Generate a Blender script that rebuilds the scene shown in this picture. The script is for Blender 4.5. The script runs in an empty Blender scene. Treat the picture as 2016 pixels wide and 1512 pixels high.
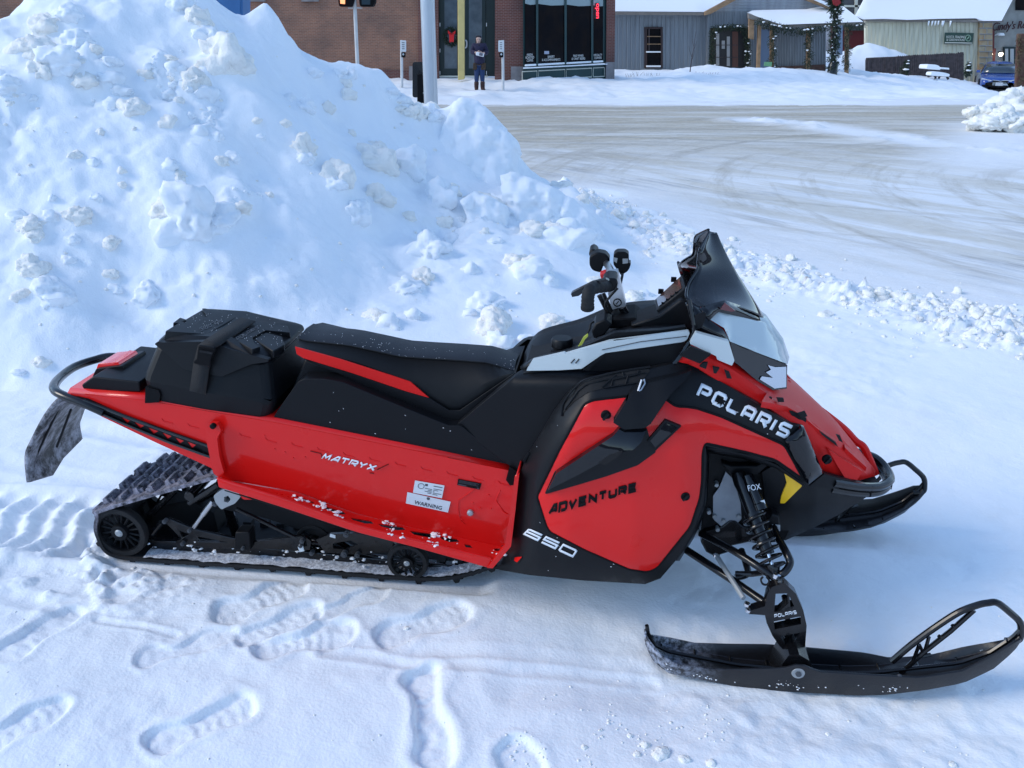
import bpy, bmesh, math, random
import numpy as np
from mathutils import Vector, Matrix, geometry, noise as mnoise
R = math.radians
random.seed(7)
scene = bpy.context.scene
COL = scene.collection

# ------------------------------------------------------------------ camera
FPX, CX, CY = 1650.0, 1008.0, 756.0          # focal length and centre in pixels of the 2016 px wide photograph
PITCH = math.atan(686.0 / FPX)
CAMZ = 1.67
cam = bpy.data.cameras.new('camera')
cam.sensor_width = 36.0
cam.lens = 36.0 * FPX / 2016.0
cam.clip_start = 0.05
cam.clip_end = 2000
camo = bpy.data.objects.new('camera', cam)
COL.objects.link(camo)
camo.location = (0, 0, CAMZ)
camo.rotation_euler = (math.pi / 2 - PITCH, 0, 0)
scene.camera = camo

# ------------------------------------------------------------------ sky, sun, exposure
SUN_EL, SUN_AZ = R(34), R(262)               # azimuth clockwise from +Y (north)
world = bpy.data.worlds.new('World')
scene.world = world
world.use_nodes = True
wn = world.node_tree
wn.nodes.clear()
sky = wn.nodes.new('ShaderNodeTexSky')
sky.sky_type = 'NISHITA'
sky.sun_disc = False
sky.sun_elevation = SUN_EL
sky.sun_rotation = SUN_AZ
sky.air_density = 1.0
sky.dust_density = 0.0
sky.ozone_density = 0.9
bgn = wn.nodes.new('ShaderNodeBackground')
bgn.inputs['Strength'].default_value = 0.15
won = wn.nodes.new('ShaderNodeOutputWorld')
wn.links.new(sky.outputs[0], bgn.inputs[0])
wn.links.new(bgn.outputs[0], won.inputs[0])
sun = bpy.data.lights.new('sun', 'SUN')
sun.energy = 0.95
sun.angle = R(24)
sun.color = (1.0, 0.91, 0.78)
suno = bpy.data.objects.new('sun', sun)
COL.objects.link(suno)
sd = Vector((math.sin(SUN_AZ) * math.cos(SUN_EL), math.cos(SUN_AZ) * math.cos(SUN_EL), math.sin(SUN_EL)))
suno.rotation_euler = sd.to_track_quat('Z', 'Y').to_euler()
scene.view_settings.view_transform = 'Standard'
scene.view_settings.look = 'None'
scene.view_settings.gamma = 1
scene.view_settings.exposure = 1.04

# ------------------------------------------------------------------ projection helpers
CP, SP = math.cos(PITCH), math.sin(PITCH)
def ray(u, v):
    a = (u - CX) / FPX
    b = (v - CY) / FPX
    return Vector((a, CP - b * SP, -(SP + b * CP)))
def W(u, v, Y):
    """world point seen at photo pixel (u, v) standing at distance Y"""
    d = ray(u, v)
    t = Y / d.y
    return Vector((d.x * t, Y, CAMZ + d.z * t))
def G(u, v, z=0.0):
    d = ray(u, v)
    t = (z - CAMZ) / d.z
    return Vector((d.x * t, d.y * t, z))
def pix(p):
    x, y, z = p[0], p[1], p[2] - CAMZ
    f = y * CP - z * SP
    up = y * SP + z * CP
    return CX + FPX * x / f, CY - FPX * up / f
# local frame of the snowmobile: x forward, y away from the camera, z up
_A, _B = G(240, 1095), G(880, 1145)
SDIR = (_B - _A).normalized()
SN = Vector((-SDIR.y, SDIR.x, 0))
SORG = _A + SN * 0.17
SHEAD = math.atan2(SDIR.y, SDIR.x)
SMAT = Matrix.Translation(SORG) @ Matrix.Rotation(SHEAD, 4, 'Z')
def P(u, v, y):
    """snowmobile-local point seen at photo pixel (u, v) on the lengthwise plane at lateral offset y"""
    d = ray(u, v)
    den = d.dot(SN)
    t = (y + SORG.dot(SN)) / den
    w = Vector((0, 0, CAMZ)) + d * t
    r = w - SORG
    return Vector((r.dot(SDIR), r.dot(SN), r.z))

# ------------------------------------------------------------------ object helpers
def tag(o, label=None, cat=None, group=None, kind=None):
    if label: o['label'] = label
    if cat: o['category'] = cat
    if group: o['group'] = group
    if kind: o['kind'] = kind
    return o
def link(name, me, m=None, parent=None):
    o = bpy.data.objects.new(name, me)
    COL.objects.link(o)
    if m is not None:
        for k in (m if isinstance(m, (list, tuple)) else [m]):
            me.materials.append(k)
    if parent is not None:
        o.parent = parent
    return o
def empty(name, loc=(0, 0, 0), rz=0.0, label=None, cat=None, group=None):
    o = bpy.data.objects.new(name, None)
    COL.objects.link(o)
    o.location = loc
    o.rotation_euler = (0, 0, rz)
    o.empty_display_size = 0.2
    return tag(o, label, cat, group)
def smooth(me, ang=35):
    me.polygons.foreach_set('use_smooth', [True] * len(me.polygons))
    me.set_sharp_from_angle(angle=R(ang))
def bev(o, w, seg=2, ang=40):
    b = o.modifiers.new('bevel', 'BEVEL')
    b.width = w
    b.segments = seg
    b.limit_method = 'ANGLE'
    b.angle_limit = R(ang)
    b.harden_normals = False
    return o
class MB:
    """collects verts and faces, then links them as one mesh object"""
    def __init__(s):
        s.v, s.f, s.mi = [], [], []
    def add(s, v, f, mi=0):
        n = len(s.v)
        s.v += [tuple(p) for p in v]
        s.f += [tuple(i + n for i in q) for q in f]
        s.mi += [mi] * len(f)
        return s
    def box(s, c, d, rot=None, mi=0):
        c = Vector(c)
        pts = []
        for sx in (-1, 1):
            for sy in (-1, 1):
                for sz in (-1, 1):
                    p = Vector((sx * d[0] / 2, sy * d[1] / 2, sz * d[2] / 2))
                    if rot is not None: p = rot @ p
                    pts.append(c + p)
        return s.add(pts, [(0, 1, 3, 2), (4, 6, 7, 5), (0, 4, 5, 1), (2, 3, 7, 6), (0, 2, 6, 4), (1, 5, 7, 3)], mi)
    def tube(s, pts, r, n=10, caps=True, closed=False, mi=0, flat=1.0):
        pts = [Vector(p) for p in pts]
        k = len(pts)
        rr = r if isinstance(r, (list, tuple)) else [r] * k
        vs, fs = [], []
        prev = None
        for i in range(k):
            if closed:
                t = (pts[(i + 1) % k] - pts[i - 1]).normalized()
            else:
                t = (pts[min(i + 1, k - 1)] - pts[max(i - 1, 0)]).normalized()
            if prev is None:
                a = Vector((0, 0, 1)) if abs(t.z) < 0.9 else Vector((0, 1, 0))
                nx = t.cross(a).normalized()
            else:
                nx = (prev - t * prev.dot(t)).normalized()
            prev = nx
            ny = t.cross(nx)
            for j in range(n):
                an = 2 * math.pi * j / n
                vs.append(pts[i] + (nx * math.cos(an) + ny * math.sin(an) * flat) * rr[i])
        for i in range(k if closed else k - 1):
            for j in range(n):
                a, b = i * n + j, i * n + (j + 1) % n
                c, d = ((i + 1) % k) * n + (j + 1) % n, ((i + 1) % k) * n + j
                fs.append((a, b, c, d))
        if caps and not closed:
            fs.append(tuple(reversed(range(n))))
            fs.append(tuple((k - 1) * n + j for j in range(n)))
        return s.add(vs, fs, mi)
    def lathe(s, p0, axis, prof, n=24, mi=0):
        """prof: (distance along axis, radius)"""
        p0 = Vector(p0); t = Vector(axis).normalized()
        a = Vector((0, 0, 1)) if abs(t.z) < 0.9 else Vector((1, 0, 0))
        nx = t.cross(a).normalized(); ny = t.cross(nx)
        vs, fs = [], []
        for d, r in prof:
            for j in range(n):
                an = 2 * math.pi * j / n
                vs.append(p0 + t * d + (nx * math.cos(an) + ny * math.sin(an)) * max(r, 1e-5))
        for i in range(len(prof) - 1):
            for j in range(n):
                fs.append((i * n + j, i * n + (j + 1) % n, (i + 1) * n + (j + 1) % n, (i + 1) * n + j))
        fs.append(tuple(reversed(range(n))))
        fs.append(tuple((len(prof) - 1) * n + j for j in range(n)))
        return s.add(vs, fs, mi)
    def build(s, name, m=None, parent=None, ang=35, sm=True):
        me = bpy.data.meshes.new(name)
        me.from_pydata(s.v, [], s.f)
        o = link(name, me, m, parent)
        if len(set(s.mi)) > 1 or (s.mi and s.mi[0]):
            me.polygons.foreach_set('material_index', s.mi)
        bm = bmesh.new(); bm.from_mesh(me)
        bmesh.ops.recalc_face_normals(bm, faces=bm.faces)
        bm.to_mesh(me); bm.free()
        if sm: smooth(me, ang)
        me.update()
        return o
def catmull(pts, n=6, closed=False):
    pts = [Vector(p) for p in pts]
    k = len(pts); out = []
    for i in range(k if closed else k - 1):
        g = (lambda j: pts[j % k]) if closed else (lambda j: pts[max(0, min(k - 1, j))])
        p0, p1, p2, p3 = g(i - 1), g(i), g(i + 1), g(i + 2)
        for q in range(n):
            t = q / n
            out.append(0.5 * ((2 * p1) + (p2 - p0) * t + (2 * p0 - 5 * p1 + 4 * p2 - p3) * t * t + (3 * p1 - p0 - 3 * p2 + p3) * t ** 3))
    if not closed: out.append(pts[-1])
    return out
def rnd2(pts, r, n=4):
    """round the corners of a 2-D outline"""
    out = []
    k = len(pts)
    for i in range(k):
        a, b, c = Vector(pts[i - 1][:2]), Vector(pts[i][:2]), Vector(pts[(i + 1) % k][:2])
        la, lc = (a - b).length, (c - b).length
        rr = min(r, la * 0.42, lc * 0.42)
        p, q = b + (a - b).normalized() * rr, b + (c - b).normalized() * rr
        for j in range(n + 1):
            t = j / n
            out.append(tuple(p * (1 - t) ** 2 + b * 2 * t * (1 - t) + q * t * t))
    return out
def inpoly(p, poly):
    x, y = p; c = False; j = len(poly) - 1
    for i in range(len(poly)):
        xi, yi = poly[i][0], poly[i][1]; xj, yj = poly[j][0], poly[j][1]
        if (yi > y) != (yj > y) and x < (xj - xi) * (y - yi) / (yj - yi) + xi: c = not c
        j = i
    return c
def segdist(p, poly):
    x, y = p; best = 1e9
    for i in range(len(poly)):
        ax, ay = poly[i - 1][0], poly[i - 1][1]; bx, by = poly[i][0], poly[i][1]
        dx, dy = bx - ax, by - ay; L = dx * dx + dy * dy
        t = 0 if L == 0 else max(0, min(1, ((x - ax) * dx + (y - ay) * dy) / L))
        best = min(best, math.hypot(x - ax - t * dx, y - ay - t * dy))
    return best
def resamp(poly, step):
    out = []
    for i in range(len(poly)):
        a, b = poly[i], poly[(i + 1) % len(poly)]
        n = max(1, int(math.hypot(b[0] - a[0], b[1] - a[1]) / step))
        for j in range(n):
            t = j / n
            out.append((a[0] + (b[0] - a[0]) * t, a[1] + (b[1] - a[1]) * t))
    return out
def interp(tab):
    xs = [t[0] for t in tab]; ys = [t[1] for t in tab]
    return lambda x: float(np.interp(x, xs, ys))
def skin(name, outline, proj, depth, m, parent=None, th=0.008, holes=(), grid=16, rnd=0, bevel=0.0025, pillow=0.0, pw=14.0,
         mirror=False, back=None, seg=2, ang=35, label=None):
    """a panel whose outline was measured in the photograph, given its own distance, curvature and thickness.
    proj(u, v, d) -> point; depth: number or function(u, v); back: direction the thickness goes"""
    if rnd: outline = rnd2(outline, rnd)
    dfun = depth if callable(depth) else (lambda u, v: depth)
    ol = resamp(outline, grid)
    hs = [resamp(h, grid) for h in holes]
    pts = [Vector(p) for p in ol]; ed = [(i, (i + 1) % len(ol)) for i in range(len(ol))]
    for h in hs:
        n = len(pts); pts += [Vector(p) for p in h]
        ed += [(n + i, n + (i + 1) % len(h)) for i in range(len(h))]
    u0, u1 = min(p[0] for p in ol), max(p[0] for p in ol)
    v0, v1 = min(p[1] for p in ol), max(p[1] for p in ol)
    gu = u0 + grid / 2
    row = 0
    while gu < u1:
        gv = v0 + grid / 2 + (grid / 2 if row % 2 else 0)
        while gv < v1:
            q = (gu, gv)
            if inpoly(q, ol) and segdist(q, ol) > grid * 0.45 and not any(inpoly(q, h) or segdist(q, h) < grid * 0.45 for h in hs):
                pts.append(Vector(q))
            gv += grid
        gu += grid * 0.87; row += 1
    vc, ec, fc, *_ = geometry.delaunay_2d_cdt(pts, ed, [], 0, 1e-4)
    fs = []
    for f in fc:
        c = sum((vc[i] for i in f), Vector((0, 0))) / len(f)
        if inpoly(c, ol) and not any(inpoly(c, h) for h in hs):
            fs.append(tuple(f))
    bk = back if back is not None else Vector((0, 1, 0))
    front = []
    for p in vc:
        d = dfun(p.x, p.y)
        if pillow:
            e = min([segdist(p, ol)] + [segdist(p, h) for h in hs])
            e = min(1.0, e / pw)
            d -= pillow * math.sqrt(max(0.0, 1 - (1 - e) ** 2))
        front.append(proj(p.x, p.y, d))
    n = len(front)
    vs = front + [p + bk * th for p in front]
    cnt = {}
    for f in fs:
        for i in range(len(f)):
            a, b = f[i], f[(i + 1) % len(f)]
            cnt[(a, b)] = cnt.get((a, b), 0) + 1
    rim = [(a, b) for (a, b) in cnt if (b, a) not in cnt]
    faces = fs + [tuple(i + n for i in reversed(f)) for f in fs] + [(b, a, a + n, b + n) for a, b in rim]
    outs = []
    for s in ((1, -1) if mirror else (1,)):
        mb = MB().add([(p[0], p[1] * s, p[2]) for p in vs], faces)
        o = mb.build(name, m, parent, ang)
        if bevel: bev(o, bevel, seg)
        if label: o['label'] = label
        outs.append(o)
    return outs[0]
def sheet(name, rows, m, parent=None, th=0.0, mirror=False, sub=0, closeu=False, bevel=0.0, ang=35, caps=False, crease=None):
    """grid surface through rows of points (equal counts)"""
    k = len(rows[0]); vs = [p for r in rows for p in r]; fs = []
    nr = len(rows)
    for i in range(nr - 1 if not closeu else nr):
        for j in range(k - 1):
            i2 = (i + 1) % nr
            fs.append((i * k + j, i * k + j + 1, i2 * k + j + 1, i2 * k + j))
    if caps:
        fs.append(tuple(i * k for i in range(nr))); fs.append(tuple(i * k + k - 1 for i in range(nr)))
    outs = []
    for s in ((1, -1) if mirror else (1,)):
        o = MB().add([(p[0], p[1] * s, p[2]) for p in vs], fs).build(name, m, parent, ang)
        if sub:
            b = o.modifiers.new('sub', 'SUBSURF'); b.levels = sub; b.render_levels = sub
        if th:
            b = o.modifiers.new('solid', 'SOLIDIFY'); b.thickness = th; b.offset = -1
        if bevel: bev(o, bevel)
        outs.append(o)
    return outs[0]
def lerp_row(row, n):
    row = [Vector(p) for p in row]
    L = [0]
    for a, b in zip(row, row[1:]): L.append(L[-1] + (b - a).length)
    out = []
    for i in range(n):
        s = L[-1] * i / (n - 1); j = 0
        while j < len(L) - 2 and L[j + 1] < s: j += 1
        t = (s - L[j]) / max(1e-9, L[j + 1] - L[j])
        out.append(row[j].lerp(row[j + 1], min(1, max(0, t))))
    return out
def prism(name, outline, proj, y0, y1, m, parent=None, bevel=0.004, rnd=0, s1=1.0, ang=35, seg=2):
    """solid between two lengthwise planes; the outline is measured on plane y0"""
    if rnd: outline = rnd2(outline, rnd)
    a = [proj(u, v, y0) for u, v in outline]
    c = sum(a, Vector()) / len(a)
    b = [Vector((c.x + (p.x - c.x) * s1, y1, c.z + (p.z - c.z) * s1)) for p in a]
    n = len(a)
    fs = [tuple(range(n)), tuple(reversed(range(n, 2 * n)))] + [(i, (i + 1) % n, n + (i + 1) % n, n + i) for i in range(n)]
    o = MB().add(a + b, fs).build(name, m, parent, ang)
    if bevel: bev(o, bevel, seg)
    return o
# ------------------------------------------------------------------ lettering
GLY = {
 'P': [[(0,0),(0,1),(.85,1),(1,.86),(1,.56),(.85,.42),(.22,.42)]],
 'O': [[(.16,0),(0,.15),(0,.85),(.16,1),(.84,1),(1,.85),(1,.15),(.84,0),(.16,0)]],
 'L': [[(0,1),(0,.14),(.14,0),(1,0)]],
 'A': [[(0,0),(0,.85),(.16,1),(.84,1),(1,.85),(1,0)],[(0,.38),(1,.38)]],
 'a': [[(0,0),(.62,1),(.95,1),(1,0)],[(.25,.34),(1,.34)]],
 'R': [[(0,0),(0,1),(.85,1),(1,.86),(1,.58),(.85,.44),(.22,.44)],[(.55,.44),(1,0)]],
 'I': [[(0,0),(0,1)]],
 'S': [[(0,0),(.85,0),(1,.13),(1,.37),(.85,.5),(.15,.5),(0,.63),(0,.87),(.15,1),(1,1)]],
 'M': [[(0,0),(.12,1),(.5,.35),(.95,1),(1,0)]],
 'T': [[(0,1),(1,1)],[(.5,1),(.5,0)]],
 'Y': [[(0,1),(.45,.5),(1,1)],[(.45,.5),(.45,0)]],
 'X': [[(0,0),(1,1)],[(0,1),(1,0)]],
 'D': [[(.12,0),(0,0),(0,1),(.85,1),(1,.85),(1,.15),(.85,0),(.3,0)]],
 'V': [[(0,1),(.42,0),(1,1)]],
 'E': [[(1,1),(0,1),(0,0),(1,0)],[(0,.5),(.9,.5)]],
 'N': [[(0,0),(0,1),(1,0),(1,1)]],
 'U': [[(0,1),(0,.15),(.15,0),(.85,0),(1,.15),(1,1)]],
 'F': [[(0,0),(0,1),(1,1)],[(0,.5),(.8,.5)]],
 '6': [[(1,1),(.1,1),(0,.9),(0,0),(1,0),(1,.52),(0,.52)]],
 '5': [[(1,1),(0,1),(0,.52),(1,.52),(1,0),(0,0)]],
 '0': [[(.1,0),(0,.1),(0,1),(.9,1),(1,.9),(1,0),(.1,0)]],
}
def strip(pl, t):
    q = [pl[0]]
    for a, b in zip(pl, pl[1:]):
        k = max(1, int(math.hypot(b[0] - a[0], b[1] - a[1]) / .2))
        q += [(a[0] + (b[0] - a[0]) * j / k, a[1] + (b[1] - a[1]) * j / k) for j in range(1, k + 1)]
    pl = q
    n = len(pl); closed = pl[0] == pl[-1]
    L, Rr = [], []
    for i in range(n):
        p = Vector(pl[i])
        if closed:
            a, b = Vector(pl[i - 1 if i else n - 2]), Vector(pl[i + 1 if i < n - 1 else 1])
        else:
            a = Vector(pl[i - 1]) if i else None
            b = Vector(pl[i + 1]) if i < n - 1 else None
        d1 = (p - a).normalized() if a is not None else None
        d2 = (b - p).normalized() if b is not None else None
        if d1 is None: d1 = d2
        if d2 is None: d2 = d1
        n1, n2 = Vector((-d1.y, d1.x)), Vector((-d2.y, d2.x))
        m = (n1 + n2)
        if m.length < 0.3: m = n1.copy()
        m.normalize()
        k = min(1.8, 1 / max(0.3, m.dot(n1)))
        L.append(p + m * t * k / 2); Rr.append(p - m * t * k / 2)
    return L, Rr
def letters(name, text, quad, surf, m, parent=None, t=0.2, gap=0.28, widths=None, asp=1.0, extra=None):
    """stroke lettering laid on a surface; quad = pixel corners (bottom-left, bottom-right, top-right, top-left), surf(u,v) -> point"""
    widths = widths or {}
    ww = [widths.get(c, 0.06 if c in 'I' else (0.5 if c == ' ' else asp)) for c in text]
    tot = sum(ww) + (gap + t) * (len(text) - 1) + t
    mb = MB()
    q = [Vector(p) for p in quad]
    def put(x, y):
        a = x / tot; b = y
        p = q[0] * (1 - a) * (1 - b) + q[1] * a * (1 - b) + q[2] * a * b + q[3] * (1 - a) * b
        return surf(p.x, p.y)
    x0 = t / 2
    z = 0
    for c, w in zip(text, ww):
        for pl in GLY.get(c, []):
            pl2 = [(x0 + px * w, t / 2 + py * (1 - t)) for px, py in pl]
            L, Rr = strip(pl2, t)
            v = []
            for a, b in zip(L, Rr): v += [put(a.x, a.y), put(b.x, b.y)]
            mb.add(v, [(2 * i, 2 * i + 1, 2 * i + 3, 2 * i + 2) for i in range(len(L) - 1)])
        x0 += w + gap + t
    o = mb.build(name, m, parent, 60)
    s = o.modifiers.new('solid', 'SOLIDIFY'); s.thickness = 0.0008; s.offset = 0
    return o
def words(name, text, quad, surf, m, parent=None, depth=0.002, align='CENTER', shear=0.0):
    """built-in font lettering mapped on a pixel quadrilateral"""
    cu = bpy.data.curves.new(name, 'FONT'); cu.body = text; cu.align_x = align; cu.shear = shear
    cu.resolution_u = 3
    tmp = bpy.data.objects.new(name, cu); COL.objects.link(tmp)
    dg = bpy.context.evaluated_depsgraph_get()
    me = bpy.data.meshes.new_from_object(tmp.evaluated_get(dg))
    bpy.data.objects.remove(tmp); bpy.data.curves.remove(cu)
    xs = [v.co.x for v in me.vertices]; ys = [v.co.y for v in me.vertices]
    x0, x1, y0, y1 = min(xs), max(xs), min(ys), max(ys)
    q = [Vector(p) for p in quad]
    for v in me.vertices:
        a = (v.co.x - x0) / (x1 - x0); b = (v.co.y - y0) / (y1 - y0)
        p = q[0] * (1 - a) * (1 - b) + q[1] * a * (1 - b) + q[2] * a * b + q[3] * (1 - a) * b
        v.co = surf(p.x, p.y)
    me.name = name
    o = link(name, me, m, parent)
    s = o.modifiers.new('solid', 'SOLIDIFY'); s.thickness = depth; s.offset = 0
    return o
# ------------------------------------------------------------------ materials
MATS = {}
def mat(name, col, rough=0.5, metal=0.0, coat=0.0, bump=0.0, bscale=60.0, var=0.0, vscale=6.0, spec=0.5, col2=None, vramp=(0.4, 0.65),
        emit=None, alpha=None, transm=0.0, ior=1.45, rvar=0.0):
    if name in MATS: return MATS[name]
    m = bpy.data.materials.new(name); m.use_nodes = True
    nt = m.node_tree; b = nt.nodes['Principled BSDF']
    b.inputs['Base Color'].default_value = (*col, 1)
    b.inputs['Roughness'].default_value = rough
    b.inputs['Metallic'].default_value = metal
    b.inputs['Coat Weight'].default_value = coat
    b.inputs['Coat Roughness'].default_value = 0.04
    b.inputs['Specular IOR Level'].default_value = spec
    b.inputs['IOR'].default_value = ior
    b.inputs['Transmission Weight'].default_value = transm
    tc = nt.nodes.new('ShaderNodeTexCoord')
    if var or col2:
        nz = nt.nodes.new('ShaderNodeTexNoise'); nz.inputs['Scale'].default_value = vscale; nz.inputs['Detail'].default_value = 6
        nt.links.new(tc.outputs['Object'], nz.inputs['Vector'])
        rp = nt.nodes.new('ShaderNodeValToRGB')
        rp.color_ramp.elements[0].position = vramp[0]; rp.color_ramp.elements[1].position = vramp[1]
        c2 = col2 or tuple(max(0, c * (1 - var)) for c in col)
        rp.color_ramp.elements[0].color = (*col, 1); rp.color_ramp.elements[1].color = (*c2, 1)
        nt.links.new(nz.outputs[0], rp.inputs[0]); nt.links.new(rp.outputs[0], b.inputs['Base Color'])
    if rvar:
        nz = nt.nodes.new('ShaderNodeTexNoise'); nz.inputs['Scale'].default_value = 9; nz.inputs['Detail'].default_value = 5
        nt.links.new(tc.outputs['Object'], nz.inputs['Vector'])
        mr = nt.nodes.new('ShaderNodeMapRange'); mr.inputs[3].default_value = max(0, rough - rvar); mr.inputs[4].default_value = rough + rvar
        nt.links.new(nz.outputs[0], mr.inputs[0]); nt.links.new(mr.outputs[0], b.inputs['Roughness'])
    if bump:
        nz = nt.nodes.new('ShaderNodeTexNoise'); nz.inputs['Scale'].default_value = bscale; nz.inputs['Detail'].default_value = 3
        nt.links.new(tc.outputs['Object'], nz.inputs['Vector'])
        bp = nt.nodes.new('ShaderNodeBump'); bp.inputs['Strength'].default_value = bump; bp.inputs['Distance'].default_value = 0.01
        nt.links.new(nz.outputs[0], bp.inputs['Height']); nt.links.new(bp.outputs[0], b.inputs['Normal'])
    if emit:
        b.inputs['Emission Color'].default_value = (*emit[:3], 1); b.inputs['Emission Strength'].default_value = emit[3]
    MATS[name] = m
    return m
# ================================================================== snow, road
def snow_mat(name, col, grain=0.35, dirty=0.0, dcol=(0.62, 0.55, 0.43), sss=True):
    m = bpy.data.materials.new(name); m.use_nodes = True
    nt = m.node_tree; b = nt.nodes['Principled BSDF']; L = nt.links
    b.inputs['Roughness'].default_value = 0.75
    b.inputs['Specular IOR Level'].default_value = 0.25
    geo = nt.nodes.new('ShaderNodeNewGeometry')
    n1 = nt.nodes.new('ShaderNodeTexNoise'); n1.inputs['Scale'].default_value = 110; n1.inputs['Detail'].default_value = 4
    n2 = nt.nodes.new('ShaderNodeTexNoise'); n2.inputs['Scale'].default_value = 22; n2.inputs['Detail'].default_value = 5
    for n in (n1, n2): L.new(geo.outputs['Position'], n.inputs['Vector'])
    ad = nt.nodes.new('ShaderNodeMath'); ad.operation = 'MULTIPLY_ADD'; ad.inputs[1].default_value = 0.5
    L.new(n1.outputs[0], ad.inputs[0]); L.new(n2.outputs[0], ad.inputs[2])
    bp = nt.nodes.new('ShaderNodeBump'); bp.inputs['Strength'].default_value = grain; bp.inputs['Distance'].default_value = 0.02
    L.new(ad.outputs[0], bp.inputs['Height']); L.new(bp.outputs[0], b.inputs['Normal'])
    n3 = nt.nodes.new('ShaderNodeTexNoise'); n3.inputs['Scale'].default_value = 3.5; n3.inputs['Detail'].default_value = 8; n3.inputs['Roughness'].default_value = 0.65
    L.new(geo.outputs['Position'], n3.inputs['Vector'])
    rp = nt.nodes.new('ShaderNodeValToRGB')
    rp.color_ramp.elements[0].position = 0.52; rp.color_ramp.elements[1].position = 0.75
    rp.color_ramp.elements[0].color = (*col, 1)
    rp.color_ramp.elements[1].color = (*[c * (1 - dirty) + d * dirty for c, d in zip(col, dcol)], 1)
    L.new(n3.outputs[0], rp.inputs[0]); L.new(rp.outputs[0], b.inputs['Base Color'])
    MATS[name] = m
    return m
M_SNOW = snow_mat('snow_powder', (0.84, 0.875, 0.91), 0.22, 0.08)
M_GSNOW = snow_mat('snow_trampled', (0.85, 0.87, 0.89), 0.22, 0.14)
M_LUMP = snow_mat('snow_lump_dirty', (0.88, 0.865, 0.82), 0.6, 0.22)
M_FARSNOW = snow_mat('snow_far', (0.86, 0.88, 0.9), 0.15, 0.05)
def road_mat():
    m = bpy.data.materials.new('road_packed_snow'); m.use_nodes = True
    nt = m.node_tree; b = nt.nodes['Principled BSDF']; L = nt.links
    b.inputs['Roughness'].default_value = 0.7
    b.inputs['Specular IOR Level'].default_value = 0.3
    geo = nt.nodes.new('ShaderNodeNewGeometry')
    def nz(rot, sc, scale, detail=6, ro=0.6, dist=0.0):
        mp = nt.nodes.new('ShaderNodeMapping'); mp.vector_type = 'TEXTURE'; mp.inputs['Rotation'].default_value = (0, 0, rot); mp.inputs['Scale'].default_value = [1 / q for q in sc]
        L.new(geo.outputs['Position'], mp.inputs['Vector'])
        n = nt.nodes.new('ShaderNodeTexNoise'); n.inputs['Scale'].default_value = scale; n.inputs['Detail'].default_value = detail
        n.inputs['Roughness'].default_value = ro; n.inputs['Distortion'].default_value = dist
        L.new(mp.outputs[0], n.inputs['Vector'])
        return n.outputs[0]
    def ramp(src, p0, p1, c0, c1):
        r = nt.nodes.new('ShaderNodeValToRGB'); r.color_ramp.elements[0].position = p0; r.color_ramp.elements[1].position = p1
        r.color_ramp.elements[0].color = (*c0, 1); r.color_ramp.elements[1].color = (*c1, 1)
        L.new(src, r.inputs[0]); return r.outputs[0]
    def mix(f, a, c, blend='MIX'):
        x = nt.nodes.new('ShaderNodeMix'); x.data_type = 'RGBA'; x.blend_type = blend
        if isinstance(f, float): x.inputs[0].default_value = f
        else: L.new(f, x.inputs[0])
        for s, k in ((a, 6), (c, 7)):
            if isinstance(s, tuple): x.inputs[k].default_value = (*s, 1)
            else: L.new(s, x.inputs[k])
        return x.outputs[2]
    a1 = R(-54)                                   # the near street runs away to the left
    s1 = nz(a1, (0.22, 1.7, 1), 1.0, 8, 0.68, 0.5)
    s1b = nz(a1, (0.5, 7.0, 1), 1.0, 6, 0.7)
    s2 = nz(R(4), (0.14, 1.2, 1), 1.0, 8, 0.66, 0.9)
    s2b = nz(R(-14), (0.2, 3.2, 1), 1.0, 8, 0.66, 0.6)
    s3 = nz(R(-28), (0.14, 2.6, 1), 1.0, 8, 0.7, 0.25)
    g = nz(0, (1, 1, 1), 9.0, 8, 0.75)
    big = nz(0.3, (1, 1, 1), 0.33, 3)
    # far cross street takes the other direction
    sep = nt.nodes.new('ShaderNodeSeparateXYZ'); L.new(geo.outputs['Position'], sep.inputs[0])
    far = nt.nodes.new('ShaderNodeMapRange'); far.inputs[1].default_value = 10.5; far.inputs[2].default_value = 15.5
    L.new(sep.outputs[1], far.inputs[0])
    white, tan, grey = (0.80, 0.81, 0.82), (0.58, 0.53, 0.44), (0.27, 0.275, 0.29)
    k = (0, 0, 0), (1, 1, 1)
    near_t = ramp(s1, 0.42, 0.58, *k); near_g = ramp(s1b, 0.46, 0.66, *k)
    far_t = ramp(s2, 0.40, 0.56, *k); far_g = ramp(s2b, 0.47, 0.66, *k)
    base_n = mix(near_t, white, (0.64, 0.61, 0.545))
    bz = ramp(big, 0.50, 0.62, *k)
    gn = mix(near_g, (0, 0, 0), bz)
    # turning tracks: noise drawn out round the middle of the crossing
    sb = nt.nodes.new('ShaderNodeVectorMath'); sb.operation = 'SUBTRACT'; sb.inputs[1].default_value = (9.5, 9.0, 0); L.new(geo.outputs['Position'], sb.inputs[0])
    ln_ = nt.nodes.new('ShaderNodeVectorMath'); ln_.operation = 'LENGTH'; L.new(sb.outputs[0], ln_.inputs[0])
    sx_ = nt.nodes.new('ShaderNodeSeparateXYZ'); L.new(sb.outputs[0], sx_.inputs[0])
    at2 = nt.nodes.new('ShaderNodeMath'); at2.operation = 'ARCTAN2'; L.new(sx_.outputs[1], at2.inputs[0]); L.new(sx_.outputs[0], at2.inputs[1])
    cb_ = nt.nodes.new('ShaderNodeCombineXYZ'); L.new(ln_.outputs['Value'], cb_.inputs[0]); L.new(at2.outputs[0], cb_.inputs[1])
    mp_ = nt.nodes.new('ShaderNodeMapping'); mp_.inputs['Scale'].default_value = (2.2, 1.3, 1); L.new(cb_.outputs[0], mp_.inputs['Vector'])
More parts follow.
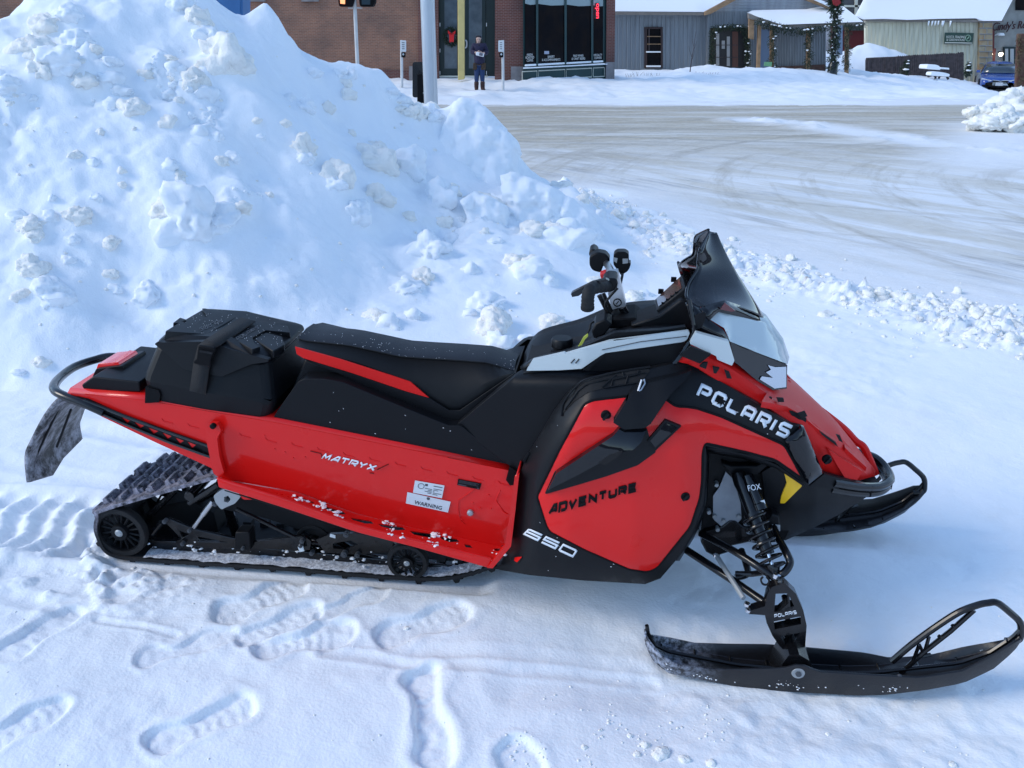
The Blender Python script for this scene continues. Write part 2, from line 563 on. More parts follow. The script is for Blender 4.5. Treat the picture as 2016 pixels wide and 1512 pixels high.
    arc = nt.nodes.new('ShaderNodeTexNoise'); arc.inputs['Scale'].default_value = 1.0; arc.inputs['Detail'].default_value = 7; arc.inputs['Roughness'].default_value = .68; L.new(mp_.outputs[0], arc.inputs['Vector'])
    arcs = ramp(arc.outputs[0], .52, .66, (0, 0, 0), (.75, .75, .75))
    base_n = mix(gn, base_n, grey)
    base_f = mix(far_t, (0.64, 0.62, 0.57), (0.46, 0.405, 0.305))
    fg = mix(far_g, (0, 0, 0), (0.75, 0.75, 0.75))
    base_f = mix(fg, base_f, (0.30, 0.275, 0.235))
    base_n = mix(ramp(s3, .55, .72, (0, 0, 0), (.7, .7, .7)), base_n, (.40, .36, .29))
    base_n = mix(arcs, base_n, (.44, .40, .33))
    base_f = mix(arcs, base_f, (.33, .30, .25))
    c = mix(far.outputs[0], base_n, base_f)
    gr = ramp(g, 0.45, 0.7, *k)
    c = mix(gr, c, mix(0.30, c, white))
    # pale snow-covered band beside the near berm
    at = nt.nodes.new('ShaderNodeAttribute'); at.attribute_name = 'edge'
    c = mix(at.outputs['Fac'], c, white)
    L.new(c, b.inputs['Base Color'])
    bp = nt.nodes.new('ShaderNodeBump'); bp.inputs['Strength'].default_value = 0.5; bp.inputs['Distance'].default_value = 0.03
    L.new(g, bp.inputs['Height']); L.new(bp.outputs[0], b.inputs['Normal'])
    MATS['road'] = m
    return m
M_ROAD = road_mat()

# ---- numpy noise
_rs = np.random.RandomState(3)
_perm = _rs.rand(256, 256)
def vnoise(x, y):
    xi, yi = np.floor(x).astype(int), np.floor(y).astype(int)
    fx, fy = x - xi, y - yi
    fx = fx * fx * fx * (fx * (fx * 6 - 15) + 10); fy = fy * fy * fy * (fy * (fy * 6 - 15) + 10)
    a = _perm[xi % 256, yi % 256]; b = _perm[(xi + 1) % 256, yi % 256]
    c = _perm[xi % 256, (yi + 1) % 256]; d = _perm[(xi + 1) % 256, (yi + 1) % 256]
    return (a * (1 - fx) + b * fx) * (1 - fy) + (c * (1 - fx) + d * fx) * fy - 0.5
def fbm(x, y, o=5, g=0.5, l=2.03):
    s = 0; a = 1
    for i in range(o):
        s = s + a * vnoise(x + 17.3 * i, y + 5.1 * i); x = x * l; y = y * l; a *= g
    return s
def sstep(a, b, x):
    t = np.clip((x - a) / (b - a), 0, 1)
    return t * t * (3 - 2 * t)
def pldist(x, y, pl):
    best = np.full(x.shape, 1e9)
    for (ax, ay), (bx, by) in zip(pl, pl[1:]):
        dx, dy = bx - ax, by - ay
        t = np.clip(((x - ax) * dx + (y - ay) * dy) / (dx * dx + dy * dy), 0, 1)
        best = np.minimum(best, np.hypot(x - ax - t * dx, y - ay - t * dy))
    return best
# ---- the snow pile: control points (photo pixel, distance)
PILE = [
 # crest / silhouette
 (-420, -30, 5.6), (-250, -20, 5.9), (-120, 60, 6.0), (0, 28, 6.2), (50, -10, 6.4), (130, -60, 6.8), (230, -90, 7.0), (330, -80, 7.0), (400, -40, 7.0), (430, 5, 7.0),
 (480, 30, 7.0), (497, 10, 7.05), (522, -2, 7.1), (550, 34, 7.2), (578, 70, 7.3), (583, 88, 7.3), (580, 97, 7.25), (610, 108, 7.3), (650, 117, 7.4), (668, 108, 7.4), (686, 116, 7.45),
 (707, 124, 7.5), (740, 141, 7.6), (766, 163, 7.65), (777, 192, 7.7), (786, 217, 7.75), (792, 238, 7.8), (803, 220, 8.1), (824, 208, 8.2), (850, 212, 8.2), (861, 222, 8.2), (868, 238, 8.1), (880, 233, 8.0),
 (892, 202, 7.9), (908, 190, 7.9), (935, 196, 7.9), (960, 216, 7.9), (986, 246, 7.9), (1006, 268, 7.9), (1010, 292, 7.85), (1006, 322, 7.8), (1014, 340, 7.8), (1050, 354, 7.8), (1092, 373, 7.7), (1130, 396, 7.5), (1165, 425, 7.3),
 # face
 (0, 250, 5.2), (120, 200, 5.4), (250, 150, 5.7), (400, 130, 6.0), (520, 150, 6.35), (620, 210, 6.6), (720, 260, 6.9), (800, 290, 7.15), (880, 310, 7.4), (950, 330, 7.5),
 (0, 430, 4.7), (150, 400, 4.85), (300, 350, 5.1), (450, 350, 5.3), (580, 390, 5.5), (700, 400, 5.8), (800, 430, 6.0), (880, 400, 6.4), (960, 430, 6.5), (1040, 420, 6.9),
 (0, 600, 4.3), (150, 580, 4.4), (300, 560, 4.6), (450, 540, 4.75), (600, 550, 4.9), (750, 560, 5.1), (880, 560, 5.25), (980, 540, 5.5), (1080, 500, 6.0),
 (60, 690, 4.1), (200, 690, 4.2), (350, 680, 4.3), (500, 670, 4.4), (650, 665, 4.5), (800, 660, 4.6), (940, 650, 4.75), (1050, 620, 5.0), (1130, 560, 5.6), (1150, 500, 6.2),
 (-200, 300, 5.0), (-200, 550, 4.4), (-350, 500, 4.4), (-350, 250, 5.0),
]
ZERO = [(-450, 800, 0), (-300, 780, 0), (-150, 770, 0), (0, 765, 0), (120, 765, 0), (250, 755, 0), (400, 745, 0), (550, 740, 0), (700, 735, 0), (850, 725, 0), (980, 710, 0), (1080, 690, 0), (1170, 650, 0), (1230, 600, 0), (1260, 540, 0), (1255, 480, 0), (1235, 440, 0), (1190, 400, 0), (1110, 350, 0)]
cp = []
for u, v, Y in PILE:
    p = W(u, v, Y); cp.append((p.x, p.y, max(0.0, p.z)))
for u, v, _ in ZERO:
    p = G(u, v); cp.append((p.x, p.y, 0.0))
for u, v, Y in PILE[:46]:                       # behind the crest the pile falls away to the street
    p = W(u, v, Y)
    d = Vector((p.x, p.y, 0)).normalized()
    if v > 330: continue
    q = p + d * (0.55 + 0.25 * max(0, p.z)); cp.append((q.x, q.y, max(0, p.z * 0.55)))
    q = p + d * (1.2 + 0.9 * max(0, p.z)); cp.append((q.x, q.y, 0.0))
for x, y in ((-7, 13), (-4, 12.5), (-1, 12), (1.5, 11.5), (3, 9), (3.5, 6), (-8, 10), (-7, 3), (3, 4), (0, 3), (-3, 3), (-9, 6)):
    cp.append((x, y, 0.9 if x < -7.5 else 0.0))
cp = np.array(cp)
def rbf_fit(c):
    d = np.hypot(c[:, None, 0] - c[None, :, 0], c[:, None, 1] - c[None, :, 1])
    n = len(c)
    A = np.zeros((n + 3, n + 3)); A[:n, :n] = d + 1e-6 * np.eye(n)
    A[:n, n] = 1; A[:n, n + 1:] = c[:, :2]; A[n, :n] = 1; A[n + 1:, :n] = c[:, :2].T
    return np.linalg.lstsq(A, np.concatenate([c[:, 2], [0, 0, 0]]), rcond=None)[0]
_w = rbf_fit(cp)
def pile_h(x, y):
    sh = x.shape; x = x.ravel(); y = y.ravel(); out = np.empty(len(x))
    for i in range(0, len(x), 20000):
        xs, ys = x[i:i + 20000], y[i:i + 20000]
        d = np.hypot(xs[:, None] - cp[None, :, 0], ys[:, None] - cp[None, :, 1])
        out[i:i + 20000] = d @ _w[:len(cp)] + _w[len(cp)] + _w[len(cp) + 1] * xs + _w[len(cp) + 2] * ys
    m = (y > 3.2) & (y < 13.5) & (x < 3.3)
    return np.where(m, np.maximum(out, 0), 0).reshape(sh)
BERM = [tuple(G(u, v)[:2]) for u, v in ((1120, 385), (1200, 425), (1330, 480), (1500, 535), (1680, 585), (1850, 625), (2016, 665), (2300, 735), (2800, 850))]
FEET = [((17, 1283), (134, 1199), .055, .035), ((450, 1200), (575, 1150), .065, .03), ((490, 1250), (610, 1200), .05, .03), ((292, 1290), (440, 1250), .045, .02), ((535, 1274), (668, 1243), .055, .03),
        ((325, 1450), (476, 1382), .055, .035), ((765, 1246), (905, 1205), .06, .03), ((830, 1335), (858, 1490), .055, .045), ((-20, 1460), (95, 1402), .05, .03),
        ((640, 1210), (740, 1165), .04, .018), ((1080, 1560), (1010, 1480), .05, .03)]
FEETW = [(G(*a)[:2], G(*b)[:2], r, d * .46) for a, b, r, d in FEET]
GROOVES = [([(640, 1285), (720, 1292), (800, 1310), (1000, 1318), (1290, 1322)], .018, .012), ([(0, 1165), (80, 1180), (160, 1197)], .03, .014), ([(190, 1217), (260, 1228), (345, 1247)], .012, .01),
           ([(640, 1262), (900, 1290), (1280, 1300)], .03, .008), ([(150, 838), (320, 868), (480, 905)], .05, .03), ([(0, 905), (100, 930), (240, 960)], .04, .012), ([(1020, 1350), (1300, 1340)], .06, .012)]
GROW = [([tuple(G(*p)[:2]) for p in pl], r, d * .55) for pl, r, d in GROOVES]
# lumps frozen into the pile: pixel, radius px, stretch
LUMPS = [(62, 452, 24, 1), (38, 440, 20, 1), (70, 478, 16, 1), (97, 432, 15, 1), (152, 434, 21, 1), (143, 480, 13, 1), (58, 535, 27, 1.1), (96, 588, 42, 1), (40, 590, 15, 1), (135, 520, 13, 1), (214, 482, 17, 1),
         (286, 590, 27, 1.1), (218, 548, 14, 1), (228, 575, 15, 1), (258, 226, 22, 1.2), (222, 216, 16, 1), (330, 250, 18, 1), (374, 238, 9, 1), (352, 204, 9, 1), (296, 140, 10, 1), (198, 266, 9, 1), (428, 272, 11, 1),
         (437, 325, 13, 1), (457, 312, 14, 1), (340, 160, 8, 1), (190, 398, 12, 1), (240, 374, 9, 1), (187, 323, 12, 1), (145, 308, 12, 1), (102, 398, 9, 1), (240, 340, 9, 1), (335, 330, 14, 1), (355, 355, 14, 1),
         (372, 445, 60, 1.3), (330, 420, 35, 1), (425, 440, 36, 1), (438, 128, 46, 1.3), (410, 85, 28, 1), (385, 45, 26, 1), (350, 10, 26, 1), (455, 140, 34, 1), (110, 130, 36, 1), (60, 100, 34, 1), (150, 90, 28, 1), (90, 60, 30, 1), (130, 35, 26, 1),
         (78, 145, 24, 1), (20, 170, 18, 1), (595, 300, 22, 1.3), (600, 320, 18, 1), (662, 360, 28, 1.3), (660, 370, 20, 1), (742, 330, 34, 1.2), (790, 335, 42, 1), (740, 300, 22, 1), (698, 430, 28, 1.2), (745, 395, 24, 1), (868, 400, 34, 1.1),
         (880, 385, 24, 1), (845, 498, 32, 1), (875, 450, 15, 1), (840, 462, 12, 1), (802, 430, 13, 1), (800, 575, 34, 0.7), (835, 555, 22, 1), (925, 535, 16, 1), (1035, 540, 34, 1.1), (1060, 550, 34, 1), (1015, 520, 22, 1), (975, 480, 13, 1),
         (945, 405, 36, .7), (985, 400, 24, .7), (1050, 465, 30, 1), (1115, 480, 44, 1), (1085, 465, 26, 1), (955, 605, 30, .8), (968, 655, 36, 1.2), (985, 680, 28, 1), (1085, 640, 24, .8), (1040, 680, 22, .8), (955, 458, 9, 1), (690, 150, 12, 1.6), (680, 170, 12, 1), (668, 150, 12, 1),
         (685, 195, 14, 1), (615, 150, 14, 1), (690, 265, 10, 1), (600, 215, 18, 1), (645, 215, 14, 1), (570, 195, 11, 1), (820, 224, 20, 1), (842, 222, 16, 1), (806, 232, 15, 1), (852, 235, 18, 1), (672, 118, 9, 1), (560, 245, 10, 1), (515, 275, 8, 1), (505, 240, 9, 1), (925, 625, 14, 1),
         (1245, 590, 20, .8), (1270, 585, 16, .7), (1175, 560, 24, .6), (1110, 360, 10, 1), (1145, 395, 12, 1), (1180, 425, 13, 1), (1215, 425, 13, 1), (1230, 420, 10, 1), (80, 715, 16, .8), (40, 740, 14, .7)]
def detail_h(x, y, ph):
    s = sstep(0.04, 0.35, ph)
    big = fbm(x * 1.3 + 3, y * 1.3, 4) * 0.16 * s
    rough = np.clip(fbm(x * 1.9 + 9, y * 1.9 + 4, 3) * 3.4 - 0.75, 0, 1)       # crusty patches
    med = fbm(x * 4.2, y * 4.2, 5, .55) * (0.045 + 0.13 * rough) * s
    fine = fbm(x * 26, y * 26, 3) * (0.004 + 0.012 * rough) * s
    return big + med + fine
SUNK = [(-.432, .085, 1.86, 2.60, -.048), (.382, .085, 1.86, 2.60, -.048), (0.0, .19, -.02, 1.25, -.03)]
lx = []                                        # resolved lump positions
def H(x, y, lumps=True):
    ph = pile_h(x, y)
    z = ph + detail_h(x, y, ph)
    g = 1 - sstep(0.0, 0.12, ph)
    z = z + g * (fbm(x * 2.2, y * 2.2, 3) * 0.018 + fbm(x * 13, y * 13, 3) * 0.008 * (0.35 + np.clip(fbm(x * 1.7 + 40, y * 1.7, 2) * 3, 0, 1)))
    # rubble berm between the parking strip and the street
    d = pldist(x, y, BERM)
    wob = 0.42 + 0.18 * fbm(x * 1.1, y * 1.1, 2)
    bm_ = 1 - sstep(wob * 0.35, wob, d)
    lum = np.abs(fbm(x * 8 + 2, y * 8, 4)) * 0.11 + np.clip(fbm(x * 19, y * 19, 3), -.1, 1) * 0.12
    z = z + bm_ * (0.012 + .68 * lum * (0.5 + np.clip(fbm(x * 2.5, y * 2.5, 2) + .3, 0, 1)))
    near = (y < 4.2)
    if not near.any():
        FW, GR = [], []
    else:
        FW, GR = FEETW, GROW
    zn = np.zeros_like(z)
    for (ax, ay), (bx, by), r, dep in FW:
        wx = x + 0.03 * vnoise(x * 14, y * 14); wy = y + 0.03 * vnoise(x * 14 + 9, y * 14)
        ex, ey = bx - ax, by - ay; el = math.hypot(ex, ey)
        sa = ((x - ax) * ex + (y - ay) * ey) / el
        tt = np.clip(sa / el, -.3, 1.3)
        dd = pldist(wx, wy, [(ax, ay), (bx, by)]) / (r * (.90 - .16 * np.cos((tt - .38) * 7.0) + .10 * tt))
        zn = zn + 0.11 * dep * np.sin(sa * 2 * math.pi / .032 + 2.0 * np.sin(dd * 3)) * (1 - sstep(0.55, .8, dd)) * (0.4 + np.clip(fbm(x * 9, y * 9, 2) * 3, 0, 1))
        zn = zn - dep * (1 - sstep(0.74, 1.02, dd)) * (1 + 0.35 * fbm(x * 23, y * 23, 4)) + 0.22 * dep * np.exp(-((dd - 1.3) / 0.28) ** 2)
    for pl, r, dep in GR:
        dd = pldist(x, y + 0.01 * vnoise(x * 9, y * 9), pl) / r
        zn = zn - dep * np.exp(-dd ** 2) + 0.45 * dep * np.exp(-((dd - 1.7) / 0.5) ** 2)
    # ribbed trail pressed by the track behind the snowmobile and the ski trails
    rx, ry = x - SORG.x, y - SORG.y
    sx = rx * SDIR.x + ry * SDIR.y; sy = rx * SN.x + ry * SN.y
    tr = (1 - sstep(0.15, 0.2, np.abs(sy))) * (1 - sstep(-0.02, 0.08, sx))
    zn = zn + tr * (-0.02 + 0.014 * np.sin(sx * 62 + 2 * np.sin(sy * 16)) + 0.02 * fbm(x * 20, y * 20, 3)) + 0.02 * np.exp(-((np.abs(sy) - 0.22) / 0.03) ** 2) * (1 - sstep(-0.02, 0.08, sx))
    rough_foot = np.exp(-(((sx + 0.02) / 0.3) ** 2 + ((sy + 0.2) / 0.22) ** 2))
    zn = zn + rough_foot * np.clip(fbm(x * 16, y * 16, 4), -0.1, 1) * 0.07
    un = np.exp(-(((sx - 0.7) / 0.7) ** 2 + ((sy) / 0.3) ** 4))
    zn = zn - 0.008 * un
    z = np.where(near, z + zn, z)
    dip = sstep(1.25, 1.9, sx) * (1 - sstep(2.7, 3.4, sx))
    z = z - dip * (.047 * np.exp(-((sy + .46) / .34) ** 2) + .046 * np.exp(-((sy - .38) / .22) ** 2))
    for cy_, hw_, a_, b_, zt_ in SUNK:               # snow pressed flat under the skis and the track
        kk = (1 - sstep(hw_, hw_ + .05, np.abs(sy - cy_))) * sstep(a_ - .05, a_, sx) * (1 - sstep(b_, b_ + .08, sx))
        z = z * (1 - kk) + np.minimum(z, zt_) * kk
    if lumps and lx:
        for px, py, pz, r, st in lx:
            k = (np.abs(x - px) < 2.2 * r) & (np.abs(y - py) < 2.2 * r)
            if k.any():
                dd = np.hypot(x[k] - px, y[k] - py) / r
                z[k] = z[k] + 0.30 * r * np.exp(-(dd / 0.95) ** 2)
    return z, ph, d
def H1(x, y):
    z, _, _ = H(np.array([x]), np.array([y]), False)
    return float(z[0])
def hit(u, v, y0=1.1, y1=13.0, n=520):
    d = ray(u, v)
    t = np.linspace(y0, y1, n) / d.y
    zs = CAMZ + d.z * t
    h, _, _ = H(d.x * t, d.y * t, False)
    k = np.nonzero(zs <= h)[0]
    if len(k) == 0: return None
    i = k[0]
    return Vector((d.x * t[i], d.y * t[i], h[i])), t[i]
res = []
for u, v, r, st in LUMPS:
    q = hit(u, v)
    if q is None: continue
    p, t = q
    res.append((p.x, p.y, p.z, r * t / FPX, st))
lx = res
# ---- the grid
ys = np.concatenate([np.linspace(-2.6, 0.93, 50), np.exp(np.linspace(math.log(0.95), math.log(26.0), 800))])
ss = np.concatenate([np.linspace(-1.75, -0.71, 60), np.linspace(-0.70, 0.70, 420), np.linspace(0.71, 1.75, 50)])
NY, NX = len(ys), len(ss)
GX = ss[None, :] * (np.maximum(ys, 0.9)[:, None] + 0.6); GY = np.repeat(ys[:, None], NX, 1)
GZ, PH, BD = H(GX, GY)
# which side of the berm: the street
bl = np.interp(GX, [p[0] for p in BERM], [p[1] for p in BERM])
road_side = (GY > bl) & (GY > 5) & (GX > BERM[0][0] - 0.05) | ((GY > 8.6) & (PH < 0.02))
wobble = 0.45 + 0.5 * fbm(GX * 0.8, GY * 0.8, 3)
road_m = road_side & (BD > np.clip(wobble, 0.3, 0.9)) & (PH < 0.03)
GZ = np.where(road_m, GZ * 0.35 + fbm(GX * 5, GY * 5, 3) * 0.006 - 0.012, GZ)
# thin plough ridges on the far side of the street
RIDGE = [tuple(G(u, v)[:2]) for u, v in ((1480, 235), (1600, 245), (1700, 262), (1850, 282), (2016, 292), (2300, 310))]
RD = pldist(GX, GY, RIDGE)
rk = (1 - sstep(0.1, 1.1, RD))
GZ = GZ + rk * (np.clip(fbm(GX * 2.2, GY * 2.2, 4) + 0.05, 0, 1) * 0.12)
def wedge(u0, v0, u1, v1): return None
# white apron on the right of the street
apr = sstep(0.0, 1.6, GX - (4.2 + 0.55 * (GY - 10.5))) * sstep(10.0, 13.0, GY) * (1 - sstep(17.8, 19.2, GY + 0.3 * fbm(GX, GY, 2)))
edge_v = np.clip(np.maximum(1 - sstep(0.35, 2.0 + 1.2 * fbm(GX * 0.7, GY * 0.7, 3), BD), np.maximum(rk, apr)), 0, 1)
edge_v = np.where((GY > 12) & (rk < .01), np.maximum(apr, 0), edge_v)
edge_v = np.maximum(edge_v, sstep(22.6, 23.4, GY + 0.5 * fbm(GX * .6, GY * .6, 3)))
ef = (1 - sstep(1.5, 1.72, np.abs(ss)))[None, :] * sstep(-2.55, -1.6, ys)[:, None]
GZ = GZ * ef - 0.045 * (1 - ef)                     # the detailed sheet runs out into the plain ground
# exact normals from the surface tangents
TX = np.stack([np.gradient(GX, axis=1), np.gradient(GY, axis=1), np.gradient(GZ, axis=1)], -1)
TY = np.stack([np.gradient(GX, axis=0), np.gradient(GY, axis=0), np.gradient(GZ, axis=0)], -1)
GN = np.cross(TX, TY); GN /= np.linalg.norm(GN, axis=-1, keepdims=True)
V = np.stack([GX, GY, GZ], -1).reshape(-1, 3); NN = GN.reshape(-1, 3)
ii, jj = np.meshgrid(np.arange(NY - 1), np.arange(NX - 1), indexing='ij')
Q = np.stack([ii * NX + jj, ii * NX + jj + 1, (ii + 1) * NX + jj + 1, (ii + 1) * NX + jj], -1).reshape(-1, 4)
qroad = road_m[:-1, :-1].reshape(-1)
qbank = ((PH > 0.035)[:-1, :-1].reshape(-1)) & ~qroad
EV = edge_v.reshape(-1)
def submesh(name, mask, m, kind='structure', extra=None):
    q = Q[mask]
    used, inv = np.unique(q, return_inverse=True)
    q = inv.reshape(-1, 4)
    me = bpy.data.meshes.new(name)
    me.vertices.add(len(used)); me.vertices.foreach_set('co', V[used].astype('f').ravel())
    me.loops.add(len(q) * 4); me.loops.foreach_set('vertex_index', q.astype('i').ravel())
    me.polygons.add(len(q)); me.polygons.foreach_set('loop_start', np.arange(0, len(q) * 4, 4, dtype='i'))
    me.polygons.foreach_set('use_smooth', np.ones(len(q), dtype=bool))
    me.update(); me.validate()
    at = me.attributes.new('edge', 'FLOAT', 'POINT'); at.data.foreach_set('value', EV[used].astype('f'))
    me.normals_split_custom_set_from_vertices(NN[used].tolist())
    o = link(name, me, m)
    o['kind'] = kind
    return o
submesh('snow_bank', qbank, M_SNOW)
submesh('snow_ground', ~qbank & ~qroad, M_GSNOW)
submesh('road', qroad, M_ROAD)
# lumps as real lumps of snow, part of the bank
def lump_mesh(mb, c, r, st, seed, sub=3, rough=0.35, mi=0, flat=0.8):
    bm = bmesh.new(); bmesh.ops.create_icosphere(bm, subdivisions=sub, radius=1.0)
    off = Vector((seed * 3.7, seed * 1.3, seed * 7.1))
    vs = []
    rot = Matrix.Rotation(seed * 2.1, 3, 'Z')
    for v in bm.verts:
        p = v.co.copy()
        n = mnoise.fractal(p * 1.0 + off, 1.0, 2.0, 4) * rough * 1.25 + mnoise.fractal(p * 3.2 + off, 0.9, 2.0, 4) * rough * 0.42
        n = max(-.7, n)
        p = p * (1 + n)
        p.z *= st * flat
        vs.append(Vector(c) + (rot @ p) * r)
    mb.add(vs, [tuple(v.index for v in f.verts) for f in bm.faces], mi)
    bm.free()
mb = MB()
for i, (px, py, pz, r, st) in enumerate(lx):
    lump_mesh(mb, (px, py + r * 0.25, pz - r * 0.02), r * 1.12, st, i * 1.37 + 1, 4 if r > 0.06 else 3, 0.42, flat=.8, mi=i % 2)
rr = random.Random(5)
def rough_at(x, y):
    return float(np.clip(fbm(np.array([x * 1.9 + 9]), np.array([y * 1.9 + 4]), 3) * 3.4 - 0.75, 0, 1)[0])
cnt_ = 0
for i in range(1500):                            # crusty clusters of clods
    u, v = rr.uniform(-20, 1180), rr.uniform(20, 700)
    q = hit(u, v, 3.8, 9.5, 260)
    if q is None or q[0].z < .08: continue
    p, t = q
    if rough_at(p.x, p.y) < .25 + .5 * rr.random(): continue
    r = rr.random() ** 2.2 * .085 + .014
    lump_mesh(mb, (p.x, p.y + r * .3, p.z - r * .25), r, rr.uniform(.7, 1.1), i * .61, 3 if r > .03 else 2, .5, mi=0 if rr.random() < .25 else 1)
    cnt_ += 1
    if cnt_ > 150: break
for i in range(150):                             # crumbs on the pile face
    u = rr.uniform(0, 1150); v = rr.uniform(30, 700)
    q = hit(u, v)
    if q is None: continue
    p, t = q
    if p.z < 0.06: continue
    if mnoise.fractal(Vector((p.x * 1.2, p.y * 1.2, 3)), 1, 2, 3) < -0.05: continue
    r = rr.uniform(1.2, 3.6) ** 1.3 * t / FPX
    lump_mesh(mb, (p.x, p.y, p.z), r, 1, i * 0.77, 1, 0.4)
for i, (u, v, Y, r, st) in enumerate(((815, 222, 8.15, .10, 1.2), (845, 218, 8.2, .10, 1.1), (800, 236, 8.0, .09, 1), (858, 236, 8.1, .10, 1), (830, 250, 8.0, .16, 1), (950, 395, 7.2, .14, .9), (1010, 400, 7.3, .16, .8))):
    lump_mesh(mb, W(u, v + 8, Y), r, st, i * 2.3 + 90, 4, 0.4)
o = mb.build('snow_bank_lumps', [M_LUMP, M_SNOW], None, 80)
o['kind'] = 'structure'
# the tall slab of ploughed snow beside the pole
def jag(poly, a, seed):
    return [(u + a * mnoise.noise(Vector((u / 9, v / 9, seed))), v + a * mnoise.noise(Vector((u / 9, v / 9, seed + 7)))) for u, v in resamp(poly, 6)]
def slabs(name, poly, Y, seed, th=.45, pil=.05, pw=26, am=.06):
    o = skin(name, jag(poly, 3.2, seed), W, lambda u, v: Y + .0010 * (u - 930) - .0024 * (v - 250) + am * mnoise.fractal(Vector((u / 46, v / 46, seed)), 1, 2, 6) + .03 * abs(mnoise.fractal(Vector((u / 20, v / 20, seed + 3)), 1, 2, 3)),
             M_SNOW, None, th=th, grid=6, back=Vector((.15, 1, -.25)), bevel=0, pillow=pil, pw=pw, seg=2, ang=70)
    o['kind'] = 'structure'
slabs('snow_slab', [(870, 250), (880, 234), (893, 202), (908, 190), (935, 195), (960, 215), (986, 245), (1007, 267), (1014, 290), (1009, 322), (1018, 345), (1030, 400), (960, 430), (890, 420), (850, 340)], 7.62, 1.0)
slabs('snow_slab', [(770, 250), (782, 232), (794, 236), (803, 222), (818, 212), (826, 204), (834, 210), (850, 208), (862, 222), (868, 236), (884, 250), (890, 330), (850, 360), (790, 340)], 7.75, 4.0, am=.09)
slabs('snow_slab', [(985, 345), (1012, 338), (1050, 352), (1095, 371), (1135, 396), (1165, 424), (1190, 462), (1150, 500), (1040, 480), (990, 420)], 7.0, 8.0, am=.10, th=.3)
slabs('snow_slab', [(905, 395), (935, 376), (960, 385), (990, 402), (996, 430), (1000, 470), (930, 450)], 6.75, 11.0, am=.08, th=.3)
# loose rubble along the berm and on the ground: past counting
mb = MB()
for i in range(1900):
    k = rr.randrange(len(BERM) - 2)
    a, b = Vector(BERM[k]), Vector(BERM[k + 1])
    p = a.lerp(b, rr.random()); nrm = Vector((b.y - a.y, a.x - b.x)).normalized()
    p = p + nrm * rr.gauss(0, 0.24)
    if mnoise.fractal(Vector((p.x * 1.6, p.y * 1.6, 9)), 1, 2, 3) < -0.12: continue
    r = rr.random() ** 6 * 0.042 + rr.uniform(.004, .012)
    lump_mesh(mb, (p.x, p.y, H1(p.x, p.y) - r * 0.1), r, 1, i * 0.31, 2 if r > .016 else 1, 0.6)
for i in range(380):                             # crumbs in front
    u = rr.uniform(0, 2016); v = rr.uniform(1130, 1512)
    if rr.random() < 0.55: u = rr.uniform(1000, 1450); v = rr.gauss(1440, 50)
    if mnoise.fractal(Vector((u / 160, v / 100, 1)), 1, 2, 3) < 0.0: continue
    p = G(u, v); r = rr.uniform(1, 4.5) * 0.0011
    lump_mesh(mb, (p.x, p.y, H1(p.x, p.y)), r, 1, i * 0.53, 1, 0.4)
for i, (u, v, r) in enumerate(((1300, 1478, 26), (1270, 1460, 14), (1350, 1490, 16), (1150, 1468, 9), (1255, 1480, 12), (1400, 1495, 14), (1240, 1440, 9), (215, 1085, 16), (260, 1105, 10), (1635, 1425, 8), (800, 1230, 10), (1880, 1490, 12), (1465, 1150, 6))):
    p = G(u, v); r *= 0.00085
    lump_mesh(mb, (p.x, p.y, H1(p.x, p.y)), r, 0.8, i + 0.3, 3, 0.35)
o = mb.build('snow_crumbs', M_LUMP, None, 80)
o['kind'] = 'stuff'; o['label'] = 'loose snow crumbs along the street berm and on the trampled snow'
# snow piles at the right end of the street
mb = MB()
for i, (u, v, Y, r, st) in enumerate(((1932, 222, 16.8, 0.26, 1), (1916, 216, 16.8, 0.16, 1), (1985, 215, 17.0, 0.36, 1), (2012, 200, 17.2, 0.34, 1), (2050, 195, 17.3, .42, 1), (1960, 236, 16.5, 0.27, 0.7), (2005, 238, 16.5, 0.36, 0.7), (2080, 230, 17, 0.6, 1), (1925, 238, 16.6, 0.2, .7), (1992, 186, 17.2, .2, 1), (1975, 225, 16.4, .2, 1))):
    lump_mesh(mb, W(u, v + 5, Y), r, st, i * 1.9 + 4, 4, 0.5)
o = mb.build('snow_pile', M_LUMP, None, 80); o['kind'] = 'structure'
# wide ground sheet out to the horizon, behind and around everything
gx = np.concatenate([np.linspace(-420, -40, 20), np.linspace(-35, 60, 60), np.linspace(70, 420, 18)])
gy = np.concatenate([np.linspace(-420, -40, 20), np.linspace(-35, 70, 60), np.linspace(80, 420, 18)])
g = MB()
vs = []
for y in gy:
    for x in gx:
        k = float(sstep(9, 15, np.array(x)) * sstep(22.5, 27, np.array(y)))
        vs.append((x, y, -0.045 - 0.045 * float(abs(x) < 12 and -2.5 < y < 24) - 1.5 * k))
nx_ = len(gx)
g.add(vs, [(j * nx_ + i, j * nx_ + i + 1, (j + 1) * nx_ + i + 1, (j + 1) * nx_ + i) for j in range(len(gy) - 1) for i in range(nx_ - 1)])
o = g.build('ground', M_FARSNOW); o['kind'] = 'structure'
